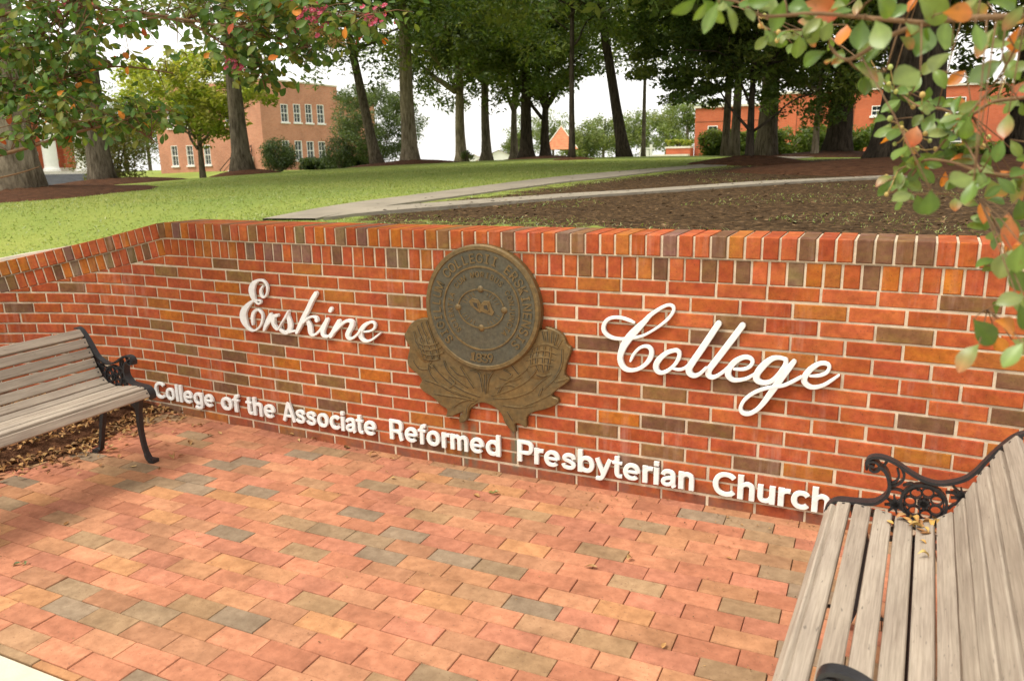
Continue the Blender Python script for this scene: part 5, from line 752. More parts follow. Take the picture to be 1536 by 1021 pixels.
walk('path',P1T,np.vstack([P1B,[[.75,25.0]]]),.014); walk('path',np.vstack([P2T,[[2.4,6.5],[4.2,9.0]]]),np.vstack([P2B,[[2.5,6.15],[4.3,8.6]]]),.019)
# pale concrete edging behind the falling wing of the wall
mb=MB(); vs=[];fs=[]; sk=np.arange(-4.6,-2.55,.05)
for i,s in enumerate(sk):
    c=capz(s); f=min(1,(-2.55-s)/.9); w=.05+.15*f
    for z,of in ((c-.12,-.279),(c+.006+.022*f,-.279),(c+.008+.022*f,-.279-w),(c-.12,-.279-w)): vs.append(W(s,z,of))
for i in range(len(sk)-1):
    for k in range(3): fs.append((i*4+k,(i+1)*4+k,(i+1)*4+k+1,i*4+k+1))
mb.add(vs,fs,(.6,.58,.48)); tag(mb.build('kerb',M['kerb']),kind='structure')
# grass blades on the nearer lawn
def blades(n):
    a=RNG.uniform(-1.12,.42,n); d=2.9+RNG.random(n)**1.5*17
    x=C0.x+d*np.sin(a); y=C0.y+d*np.cos(a)
    # keep those behind the wall
    i=np.clip(np.searchsorted(np.interp(ss,_g,_X),x),0,len(ss)-1)
    keep=(y>np.interp(x,_X[2300:7600],_Y[2300:7600])+.26)&(x>-11)
    m=soilmask(x,y); pt=np.sin(x*2.1+1.3*np.sin(y*1.7))*np.sin(y*2.6+x*.9+.8*np.sin(x*3.1)); m=np.where((pt>.30)&(y<7),m*.70,m); keep&=RNG.random(n)>m*1.12
    py=np.clip(y,.8,25); 
    onp=(x>np.interp(y,P1T[:,1],P1T[:,0])-.03)&(x<np.interp(y,P1B[:,1],P1B[:,0])+.03)&(y>.75)
    on2=(x>np.interp(y,P2T[:,1],P2T[:,0])-.03)&(x<np.interp(y,P2B[:,1],P2B[:,0])+.03)&(y>.9)&(y<5.2)
    keep&=~(onp|on2); x,y,d=x[keep],y[keep],d[keep]; n=len(x)
    # surface height from the fan mesh: nearest s column by inverse lookup
    Lx,Ly=x,y; z=hfar(x,y)
    tr=None
    P_=np.stack([GX[:,:60].ravel(),GY[:,:60].ravel()],1); Zf=GZ[:,:60].ravel()
    nearw=np.where((np.hypot(x+3,y+.5)<4.2)|(y<3))[0]
    for q in np.array_split(nearw,max(1,len(nearw)//400)):
        if len(q)==0: continue
        dd=(P_[None,:,0]-x[q,None])**2+(P_[None,:,1]-y[q,None])**2; z[q]=Zf[np.argmin(dd,1)]
    hgt=RNG.uniform(.006,.017,n); w=RNG.uniform(.002,.0038,n)*(1+d/9); ang=RNG.uniform(0,2*np.pi,n); lean=RNG.uniform(.8,2.6,n)*hgt; la=RNG.uniform(0,2*np.pi,n)
    c,s_=np.cos(ang),np.sin(ang); lx,ly=np.cos(la)*lean,np.sin(la)*lean
    A=np.stack([x-c*w,y-s_*w,z-.004],1);B=np.stack([x+c*w,y+s_*w,z-.004],1);Cc=np.stack([x+lx+c*w*.3,y+ly+s_*w*.3,z+hgt],1)
    Vv=np.stack([A,B,Cc],1).reshape(-1,3)
    base=np.array([[.175,.225,.058],[.21,.25,.075],[.26,.265,.10],[.14,.19,.045]])[RNG.integers(0,4,n)]*RNG.uniform(1.05,1.45,(n,1))
    return npmesh('grass',Vv,np.arange(n*3).reshape(n,3),np.repeat(base,3,0),M['blade'])
tag(blades(170000),kind='stuff')
# dry leaves and bark chips over the bare ground
n_=9000; a_=RNG.uniform(-.62,.42,n_); d_=3.6+RNG.random(n_)**1.3*14; x_=C0.x+d_*np.sin(a_); y_=C0.y+d_*np.cos(a_)
kp=(y_>np.interp(x_,_X[2300:7600],_Y[2300:7600])+.28)&(RNG.random(n_)<soilmask(x_,y_)*1.3-.08); x_,y_=x_[kp],y_[kp]; n_=len(x_)
z_=hfar(x_,y_)+.012+RNG.random(n_)*.012; ln=RNG.uniform(.010,.024,n_); an=RNG.uniform(0,6.283,n_); tl=RNG.uniform(-.4,.4,n_)*ln
ux,uy=np.cos(an)*ln,np.sin(an)*ln; vx,vy=-np.sin(an)*ln*.5,np.cos(an)*ln*.5
Vv=np.stack([np.stack([x_-ux,y_-uy,z_],1),np.stack([x_-vx,y_-vy,z_+tl*.4],1),np.stack([x_+ux,y_+uy,z_+tl],1),np.stack([x_+vx,y_+vy,z_+np.abs(tl)*.5],1)],1).reshape(-1,3)
pc=np.array([(.065,.037,.017),(.09,.052,.023),(.14,.085,.04),(.05,.028,.013),(.22,.14,.07)])[RNG.choice(5,n_,p=[.34,.28,.14,.19,.05])]
tag(npmesh('leaf_litter',Vv,np.arange(n_*4).reshape(n_,4),np.repeat(pc,4,0),M['litter']),kind='stuff')
# ------------------------------------------------------------------ leaves and trees
def leafcloud(ctrs,rad,per,size,pal,up=.5,flat=.75,sizevar=.35,axisbias=None):
    """diamond leaves scattered in clumps; returns V,quads,colours"""
    n=len(ctrs); C=np.repeat(np.array(ctrs),per,0); Rr=np.repeat(np.array(rad if hasattr(rad,'__len__') else [rad]*n),per)
    m=len(C); d=RNG.normal(size=(m,3)); d/=np.linalg.norm(d,axis=1,keepdims=True); r=RNG.random(m)**.45
    P=C+d*(r*Rr)[:,None]*np.array([1,1,flat])
    nrm=RNG.normal(size=(m,3)); nrm/=np.linalg.norm(nrm,axis=1,keepdims=True); nrm[:,2]=np.abs(nrm[:,2])+up; nrm/=np.linalg.norm(nrm,axis=1,keepdims=True)
    t=RNG.normal(size=(m,3)); t[:,2]-=.35; t-=nrm*np.sum(t*nrm,1,keepdims=True); t/=np.linalg.norm(t,axis=1,keepdims=True); b=np.cross(nrm,t)
    L=size*(1+RNG.uniform(-sizevar,sizevar,m))[:,None]; Wd=L*RNG.uniform(.36,.52,m)[:,None]
    Vv=np.stack([P-t*L*.5,P-b*Wd*.5+nrm*L*.05,P+t*L*.55-nrm*L*.10,P+b*Wd*.5+nrm*L*.05],1).reshape(-1,3)
    pal=np.array(pal); ci=np.repeat(RNG.integers(0,len(pal),n),per); alt=RNG.random(m)<.35; ci[alt]=RNG.integers(0,len(pal),alt.sum())
    col=pal[ci]*RNG.uniform(.75,1.25,(m,1))*np.repeat(RNG.uniform(.82,1.18,n),per)[:,None]
    return Vv,np.arange(m*4).reshape(m,4),np.repeat(col,4,0)
OAK=[(.085,.132,.024),(.115,.165,.030),(.070,.112,.024),(.15,.19,.037),(.092,.15,.045),(.185,.215,.05)]
LIGHT=[(.31,.37,.05),(.36,.39,.06),(.26,.33,.04),(.38,.37,.08)]
MID=[(.095,.14,.024),(.115,.165,.03),(.08,.12,.022),(.14,.17,.035)]
GREYG=[(.09,.125,.045),(.11,.15,.055),(.075,.105,.035)]
SHRUB=[(.035,.060,.016),(.05,.075,.022),(.06,.085,.03)]
def crown_pts(n,cx,cy,cz,rx,ry,rz,zmin=None,shell=.55,rng=RNG):
    out=[]
    while len(out)<n:
        d=rng.normal(size=3); d/=np.linalg.norm(d); r=shell+(1-shell)*rng.random()
        if rng.random()<.3: r*=rng.random()
        p=(cx+d[0]*rx*r,cy+d[1]*ry*r,cz+d[2]*rz*r)
        if zmin is not None and p[2]<zmin: p=(p[0],p[1],zmin+rng.random()*.8)
        out.append(p)
    return out
def trunk_mesh(mb,h,r,lean=(0,0),fork=None,limbs=(),n=12,flare=1.75,wig=.05):
    K=10; pts=[];rad=[]
    for i in range(K+1):
        t=i/K; pts.append((lean[0]*t+math.sin(t*5+r*40)*wig*r*3*t,lean[1]*t+math.cos(t*4+r*9)*wig*r*3*t,-.15+(h+.15)*t)); rad.append(r*(1-.42*t)*(1+(flare-1)*math.exp(-t*h/.42)))
    mb.tube(pts,rad,n,jit=.035,flare=[.18,.10,.04])
    top=pts[-1]
    for lb in limbs:
        z0,ang,ln,rise,r0=lb; f=min(1,z0/h); a=(lean[0]*f,lean[1]*f,z0); q=[];rr=[]
        for i in range(7):
            t=i/6; q.append((a[0]+math.cos(ang)*ln*t+.06*ln*math.sin(t*7+ang),a[1]+math.sin(ang)*ln*t+.05*ln*math.cos(t*6+ang)-.05*ln,a[2]+rise*t*(1.25-.25*t)+.03*ln*math.sin(t*9+ang*2))); rr.append(max(.012,r0*(1-.8*t)))
        mb.tube(q,rr,7)
        for j in (2,3,4,5):
            p=Vector(q[j]); a2=ang+random.uniform(-1.2,1.2); l2=ln*random.uniform(.2,.4)
            mb.tube([p,p+Vector((math.cos(a2)*l2*.5,math.sin(a2)*l2*.5,random.uniform(-.05,.3)*l2)),p+Vector((math.cos(a2)*l2,math.sin(a2)*l2,random.uniform(-.2,.45)*l2))],[rr[j]*.5,rr[j]*.35,.008],5)
def tree(name,label,x,y,r,h,crown,lean=(0,0),barkm='bark',limbs=6,leaf_=.13,per=70,n=150,pal=OAK,rad=.62,lm='leaf',group=None,flare=1.75,fork=None,zoff=0.0,up=.5,shell=.55,flat=.75):
    """crown=(dx,dy,cz,rx,ry,rz,zmin) relative to the tree's foot"""
    leaf_*=1.42; per=int(per*1.32)
    if name=='oak_tree': n=int(n*1.3); shell=.3; crown=(crown[0],crown[1],crown[2]-.5,crown[3]*1.06,crown[4]*1.06,crown[5],crown[6])
    crown=crown[:6]+(crown[6]-.4,)
    z=H(x,y)+zoff; root=thing(name,label,'tree',(x,y,z),group=group)
    mb=MB(); dx,dy,cz,rx,ry,rz,zm=crown; lb=[]
    for i in range(limbs):
        a=2*math.pi*i/max(1,limbs)+random.uniform(-.4,.4); z0=h*random.uniform(.62,1.0); lb.append((z0,a,rx*random.uniform(.6,.9),max(.3,(cz-z0)*random.uniform(.3,1.0)),r*random.uniform(.28,.45)))
    if fork:
        for (z0,a,ln,rise,r0) in fork: lb.append((z0,a,ln,rise,r0))
    trunk_mesh(mb,h,r,lean,limbs=lb,flare=flare); mb.build('trunk',M[barkm],root,True)
    pts=crown_pts(n,dx+lean[0]*.6,dy+lean[1]*.6,cz,rx,ry,rz,zm,shell)
    Vv,q,c=leafcloud(pts,rad*RNG.uniform(.7,1.3,n),per,leaf_,pal,up=up,flat=flat)
    npmesh('crown',Vv,q,c,M[lm],root); return root
T={t[0]:t[1:] for t in TREES}; T['EXT']=(5.1,21.5)
G1='old oaks on the campus lawn'
tree('oak_tree','massive pale oak trunk with flared foot in mulch at the left edge of the lawn',*T['T1'],.29,6.5,(0,1,7.6,6,6,3.6,4.2),barkm='bark_pale',flare=1.45,n=150,leaf_=.14,group=G1)
tree('oak_tree','forked oak in a mulch bed between the white columns and the pale green dogwood',*T['T2'],.27,4.6,(0,0,8.2,5.5,5.5,3.4,4.6),flare=1.5,fork=[(4.3,2.9,4.0,3.0,.20),(4.2,-.2,4.4,2.2,.15),(4.5,.6,3.6,3.2,.19)],limbs=3,n=110,per=60,group=G1)
tree('oak_tree','straight slim oak in a mulch ring before the corner of the brick hall',*T['T3'],.24,8,(1.5,-.2,6.8,4.6,4.4,3.0,3.7),barkm='bark',flare=1.9,n=150,leaf_=.12,group=G1)
tree('oak_tree','leaning oak right of the brick hall windows, its foot in reddish mulch',*T['T4'],.20,6.5,(-1.2,-.6,7.0,5.8,5.2,3.5,2.9),lean=(-1.5,.3),barkm='bark',n=150,leaf_=.14,group=G1)
tree('oak_tree','stout pale upright oak beside the leaning one on reddish mulch',*T['T5'],.27,7.5,(.3,-.8,6.8,5.9,5.4,3.5,2.7),barkm='bark_pale',flare=1.6,n=200,leaf_=.14,group=G1)
tree('oak_tree','fluted old oak alone against white sky, low fork, leafy shoots on its trunk',*T['T6'],.26,5,(0,0,6.6,5,4.6,3.9,3.0),barkm='bark_pale',n=170,leaf_=.15,pal=OAK+GREYG,flare=1.5,fork=[(3.2,3.3,3.0,1.8,.16)],group=G1)
tree('oak_tree','dark straight oak in front of the low terracotta roof',*T['T7'],.24,6,(0,0,6.8,4.4,4.4,3.8,2.9),barkm='bark',n=160,leaf_=.15,pal=OAK+GREYG,group=G1)
tree('oak_tree','narrow oak forking low, just left of a thicker dark trunk',*T['T8'],.20,4,(0,0,7,4.4,4.4,3.6,3.6),lean=(.1,0),n=130,leaf_=.15,fork=[(2.6,2.9,1.6,3.2,.13),(2.6,.3,.9,3.4,.13)],limbs=2,group=G1)
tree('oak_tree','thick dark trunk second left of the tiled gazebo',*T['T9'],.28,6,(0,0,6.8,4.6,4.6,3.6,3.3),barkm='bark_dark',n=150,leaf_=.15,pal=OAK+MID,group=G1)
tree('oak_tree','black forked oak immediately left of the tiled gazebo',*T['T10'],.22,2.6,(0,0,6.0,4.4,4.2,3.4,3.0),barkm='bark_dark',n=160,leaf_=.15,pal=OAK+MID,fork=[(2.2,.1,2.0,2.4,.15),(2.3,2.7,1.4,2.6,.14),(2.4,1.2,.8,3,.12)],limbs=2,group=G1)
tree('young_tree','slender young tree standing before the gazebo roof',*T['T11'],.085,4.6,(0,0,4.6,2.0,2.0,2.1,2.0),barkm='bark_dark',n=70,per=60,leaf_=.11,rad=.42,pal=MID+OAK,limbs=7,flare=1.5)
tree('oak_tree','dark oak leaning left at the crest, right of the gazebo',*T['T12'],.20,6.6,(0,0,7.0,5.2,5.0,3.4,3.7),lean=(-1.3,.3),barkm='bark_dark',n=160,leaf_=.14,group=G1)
tree('young_tree','thin pole-like tree beside the small white sign',*T['T13'],.09,5.6,(0,0,5.2,1.9,1.9,2.0,3.2),barkm='bark',n=60,per=60,leaf_=.11,rad=.45,pal=LIGHT+MID,limbs=6,flare=1.3)
tree('dogwood_tree','small dark low-branching tree with flat layered boughs in the shaded bare ground',*T['T14'],.062,2.2,(-.5,0,2.0,1.9,1.6,1.1,1.15),barkm='bark_dark',n=210,per=80,leaf_=.075,rad=.30,pal=MID+OAK,limbs=6,flare=1.6,fork=[(.55,3.2,.9,.95,.028),(.5,.15,.9,.6,.026),(.9,2.6,.6,1.1,.024)],flat=.4)
tree('oak_tree','left one of two close trunks before the brick hall with small white windows',*T['T15'],.125,7,(0,0,7.0,4,4,3.2,4.1),n=110,leaf_=.14,group=G1,flare=1.3)
tree('oak_tree','right one of two close trunks before the brick hall with small white windows',*T['T15b'],.14,7,(0,0,7.0,4,4,3.2,4.2),n=110,leaf_=.14,group=G1,flare=1.3)
tree('oak_tree','broad grey oak rising from a clipped hedge left of the long red wall',*T['T16'],.27,8,(0,0,6.4,5,5,3.6,2.8),barkm='bark',n=200,leaf_=.14,group=G1,flare=1.35)
tree('young_tree','small smooth-barked tree with pinkish fork before the long red wall',*T['T17'],.085,2.3,(.2,0,2.4,2.6,2.0,1.5,1.15),barkm='bark_pale',n=130,per=60,leaf_=.10,rad=.38,pal=MID+OAK,limbs=7,flare=1.4)
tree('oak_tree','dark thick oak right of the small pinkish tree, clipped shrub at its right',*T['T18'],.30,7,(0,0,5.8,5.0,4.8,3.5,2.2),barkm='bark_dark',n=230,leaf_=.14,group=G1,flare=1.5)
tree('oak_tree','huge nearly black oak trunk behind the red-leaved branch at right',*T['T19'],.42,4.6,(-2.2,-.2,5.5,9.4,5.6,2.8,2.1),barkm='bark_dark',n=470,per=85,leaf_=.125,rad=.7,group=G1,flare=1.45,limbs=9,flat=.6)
tree('dogwood_tree','small pale green dogwood in sun before the left brick hall',*T['dog'],.11,2.0,(0,0,3.0,2.7,2.4,1.7,1.2),barkm='bark',n=120,per=75,leaf_=.13,rad=.45,pal=LIGHT,limbs=7,lm='leaf_soft',flare=1.4,fork=[(1.2,2.7,1.8,1.2,.05),(1.3,.3,1.8,1.2,.05)])
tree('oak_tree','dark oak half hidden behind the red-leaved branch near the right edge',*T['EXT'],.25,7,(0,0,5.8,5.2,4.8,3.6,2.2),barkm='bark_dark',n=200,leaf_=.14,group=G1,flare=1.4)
# mulch rings
def mulch(x,y,r,h,label=None,squash=1.0):
    mb=MB(); vs=[];fs=[]; n=40; K=9
    for j in range(K+1):
        q=j/K
        for i in range(n):
            a=2*math.pi*i/n; rr=r*q*(1+.10*math.sin(3*a+x)+.05*math.sin(7*a+y)); px,py=x+rr*math.cos(a),y+rr*math.sin(a)*squash
            z=ground_z(px,py) if r>1.9 and y<6 else H(px,py)
            vs.append((px,py,z+.012+h*(1-q*q)**1.3+random.uniform(-.02,.02)*(1-q)-(.03 if j==K else 0)))
    for j in range(K):
        for i in range(n): q=(i+1)%n; fs.append((j*n+i,(j+1)*n+i,(j+1)*n+q,j*n+q))
    mb.add(vs,fs,(.1,.05,.03)); tag(mb.build('mulch',M['mulch'],None,True),kind='stuff')
for t,r,h in (('T1',1.9,.12),('T2',1.9,.14),('T3',1.05,.16),('T4',1.5,.12),('T5',1.7,.14),('T9',1.2,.05),('T10',1.8,.12),('T11',.6,.05),('T14',1.05,.12),('T18',2.0,.14),('T17',.9,.05),('EXT',1.5,.1)): mulch(*T[t],r,h)
mulch(3.1,8.5,3.1,.16)
# ------------------------------------------------------------------ shrubs, hedges
def shrub(name,label,x,y,rx,ry,h,pal=SHRUB,n=60,per=80,leaf_=.12,cat='shrub',group=None,box=False,z=None):
    z=H(x,y) if z is None else z; root=thing(name,label,cat,(x,y,z),group=group)
    if box: leaf_*=1.55; n=int(n*1.8)
    mb=MB()
    for i in range(5):
        a=i*1.3; mb.tube([(0.05*math.cos(a),.05*math.sin(a),-.1),(rx*.25*math.cos(a),ry*.25*math.sin(a),h*.4),(rx*.5*math.cos(a),ry*.5*math.sin(a),h*.75)],[.05,.035,.015],6)
    mb.build('stem',M['bark'],root)
    pts=[]
    for i in range(n):
        if box: p=(RNG.uniform(-rx,rx),RNG.uniform(-ry,ry),RNG.uniform(.1,h*.85))
        else:
            d=RNG.normal(size=3); d/=np.linalg.norm(d); r=.55+.45*RNG.random(); p=(d[0]*rx*r*.85,d[1]*ry*r*.85,h*.5+d[2]*h*.45*r)
        pts.append(p)
    Vv,q,c=leafcloud(pts,min(.5,h*.25),per,leaf_,pal,up=.2,flat=.9); npmesh('foliage',Vv,q,c,M['leaf'],root); return root
shrub('round_shrub','large round clipped shrub at the corner of the left brick hall',-34.58,38.07,1.25,1.25,2.1,n=110,per=90)
shrub('hedge','low dark clipped hedge under the windows of the left brick hall',-34.6,44.5,3.4,.7,.95,box=True,n=120,per=90,cat='hedge')
shrub('evergreen_tree','big grey-green evergreen covering the right end of the left brick hall',-29.6,42.4,4.2,3.2,6.2,pal=GREYG,n=260,per=100,leaf_=.16,cat='tree')
shrub('evergreen_tree','dark rounded evergreen at the foot of the big grey-green one',-31.5,40.6,1.3,1.3,2.2,n=80,per=80,cat='tree')
shrub('shrub','loose brownish green shrub behind the forked oak at left',-22.6,15.9,1.5,1.4,2.7,pal=[(.11,.10,.03),(.10,.12,.03),(.14,.11,.035)],n=80,per=70,leaf_=.12)
shrub('shrub','small green shoots at the foot of the fluted oak',-16.0,30.0,.35,.3,.6,pal=MID,n=14,per=60,leaf_=.08)
shrub('hedge','clipped green hedge along the long red wall between the grey oak and the dark oak',-1.9,33.5,3.6,.7,1.25,pal=MID,box=True,n=120,per=90,leaf_=.11,cat='hedge')
shrub('round_shrub','bright clipped shrub between the dark oak and the white window',2.3,34.0,.85,.8,2.1,pal=[(.13,.15,.02),(.10,.14,.02)],n=60,per=90,leaf_=.10)
shrub('hedge','low hedge under the white window of the right hall',5.2,34.5,1.7,.6,.75,pal=MID,box=True,n=60,per=90,leaf_=.10,cat='hedge')
shrub('hedge','small light green hedge in the brick planter at the end of the right hall',-10.75,51.2,.8,.35,.45,pal=LIGHT,box=True,n=30,per=60,leaf_=.10,cat='hedge',z=2.45)
shrub('round_shrub','light shrub at the white drainpipe behind the small layered tree',-5.6,47.0,.9,.7,1.5,pal=LIGHT,n=40,per=70,leaf_=.12)
# far woods: separate trees
G2='trees in the distance beyond the crest'
fx=[(880,95,5.5,'pale young'),(905,105,7.0,'tall thin-leaved'),(935,110,6.5,'rounded mid green'),(965,100,7.5,'broad soft green'),(1000,92,7.0,'dense yellow-green'),(1030,88,8.5,'tall dense green'),(830,120,8.0,'light yellow-green'),(795,125,9.0,'bright tall'),(862,100,4.5,'low bushy'),(775,118,5.0,'low sparse')]
where={880:'right of the gazebo roof',905:'behind the leaning dark oak',935:'beside the leaning dark oak',965:'behind the pole-like tree',1000:'left of the brick planter',1030:'touching the end of the right brick hall',830:'behind the tiled gazebo',795:'behind the thick dark trunks left of the gazebo',862:'at the right foot of the gazebo',775:'just right of the terracotta roof'}
def at_px(u,d,v=238):
    r=(cf+cr*((u-768)/F)-cu*((v-510.5)/F)); hd=math.hypot(r.x,r.y); return C0.x+r.x*d/hd,C0.y+r.y*d/hd
for u,d,hh,desc in fx:
    x,y=at_px(u,d); z=.9
    root=thing('distant_tree','%s distant tree %s'%(desc,where[u]),'tree',(x,y,z),group=G2); mb=MB(); mb.tube([(0,0,-.5),(0,0,hh*.5),(.3,0,hh*.85)],[.22,.16,.05],7); mb.build('trunk',M['bark'],root)
    w=hh*.42; pts=crown_pts(80,0,0,hh*.56,w,w,hh*.46,.3,.4); Vv,q,c=leafcloud(pts,.9,60,.3,[(.17,.21,.06),(.14,.19,.05),(.20,.23,.08),(.12,.17,.045)],up=.3); npmesh('crown',Vv,q,c,M['leaf_soft'],root)
for u,d,hh,desc in ((20,95,11,'tall dark tree behind the columned hall at far left'),(190,95,10,'tall grey-green tree between the columned hall and the brick hall'),(225,105,9,'slim pale tree left of the brick hall corner'),(150,90,8,'bushy tree right of the white columns')):
    x,y=at_px(u,d,250); root=thing('distant_tree',desc,'tree',(x,y,.6),group='trees behind the left halls'); mb=MB(); mb.tube([(0,0,-.5),(0,0,hh*.5),(.3,0,hh*.85)],[.25,.18,.05],7); mb.build('trunk',M['bark'],root)
    pts=crown_pts(90,0,0,hh*.55,hh*.33,hh*.33,hh*.45,.3,.4); Vv,q,c=leafcloud(pts,.9,60,.26,MID+GREYG,up=.3); npmesh('crown',Vv,q,c,M['leaf_soft'],root)
# ------------------------------------------------------------------ buildings
def hall_brick(name,c1,c2,mo,sc=1.0):
    m,nt,b=mat(name,.9,.2); v=coord(nt)
    # brick lattice projected on whichever way the wall faces
    geo=N(nt,'ShaderNodeNewGeometry'); sep=N(nt,'ShaderNodeSeparateXYZ'); nt.links.new(v,sep.inputs[0])
    sn=N(nt,'ShaderNodeTexCoord'); sepn=N(nt,'ShaderNodeSeparateXYZ'); nt.links.new(sn.outputs['Normal'],sepn.inputs[0])
    ab=N(nt,'ShaderNodeMath',operation='ABSOLUTE'); nt.links.new(sepn.outputs['X'],ab.inputs[0]); gt=N(nt,'ShaderNodeMath',operation='GREATER_THAN'); gt.inputs[1].default_value=.7; nt.links.new(ab.outputs[0],gt.inputs[0])
    mx=N(nt,'ShaderNodeMix',data_type='FLOAT'); nt.links.new(gt.outputs[0],mx.inputs[0]); nt.links.new(sep.outputs['X'],mx.inputs[2]); nt.links.new(sep.outputs['Y'],mx.inputs[3])
    cb=N(nt,'ShaderNodeCombineXYZ'); nt.links.new(mx.outputs[0],cb.inputs[0]); nt.links.new(sep.outputs['Z'],cb.inputs[1])
    bt=N(nt,'ShaderNodeTexBrick'); nt.links.new(cb.outputs[0],bt.inputs['Vector']); bt.inputs['Scale'].default_value=1; bt.inputs['Brick Width'].default_value=.22; bt.inputs['Row Height'].default_value=.075; bt.inputs['Mortar Size'].default_value=.007
    bt.inputs['Color1'].default_value=(*c1,1); bt.inputs['Color2'].default_value=(*c2,1); bt.inputs['Mortar'].default_value=(*mo,1)
    c=mix(nt,'MULTIPLY',1,bt.outputs['Color'],ramp(nt,noise(nt,v,.7,5,.6),[(.3,grey(.82)),(.7,grey(1.14))]))
    nt.links.new(c,b.inputs['Base Color']); return m
M['hall']=hall_brick('hall_brick',(.42,.175,.105),(.50,.22,.135),(.46,.32,.23))
M['hall_red']=hall_brick('hall_red_brick',(.44,.095,.040),(.50,.12,.05),(.42,.20,.12))
M['tile']=simple('roof_tile',(.52,.20,.10),.8,.2,.3,3,0)
M['slate']=simple('grey_stone',(.16,.16,.17),.8,.2,.25,3,0)
def fr(o,dr):  # local frame: a along wall, n outwards
    n=np.array([dr[1],-dr[0]]); return lambda a,z,off=0.0: (o[0]+dr[0]*a+n[0]*off,o[1]+dr[1]*a+n[1]*off,z)
def obox(mb,f,a0,a1,z0,z1,o0,o1,c=(.5,.5,.5)):
    vs=[f(a,z,o) for z in (z0,z1) for o in (o0,o1) for a in (a0,a1)]
    mb.add(vs,[(0,1,3,2),(6,7,5,4),(0,4,5,1),(1,5,7,3),(3,7,6,2),(2,6,4,0)],c)
def window(f,a0,a1,z0,z1,parent,cols=2,rows=4,rec=.14,sill=True,fw=.048):
    """frame (part) with bars, pane and sill (sub-parts)"""
    mb=MB(); o0,o1=-rec,.015
    for (x0,x1,y0,y1) in ((a0,a0+fw,z0,z1),(a1-fw,a1,z0,z1),(a0+fw,a1-fw,z1-fw,z1),(a0+fw,a1-fw,z0,z0+fw)): obox(mb,f,x0,x1,y0,y1,o0,o1)
    zm=(z0+z1)/2; obox(mb,f,a0+fw,a1-fw,zm-.03,zm+.03,o0+.01,o1-.02)
    for i in range(1,cols): x=a0+fw+(a1-a0-2*fw)*i/cols; obox(mb,f,x-.007,x+.007,z0+fw,z1-fw,o0+.02,o1-.035)
    for j in range(1,rows):
        if j*2==rows: continue
        z=z0+fw+(z1-z0-2*fw)*j/rows; obox(mb,f,a0+fw,a1-fw,z-.007,z+.007,o0+.022,o1-.038)
    w=mb.build('window',M['white_trim'],parent)
    p=MB(); obox(p,f,a0+fw*.6,a1-fw*.6,z0+fw*.6,z1-fw*.6,o0-.02,o0+.012); p.build('pane',M['glass'],w)
    if sill: s=MB(); obox(s,f,a0-.10,a1+.10,z0-.12,z0-.004,-.05,.10); s.build('sill',M['white_trim'],w)
def wall_with_holes(mb,f,a0,a1,z0,z1,holes,th=.22):
    """wall sheet with real openings: grid of cells minus holes, with reveals"""
    xs=sorted({a0,a1,*[h[0] for h in holes],*[h[1] for h in holes]}); zs=sorted({z0,z1,*[h[2] for h in holes],*[h[3] for h in holes]})
    for i in range(len(xs)-1):
        for j in range(len(zs)-1):
            cx,cz=(xs[i]+xs[i+1])/2,(zs[j]+zs[j+1])/2
            if any(h[0]<cx<h[1] and h[2]<cz<h[3] for h in holes): continue
            mb.add([f(xs[i],zs[j]),f(xs[i+1],zs[j]),f(xs[i+1],zs[j+1]),f(xs[i],zs[j+1])],[(0,1,2,3)])
    for x0,x1,y0,y1 in holes:
        q=[(x0,y0),(x1,y0),(x1,y1),(x0,y1)]
        for k in range(4):
            p,r=q[k],q[(k+1)%4]; mb.add([f(*p),f(*r),f(*r,-th),f(*p,-th)],[(3,2,1,0)])
# two-storey hall at left
cn=np.array([-42.008,44.8468]); rd=np.array([.107,.9943]); ld=np.array([-.9943,.107])
rd_=rd/np.hypot(*rd)
hall=thing('brick_hall','two-storey pinkish brick hall with white sash windows left of the lawn','building',(cn[0],cn[1],1.0)); hinv=Matrix.Translation(hall.location).inverted()
def hb(mb,name,m,parent=hall,smooth=False):
    o=mb.build(name,m,parent,smooth); 
    if parent is hall: o.matrix_parent_inverse=hinv
    return o
fR=fr(cn,rd_); fL0=fr(cn,ld)
fL=lambda a,z,off=0.0:(cn[0]+ld[0]*a-rd_[0]*off,cn[1]+ld[1]*a-rd_[1]*off,z)
RW=[(2.04,2.81,5.04,6.42),(3.40,4.15,5.05,6.49),(4.71,5.46,5.05,6.55),(6.04,6.84,5.06,6.58),(1.92,2.66,2.06,3.6),(3.27,4.05,2.06,3.6),(4.59,5.38,2.05,3.57),(5.93,6.72,2.05,3.57)]
LW=[(10.63,11.5,1.76,3.45),(8.6,9.45,1.78,3.42),(6.4,7.2,1.8,3.4),(10.63,11.5,4.9,6.5),(8.6,9.45,4.9,6.5),(6.4,7.2,4.9,6.5),(3.4,4.2,4.9,6.5)]
mb=MB(); wall_with_holes(mb,fR,0,8.6,-.6,8.15,RW); wall_with_holes(mb,fL,0,13.2,-.6,8.15,LW)
mb.add([fR(8.6,-.6),fR(8.6,8.15),fR(8.6,8.15,-13.2),fR(8.6,-.6,-13.2)],[(0,1,2,3)]); mb.add([fL(13.2,-.6),fL(13.2,8.15),fL(13.2,8.15,-8.6),fL(13.2,-.6,-8.6)],[(3,2,1,0)])
obox(mb,fR,8.6,15,-.6,7.6,-6,-1.4)
hb(mb,'wall',M['hall'])
mb=MB(); obox(mb,fR,-.05,8.65,8.15,8.27,-.32,.06); obox(mb,fL,-.06,13.25,8.152,8.272,-.32,.0); hb(mb,'roof_coping',M['kerb'])
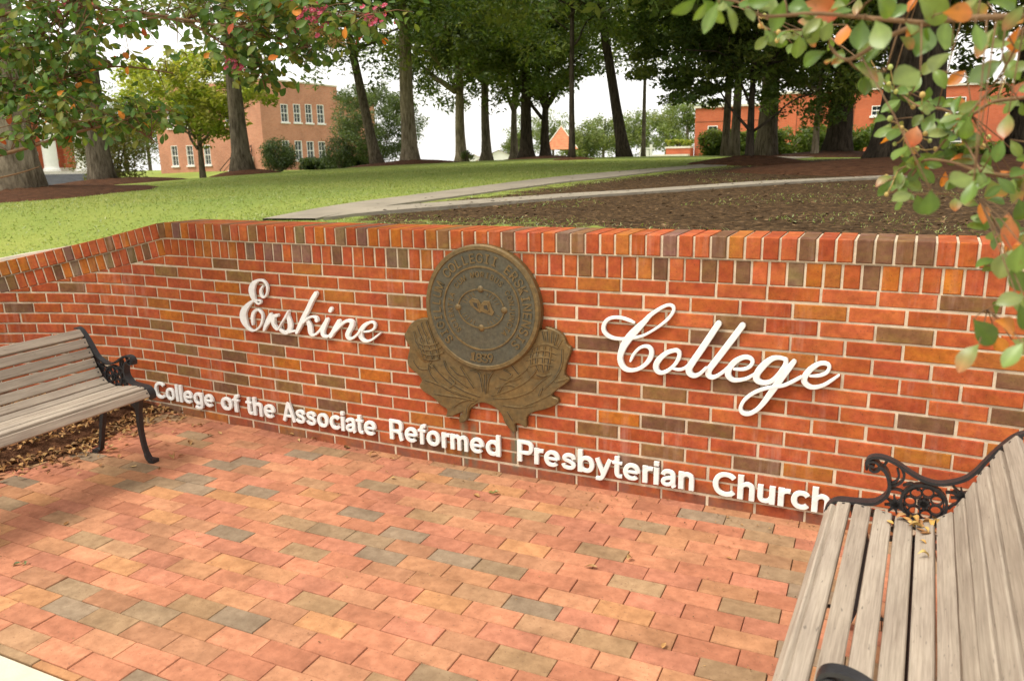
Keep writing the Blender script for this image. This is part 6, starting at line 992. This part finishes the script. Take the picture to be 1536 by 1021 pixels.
mb=MB(); mb.add([fR(.3,8.0,-.3),fR(8.5,8.0,-.3),fR(8.5,8.0,-13),fR(.3,8.0,-13)],[(0,1,2,3)]); hb(mb,'roof',M['slate'])
mb=MB(); obox(mb,fL,0,13.2,.80,1.08,.004,.06); obox(mb,fR,.0,8.6,.85,1.12,.004,.05); hb(mb,'base_band',M['kerb'])
for f,ws in ((fR,RW),(fL,LW)):
    for w in ws:
        before=set(bpy.data.objects); window(f,*w,hall)
        for o in set(bpy.data.objects)-before:
            if o.parent is hall: o.matrix_parent_inverse=hinv
# stair with handrail against the left face
st=thing('outside_stair','pale outside stair with dark handrails against the left brick hall','stair',(cn[0]+ld[0]*3.4,cn[1]+ld[1]*3.4,.7)); sinv=Matrix.Translation(st.location).inverted()
mb=MB()
for i in range(9): obox(mb,fL,1.2+.30*i,1.5+.30*i,.3,2.35-.2*i,.07,1.2)
o=mb.build('steps',M['kerb'],st); o.matrix_parent_inverse=sinv
for off in (.15,1.15):
    mb=MB(); mb.tube([fL(1.2,3.25,off),fL(4.0,1.35,off)],.035,6); mb.tube([fL(1.2,2.85,off),fL(4.0,.95,off)],.025,6)
    for a,z0,z1 in ((1.25,2.35,3.2),(2.6,1.35,2.3),(3.95,.4,1.38)): mb.tube([fL(a,z0,off),fL(a,z1,off)],.03,6)
    o=mb.build('handrail',M['iron'],st); o.matrix_parent_inverse=sinv
# columned hall at far left
ch=thing('columned_hall','red brick hall with tall white columns and grey steps at the far left edge','building',(-48.5,31.5,.5)); cinv=Matrix.Translation(ch.location).inverted()
dC=np.array([.605,.796]); oC=np.array([-47.0,31.76]); fC=fr(oC,dC)
def cb(mb,name,m,smooth=False):
    o=mb.build(name,m,ch,smooth); o.matrix_parent_inverse=cinv; return o
mb=MB(); obox(mb,fC,-14,-.2,-.5,9.5,-9,-2.6); obox(mb,fC,-.2,.28,-.5,9.5,-9,-1.5); cb(mb,'wall',M['hall_red'])
mb=MB(); obox(mb,fC,-14.5,1.7,8.4,9.4,-9.3,.8); cb(mb,'entablature',M['white_trim'])
mb=MB(); obox(mb,fC,-14,2.6,-.4,1.48,-2.6,.9); obox(mb,fC,-1.0,1.0,1.482,1.72,-2.2,-.8,); cb(mb,'porch',M['kerb'])
mb=MB()
for i in range(6): obox(mb,fC,-6,2.3,-.4,1.30-.18*i,.9+.35*i,1.25+.35*i)
cb(mb,'steps',M['slate'])
for a in (-.95,.9,-3.6,-6.2):
    mb=MB(); p=fC(a,0,.1); mb.lathe([(.52,1.484),(.52,1.62),(.45,1.70),(.42,1.8),(.43,4.0),(.36,7.9),(.40,8.0),(.5,8.2),(.5,8.395)],20,ctr=(p[0],p[1],0)); cb(mb,'column',M['white_trim'],False)
mb=MB(); obox(mb,fC,-2.6,-1.75,2.55,2.80,-2.595,-2.5); cb(mb,'wall_plate',M['white_trim'])
# long red hall at right
rh=thing('brick_hall','long low red brick hall with small white four-pane windows beyond the trees at right','building',(0,52,1.4)); rinv=Matrix.Translation(rh.location).inverted()
fA=lambda a,z,off=0.0:(a,52-off,z)
W1=[(-8.97,-8.30,2.88,3.76),(-5.55,-5.2,2.88,3.76)]; W2=[(1.05,1.78,2.35,3.18),(1.2,1.78,4.0,4.6),(5.1,6.3,1.7,2.95),(5.1,6.3,4.0,4.9),(9.5,10.4,2.35,3.2)]
mb=MB(); wall_with_holes(mb,fA,-9.85,-5.05,.4,4.95,[W1[0]]); mb.add([(-9.85,52,.4),(-9.85,52,4.95),(-9.85,62,4.95),(-9.85,62,.4)],[(0,1,2,3)])
fB=lambda a,z,off=0.0:(a,51.6-off,z)
wall_with_holes(mb,fB,-5.05,18,.4,5.55,W2); mb.add([(-5.05,51.6,.4),(-5.05,51.6,5.55),(-5.05,62,5.55),(-5.05,62,.4)],[(0,1,2,3)])
o=mb.build('wall',M['hall_red'],rh); o.matrix_parent_inverse=rinv
mb=MB(); mb.box((-9.95,51.9,4.95),(-5.1,62,5.08)); mb.box((-5.12,51.5,5.55),(18,62,5.70)); o=mb.build('roof',M['kerb'],rh); o.matrix_parent_inverse=rinv
mb=MB(); mb.tube([(-4.85,51.48,.5),(-4.85,51.48,5.5)],.075,8); o=mb.build('drainpipe',M['white_trim'],rh); o.matrix_parent_inverse=rinv
mb=MB()
for x in (-3.2,-1.9,.2,3.2,7.5): mb.box((x-.012,51.585,.6),(x+.012,51.598,5.2))
for z in (2.25,): mb.box((-9.8,51.985,z-.012),(-5.1,51.998,z+.012)); mb.box((-5.0,51.583,z-.012),(17.9,51.598,z+.012))
mb.box((-9.8,51.984,4.02),(-5.1,51.997,4.05)); o=mb.build('wall_joint',M['joint_sand'],rh); o.matrix_parent_inverse=rinv
for f,ws in ((fA,W1[:1]),(fB,W2)):
    for w in ws:
        before=set(bpy.data.objects); window(f,*w,rh,2,2,.08)
        for o in set(bpy.data.objects)-before:
            if o.parent is rh: o.matrix_parent_inverse=rinv
pl=thing('brick_planter','low red brick planter with pale copings stepping down at the end of the right hall','planter',(-11,51,1.5)); pinv=Matrix.Translation(pl.location).inverted()
mb=MB(); mb.box((-11.55,50.8,.4),(-9.86,51.9,2.30)); mb.box((-12.2,50.2,.4),(-9.87,50.79,1.75)); o=mb.build('wall',M['hall_red'],pl); o.matrix_parent_inverse=pinv
mb=MB(); mb.box((-11.62,50.75,2.30),(-9.86,51.9,2.42)); mb.box((-12.27,50.12,1.75),(-9.865,50.74,1.90)); o=mb.build('coping',M['kerb'],pl); o.matrix_parent_inverse=pinv
# gazebo
gx,gy=-30.95,80.65; gz=thing('gazebo','open white gazebo with a terracotta tiled pyramid roof far behind the trees','gazebo',(gx,gy,.4))
mb=MB(); K=9; e=1.85
for j in range(K):
    q0,q1=1-j/K,1-(j+1)/K; z0,z1=2.55+2.5*(j/K),2.55+2.5*((j+1)/K)
    r0,r1=e*q0+.06,max(.02,e*q1)
    vs=[(sx*r0,sy*r0,z0-.03) for sx,sy in ((-1,-1),(1,-1),(1,1),(-1,1))]+[(sx*r1,sy*r1,z1) for sx,sy in ((-1,-1),(1,-1),(1,1),(-1,1))]
    mb.add(vs,[(k,(k+1)%4,(k+1)%4+4,k+4) for k in range(4)]+[(3,2,1,0)])
o=mb.build('roof',M['tile'],gz); gz.rotation_euler=(0,0,.35)
mb=MB()
for sx,sy in ((-1,-1),(1,-1),(1,1),(-1,1)): mb.tube([(sx*e,sy*e,2.62),(0,0,5.12)],.06,6)
mb.build('ridge',M['kerb'],gz)
for sx,sy in ((-1,-1),(1,-1),(1,1),(-1,1)):
    mb=MB(); mb.box((sx*1.5-.14,sy*1.5-.14,-.6),(sx*1.5+.14,sy*1.5+.14,2.55)); mb.build('post',M['white_trim'],gz)
mb=MB(); mb.box((-1.35,-1.5,-.6),(1.35,-1.44,1.5)); mb.box((-1.35,1.44,-.6),(1.35,1.5,1.5)); mb.build('panel',M['white_trim'],gz)
# low terracotta roofs beyond the crest
for (u,d,w,hh,lab) in ((752,110,3.4,1.7,'low pale house with terracotta gable roof seen between the dark trunks'),(714,118,2.2,1.2,'small pale gable end left of the terracotta roof')):
    x,y=at_px(u,d,240); b=thing('house',lab,'house',(x,y,.4)); b.rotation_euler=(0,0,-YAW)
    mb=MB(); mb.box((-w*.9,-2,-1),(w*.9,2,1.5)); mb.add([(-w*.9,-2,1.5),(w*.9,-2,1.5),(-w*.1,-2,1.5+hh*.8)],[(0,1,2)]); mb.build('wall',M['white_trim'],b)
    mb=MB(); mb.add([(-w*1.05,-2.2,1.45),(-w*.1,-2.2,1.55+hh*.8),(-w*.1,2.2,1.55+hh*.8),(-w*1.05,2.2,1.45)],[(0,1,2,3)]); mb.add([(w*1.05,-2.2,1.42),(-w*.1,-2.2,1.56+hh*.8),(-w*.1,2.2,1.56+hh*.8),(w*1.05,2.2,1.42)],[(0,1,2,3)]); mb.build('roof',M['tile'],b)
sg=thing('signpost','small white sign hanging from a white post beside the pole-like tree','sign',(-10.58,43.19,1.4)); sg.rotation_euler=(0,0,.35)
mb=MB(); mb.box((-.05,-.05,-.3),(.09,.09,1.05)); mb.box((-.72,-.03,.78),(.26,.07,.86)); mb.build('post',M['white_trim'],sg)
mb=MB(); mb.box((-.66,-.01,.22),(-.10,.04,.74)); mb.build('sign_board',M['white_trim'],sg)
# ------------------------------------------------------------------ crape myrtles, close to the camera
def crape_leaf(mb,a,b,nrm,wr=.52,c0=(.1,.16,.03),c1=None,fold=.12,curl=.08):
    wr*=random.uniform(.82,1.14); curl+=random.uniform(-.06,.10); tw_=random.uniform(-.5,.5)
    a=Vector(a);b=Vector(b);t=b-a;L=t.length;t=t/L;n=Vector(nrm);n=(n-t*n.dot(t)).normalized();s=t.cross(n); c1=c1 or c0
    prof=[(0,.02),(.10,.22),(.25,.62),(.42,.92),(.60,1.0),(.76,.84),(.89,.50),(.97,.18),(1.0,.0)]; vs=[];cs=[];k=len(prof)
    def P(u,w): 
        q=a+t*(L*u)+(s+n*(tw_*(u-.4)))*(w*L*wr*.5)+n*(L*(fold*abs(w)*.5*wr*2-curl*4*(u-.5)**2+curl)); return tuple(q)
    for u,w in prof:
        m=[c0[i]*(1-u*u)+c1[i]*u*u for i in range(3)]
        for e,br in ((-w,.95),(-w*.5,1.0),(0,1.18),(w*.5,1.0),(w,.95)): vs.append(P(u,e)); cs.append(tuple(x*br for x in m))
    fs=[]
    for i in range(k-1):
        for j in range(4): fs.append((i*5+j,i*5+j+1,(i+1)*5+j+1,(i+1)*5+j))
    o=len(mb.v); mb.v.extend(vs); mb.c.extend(cs); mb.f.extend(tuple(x+o for x in f) for f in fs); mb.m.extend([0]*len(fs))
GRN=[(.125,.205,.035),(.15,.23,.042),(.10,.175,.030),(.18,.25,.06),(.09,.15,.026)]
PAL_=[(.19,.245,.075),(.22,.265,.09),(.17,.23,.06)]
REDL=[(.58,.055,.022),(.55,.09,.03),(.60,.075,.03)]; ORL=[(.55,.20,.025),(.50,.15,.02)]
def kindcol(c):
    if c=='g': a=random.choice(GRN); b=a if random.random()<.85 else (.48,.14,.04)
    elif c=='p': a=random.choice(PAL_); b=tuple(x*.95 for x in a)
    elif c=='q': a=random.choice(PAL_); b=(.42,.17,.09)
    elif c=='t': a=random.choice(GRN); b=(.50,.07,.05)
    elif c=='r': a=(.42,.17,.07); b=random.choice(REDL)
    else: a=random.choice(ORL); b=random.choice(ORL)
    return a,b
view=lambda p:(C0-Vector(p)).normalized()
cm=thing('crape_myrtle','crape myrtle branch with large green, red and orange leaves hanging from upper right','tree',(3.2,-2.6,0)); minv=Matrix.Translation(cm.location).inverted()
def mk(mb,name,m,root,inv_,smooth=True):
    o=mb.build(name,m,root,smooth); o.matrix_parent_inverse=inv_; return o
mb=MB(); 
hub=Vector((3.1,-2.55,1.55))
mb.tube([(3.2,-2.6,-.1),(3.22,-2.58,.6),(3.12,-2.55,1.2),tuple(hub)],[.05,.042,.036,.03],9,jit=.05)
for j,l in enumerate(RBR):
    P=[tuple(p) for p in spline(l,5)]; r=.0052 if j in (0,) else .0034 if j in (3,5,1) else .0019
    mb.tube(P,[r*(1-.6*i/len(P)) for i in range(len(P))],6)
    e=l[0]
    if j in (0,3,5,9,10,12): mb.tube([tuple(hub+Vector((0,0,-.3+.12*(j%4)))),tuple((hub+Vector(e))*.5+Vector((.05,0,.06))),e],[.012,.009,r],6)
mk(mb,'branch',M['twig'],cm,minv)
mb=MB(); stems=MB()
nodes=[np.array(p) for l in RBR for p in spline(l,6)]; NA=np.array(nodes)
for (x0,y0,z0,x1,y1,z1,c) in RLEAF:
    a=Vector((x0,y0,z0));b=Vector((x1,y1,z1)); n=view(a)+Vector((random.uniform(-.55,.55),random.uniform(-.3,.3),random.uniform(.0,.7))); ca,cbb=kindcol(c)
    crape_leaf(mb,a,b,n,random.uniform(.48,.66),ca,cbb,random.uniform(.02,.25),random.uniform(-.05,.12))
    q=NA[np.argmin(np.sum((NA-np.array(a))**2,1))]; stems.tube([tuple(q),tuple((np.array(a)+q)/2+np.array([0,0,.004])),tuple(a)],[.0012,.001,.0009],5)
# leaves further back along the same twigs, filling the spray
for i in range(230):
    q=NA[random.randrange(len(NA))]; d=Vector((random.gauss(0,1),random.gauss(0,1),random.gauss(-.4,.8))).normalized(); L=random.uniform(.024,.042); a=Vector(q)+d*.008
    dist=(a-C0).length
    if dist<1.05: continue
    c=random.choice('ggggggggggpppqo'); ca,cbb=kindcol(c); crape_leaf(mb,a,a+d*L,view(a)+Vector((random.uniform(-.8,.8),random.uniform(-.5,.5),random.uniform(0,1))),random.uniform(.48,.62),ca,cbb,random.uniform(.02,.25),random.uniform(-.05,.1))
mk(mb,'foliage',M['leaf_crape'],cm,minv); mk(stems,'leaf_stalk',M['twig'],cm,minv)
mb=MB()
for x,y,z in RBUD:
    q=NA[np.argmin(np.sum((NA-np.array([x,y,z]))**2,1))]; r=random.uniform(.0036,.0052); c=random.choice([(.36,.36,.10),(.42,.30,.10),(.34,.38,.12)])
    vs=[];fs=[]
    for j in range(7):
        ph=math.pi*j/6; 
        for i in range(10): th_=2*math.pi*i/10; vs.append((x+r*math.sin(ph)*math.cos(th_),y+r*math.sin(ph)*math.sin(th_),z+r*1.1*math.cos(ph)))
    for j in range(6):
        for i in range(10): fs.append((j*10+i,j*10+(i+1)%10,(j+1)*10+(i+1)%10,(j+1)*10+i))
    mb.add(vs,fs,c); mb.tube([tuple(q),tuple((np.array([x,y,z])+q)/2+np.array([0,0,-.004])),(x,y,z)],[.0011,.001,.0012],5,c=(.34,.24,.08))
o=mk(mb,'bud',M['attr'],cm,minv); o['kind']='stuff'
# left crape myrtle: its trunk stands outside the frame in the bed
lm=thing('crape_myrtle','dark green crape myrtle with pink blossom overhanging the upper left corner','tree',(-3.15,-.95,.02)); linv=Matrix.Translation(lm.location).inverted()
mb=MB(); lf=MB(); base=Vector((-3.15,-.95,0))
for k in range(4):
    a=k*1.6; mb.tube([base+Vector((.05*math.cos(a),.05*math.sin(a),-.1)),base+Vector((.12*math.cos(a),.12*math.sin(a),.9)),base+Vector((.25*math.cos(a),.25*math.sin(a),1.5))],[.035,.03,.022],8,jit=.05)
def pxp(u,v,d): r=cf+cr*((u-768)/F)-cu*((v-510.5)/F); return C0+r*d
limbs=[([(-160,300,4.2),(-40,245,4.05),(40,222,3.95),(110,200,3.9),(170,185,3.85),(240,165,3.8)],.013),([(-160,240,4.2),(-20,100,4.0),(40,72,3.9),(80,35,3.8),(140,0,3.7)],.017),([(-150,180,4.1),(-20,130,4.1),(80,120,4.2),(170,100,4.3),(260,110,4.4)],.011),([(-120,60,4.0),(60,10,3.9),(180,15,3.7),(280,30,3.5),(360,40,3.3),(430,20,3.15)],.010),([(-120,-60,3.9),(200,-60,3.5),(350,-40,3.2),(450,0,3.05),(500,25,3.0),(570,20,2.95)],.010),([(280,30,3.5),(340,70,3.45),(385,95,3.4),(398,135,3.4)],.005),([(360,40,3.3),(420,60,3.25),(470,70,3.2)],.004),([(-60,280,3.9),(20,262,3.9),(60,250,3.9)],.006),([(170,185,3.85),(215,200,3.8),(235,215,3.8)],.005),([(40,222,3.95),(60,170,3.9),(100,140,3.85)],.006),([(80,120,4.2),(120,60,4.2),(200,20,4.2)],.007)]
ends=[]
for l,r in limbs:
    P=[pxp(*q) for q in l]; S=[tuple(p) for p in spline(P,6)]; mb.tube(S,[r*(1-.72*i/len(S)) for i in range(len(S))],7)
    for s in S: ends.append((Vector(s),r))
    if l[0][0]<0: mb.tube([base+Vector((.1,.1,1.45)),(base+Vector((.1,.1,1.5))+P[0])*.5+Vector((0,0,.1)),P[0]],[.02,.017,r],7)
DG=[(.060,.125,.020),(.075,.145,.022),(.10,.165,.028),(.05,.10,.018),(.13,.18,.035),(.16,.17,.03)]
tw=MB()
def spray(p,n,L0,spread):
    for i in range(n):
        d=Vector((random.gauss(0,1),random.gauss(0,1),random.gauss(-.15,.8))).normalized(); q=p+d*random.uniform(.02,spread); L=random.uniform(.75,1.15)*L0
        t=(d*.6+Vector((random.gauss(0,.6),random.gauss(0,.6),-.45))).normalized(); n_=Vector((random.gauss(0,.55)+.35,random.gauss(0,.55)-.55,.75)).normalized()
        r=random.random(); c0=random.choice(DG) if r<.975 else random.choice(ORL) if r<.993 else (.42,.09,.04)
        if abs(n_.dot(t))>.95: continue
        crape_leaf(lf,q,q+t*L,n_,random.uniform(.54,.68),c0,c0,random.uniform(.02,.2),random.uniform(-.05,.1))
def u_of(p): d=p-C0; zz=d.dot(cf); return 768+F*d.dot(cr)/zz, 510.5-F*d.dot(cu)/zz
cnt=0
for p,r in ends:
    u,v=u_of(p)
    if u<-260: continue
    if u<300: k=5
    else: k=3
    for j in range(k):
        off=Vector((random.gauss(0,.11),random.gauss(0,.13),random.gauss(-.02,.10))) if u<300 else Vector((random.gauss(0,.05),random.gauss(0,.06),random.gauss(-.005,.035)))
        q=p+off; uu,vv=u_of(q)
        if vv>213-.12*uu or (52<uu<146 and vv>198) or (uu>262 and vv>118) or (150<uu<335 and 38<vv<150 and random.random()<.82): continue
        mb.tube([tuple(p),tuple((p+q)/2+Vector((0,0,.01))),tuple(q)],[.003,.002,.0012],5); spray(q,6,.054 if u<300 else .050,.08)
mk(lf,'foliage',M['leaf_matte'],lm,linv); mk(mb,'branch',M['twig'],lm,linv)
fl=MB(); sd_=MB()
for (u,v,d,n,pk) in ((470,22,3.0,60,.5),(478,45,3.02,40,.15),(505,62,3.0,40,.05),(357,97,3.4,22,1.0),(555,30,2.96,34,.25),(95,8,3.8,14,1.0),(450,12,3.05,20,.5),(572,20,2.95,10,.9),(440,30,3.1,22,.6)):
    c=pxp(u,v,d)
    for i in range(n):
        q=c+Vector((random.gauss(0,.028),random.gauss(0,.03),random.gauss(0,.022)))
        if random.random()<pk:
            for j in range(5):
                a=j*1.256+random.random(); e=Vector((math.cos(a),math.sin(a)*.6,math.sin(a)*.7)); crape_leaf(fl,q,q+e*random.uniform(.009,.015),view(q)+Vector((random.uniform(-.4,.4),0,random.uniform(-.4,.4))),.95,(.55,.10,.20),(.62,.13,.26),.3,.1)
        else:
            r=random.uniform(.0028,.0042); col_=random.choice([(.30,.26,.08),(.36,.22,.08),(.26,.28,.09)])
            vs=[(q.x,q.y,q.z+r*1.3),(q.x+r,q.y,q.z),(q.x,q.y+r,q.z),(q.x-r,q.y,q.z),(q.x,q.y-r,q.z),(q.x,q.y,q.z-r*1.3)]
            sd_.add(vs,[(0,1,2),(0,2,3),(0,3,4),(0,4,1),(5,2,1),(5,3,2),(5,4,3),(5,1,4)],col_); sd_.tube([tuple(c),tuple(q)],[.001,.0008],4,c=(.3,.2,.08))
mk(fl,'blossom',M['leaf_crape'],lm,linv,False); o=mk(sd_,'seed_head',M['attr'],lm,linv,False); o['kind']='stuff'
# ------------------------------------------------------------------ bed and dry leaves
poly=[(-6,-2.4),(-2.9,-2.2),(-2.30,-1.35)]+BED+[(-2.3,.2)]
edge=[(-2.9,-2.3),(-2.42,-1.6),(-2.25,-1.2)]+BED
def in_bed(x,y):
    ex=np.interp(y,[e[1] for e in edge],[e[0] for e in edge]); return x<ex
mb=MB(); vs=[];fs=[]; ys=np.linspace(-3.2,.18,40); xs=np.linspace(0,1,30)
for y_ in ys:
    ex=float(np.interp(y_,[e[1] for e in edge],[e[0] for e in edge]))
    for q in xs:
        x_=ex+.03-q*3.2; vs.append((x_,y_,.008+.05*min(1,q*6)+random.uniform(0,.02)*min(1,q*8)))
for i in range(39):
    for j in range(29): fs.append((i*30+j,i*30+j+1,(i+1)*30+j+1,(i+1)*30+j))
mb.add(vs,fs,(.07,.04,.02)); tag(mb.build('mulch',M['mulch']),kind='stuff')
DRY=[(.30,.15,.05),(.36,.20,.075),(.24,.11,.04),(.42,.26,.10),(.19,.085,.035),(.45,.30,.13)]
def dryleaf(mb,x,y,z,L,col_=None,steep=.35):
    a=random.uniform(0,6.283); t=Vector((math.cos(a),math.sin(a),random.uniform(-steep,steep))).normalized(); p=Vector((x,y,z+.004)); c0=col_ or random.choice(DRY)
    crape_leaf(mb,p-t*L/2,p+t*L/2,(random.uniform(-steep,steep),random.uniform(-steep,steep),1),random.uniform(.4,.6),jit(c0,.2),jit(random.choice(DRY),.2),random.uniform(.1,.6),random.uniform(-.15,.3))
mb=MB(); n=0
while n<3600:
    x_,y_=random.uniform(-3.0,-1.75),random.uniform(-1.9,.15)
    if not in_bed(x_-random.random()**3*.34,y_): continue
    dryleaf(mb,x_,y_,.05+random.random()*.04 if in_bed(x_+.1,y_) else .012,random.uniform(.022,.05),random.choice(DRY[:5]+[(.10,.05,.02),(.13,.06,.025)])); n+=1
tag(mb.build('leaf_litter',M['litter']),kind='stuff')
mb=MB()
for i in range(330):
    s=random.uniform(-2.3,1.9); k=random.random()**2; w=W(s,0,.012+k*.35); dryleaf(mb,w[0],w[1],.002,random.uniform(.005,.014),random.choice(DRY[:3]+[(.08,.05,.03),(.16,.10,.04)]),.2)
for i in range(260): dryleaf(mb,random.uniform(-2,1.7),random.uniform(-1.9,-.05),.002,random.uniform(.004,.010),random.choice([(.08,.05,.03),(.16,.10,.04),(.3,.2,.08)]),.2)
tag(mb.build('debris',M['litter']),kind='stuff')
def gpx(u,v,z=0):
    r=cf+cr*((u-768)/F)-cu*((v-510.5)/F); t=(z-C0.z)/r.z; return C0+r*t
gp=[(262,688),(240,706),(272,685),(285,665),(315,655),(330,650),(425,649),(437,654),(448,662),(470,662),(300,640),(250,668),(232,655),(218,640),(205,652),(288,640),(262,650),(246,632),(276,632),(520,672),(560,684),(588,690),(100,786),(590,718),(886,852),(944,840),(996,970),(1092,838),(715,745),(200,700),(180,686),(225,672),(190,668),(150,700),(60,726),(120,712)]
for j,(u,v) in enumerate(gp):
    p=gpx(u,v); o=MB(); dryleaf(o,0,0,0,random.uniform(.024,.05)); q=o.build('fallen_leaf',M['litter'],None,False,(p.x,p.y,.003)); tag(q,'small dry curled leaf lying loose on the brick paving','leaf','dry leaves fallen on the brick paving')
for j,(u,v,c) in enumerate(((30,848,(.16,.24,.12)),(740,742,(.20,.26,.07)))):
    p=gpx(u,v); o=MB()
    for i in range(4): dryleaf(o,random.uniform(-.02,.02),random.uniform(-.015,.015),0,random.uniform(.02,.035),c,.3)
    q=o.build('weed',M['leaf_crape'],None,False,(p.x,p.y,.003)); tag(q,('grey-green sprig lying on pavers at the lower left','yellow-green weed sprouting from a paver joint below the bronze seal')[j],'weed')
# leaves caught at the far arm of the near bench
bl=[(1352,778),(1360,781),(1370,783),(1378,786),(1366,788),(1384,790),(1392,785),(1400,788),(1408,785),(1415,781),(1396,795),(1388,799),(1380,796),(1374,792),(1403,780),(1412,790),(1335,787),(1384,814),(1384,838),(1387,802)]
for j,(u,v) in enumerate(bl):
    p=gpx(u,v,.428); o=MB(); dryleaf(o,0,0,.000+.008*random.random(),random.uniform(.026,.044),random.choice([(.42,.22,.07),(.48,.30,.08),(.34,.17,.07),(.50,.36,.12)]),.28)
    q=o.build('fallen_leaf',M['litter'],None,False,(p.x,p.y,.4255)); tag(q,'ochre dry leaf caught against the iron arm on the slat seat of the near bench','leaf','dry leaves caught on the near bench')
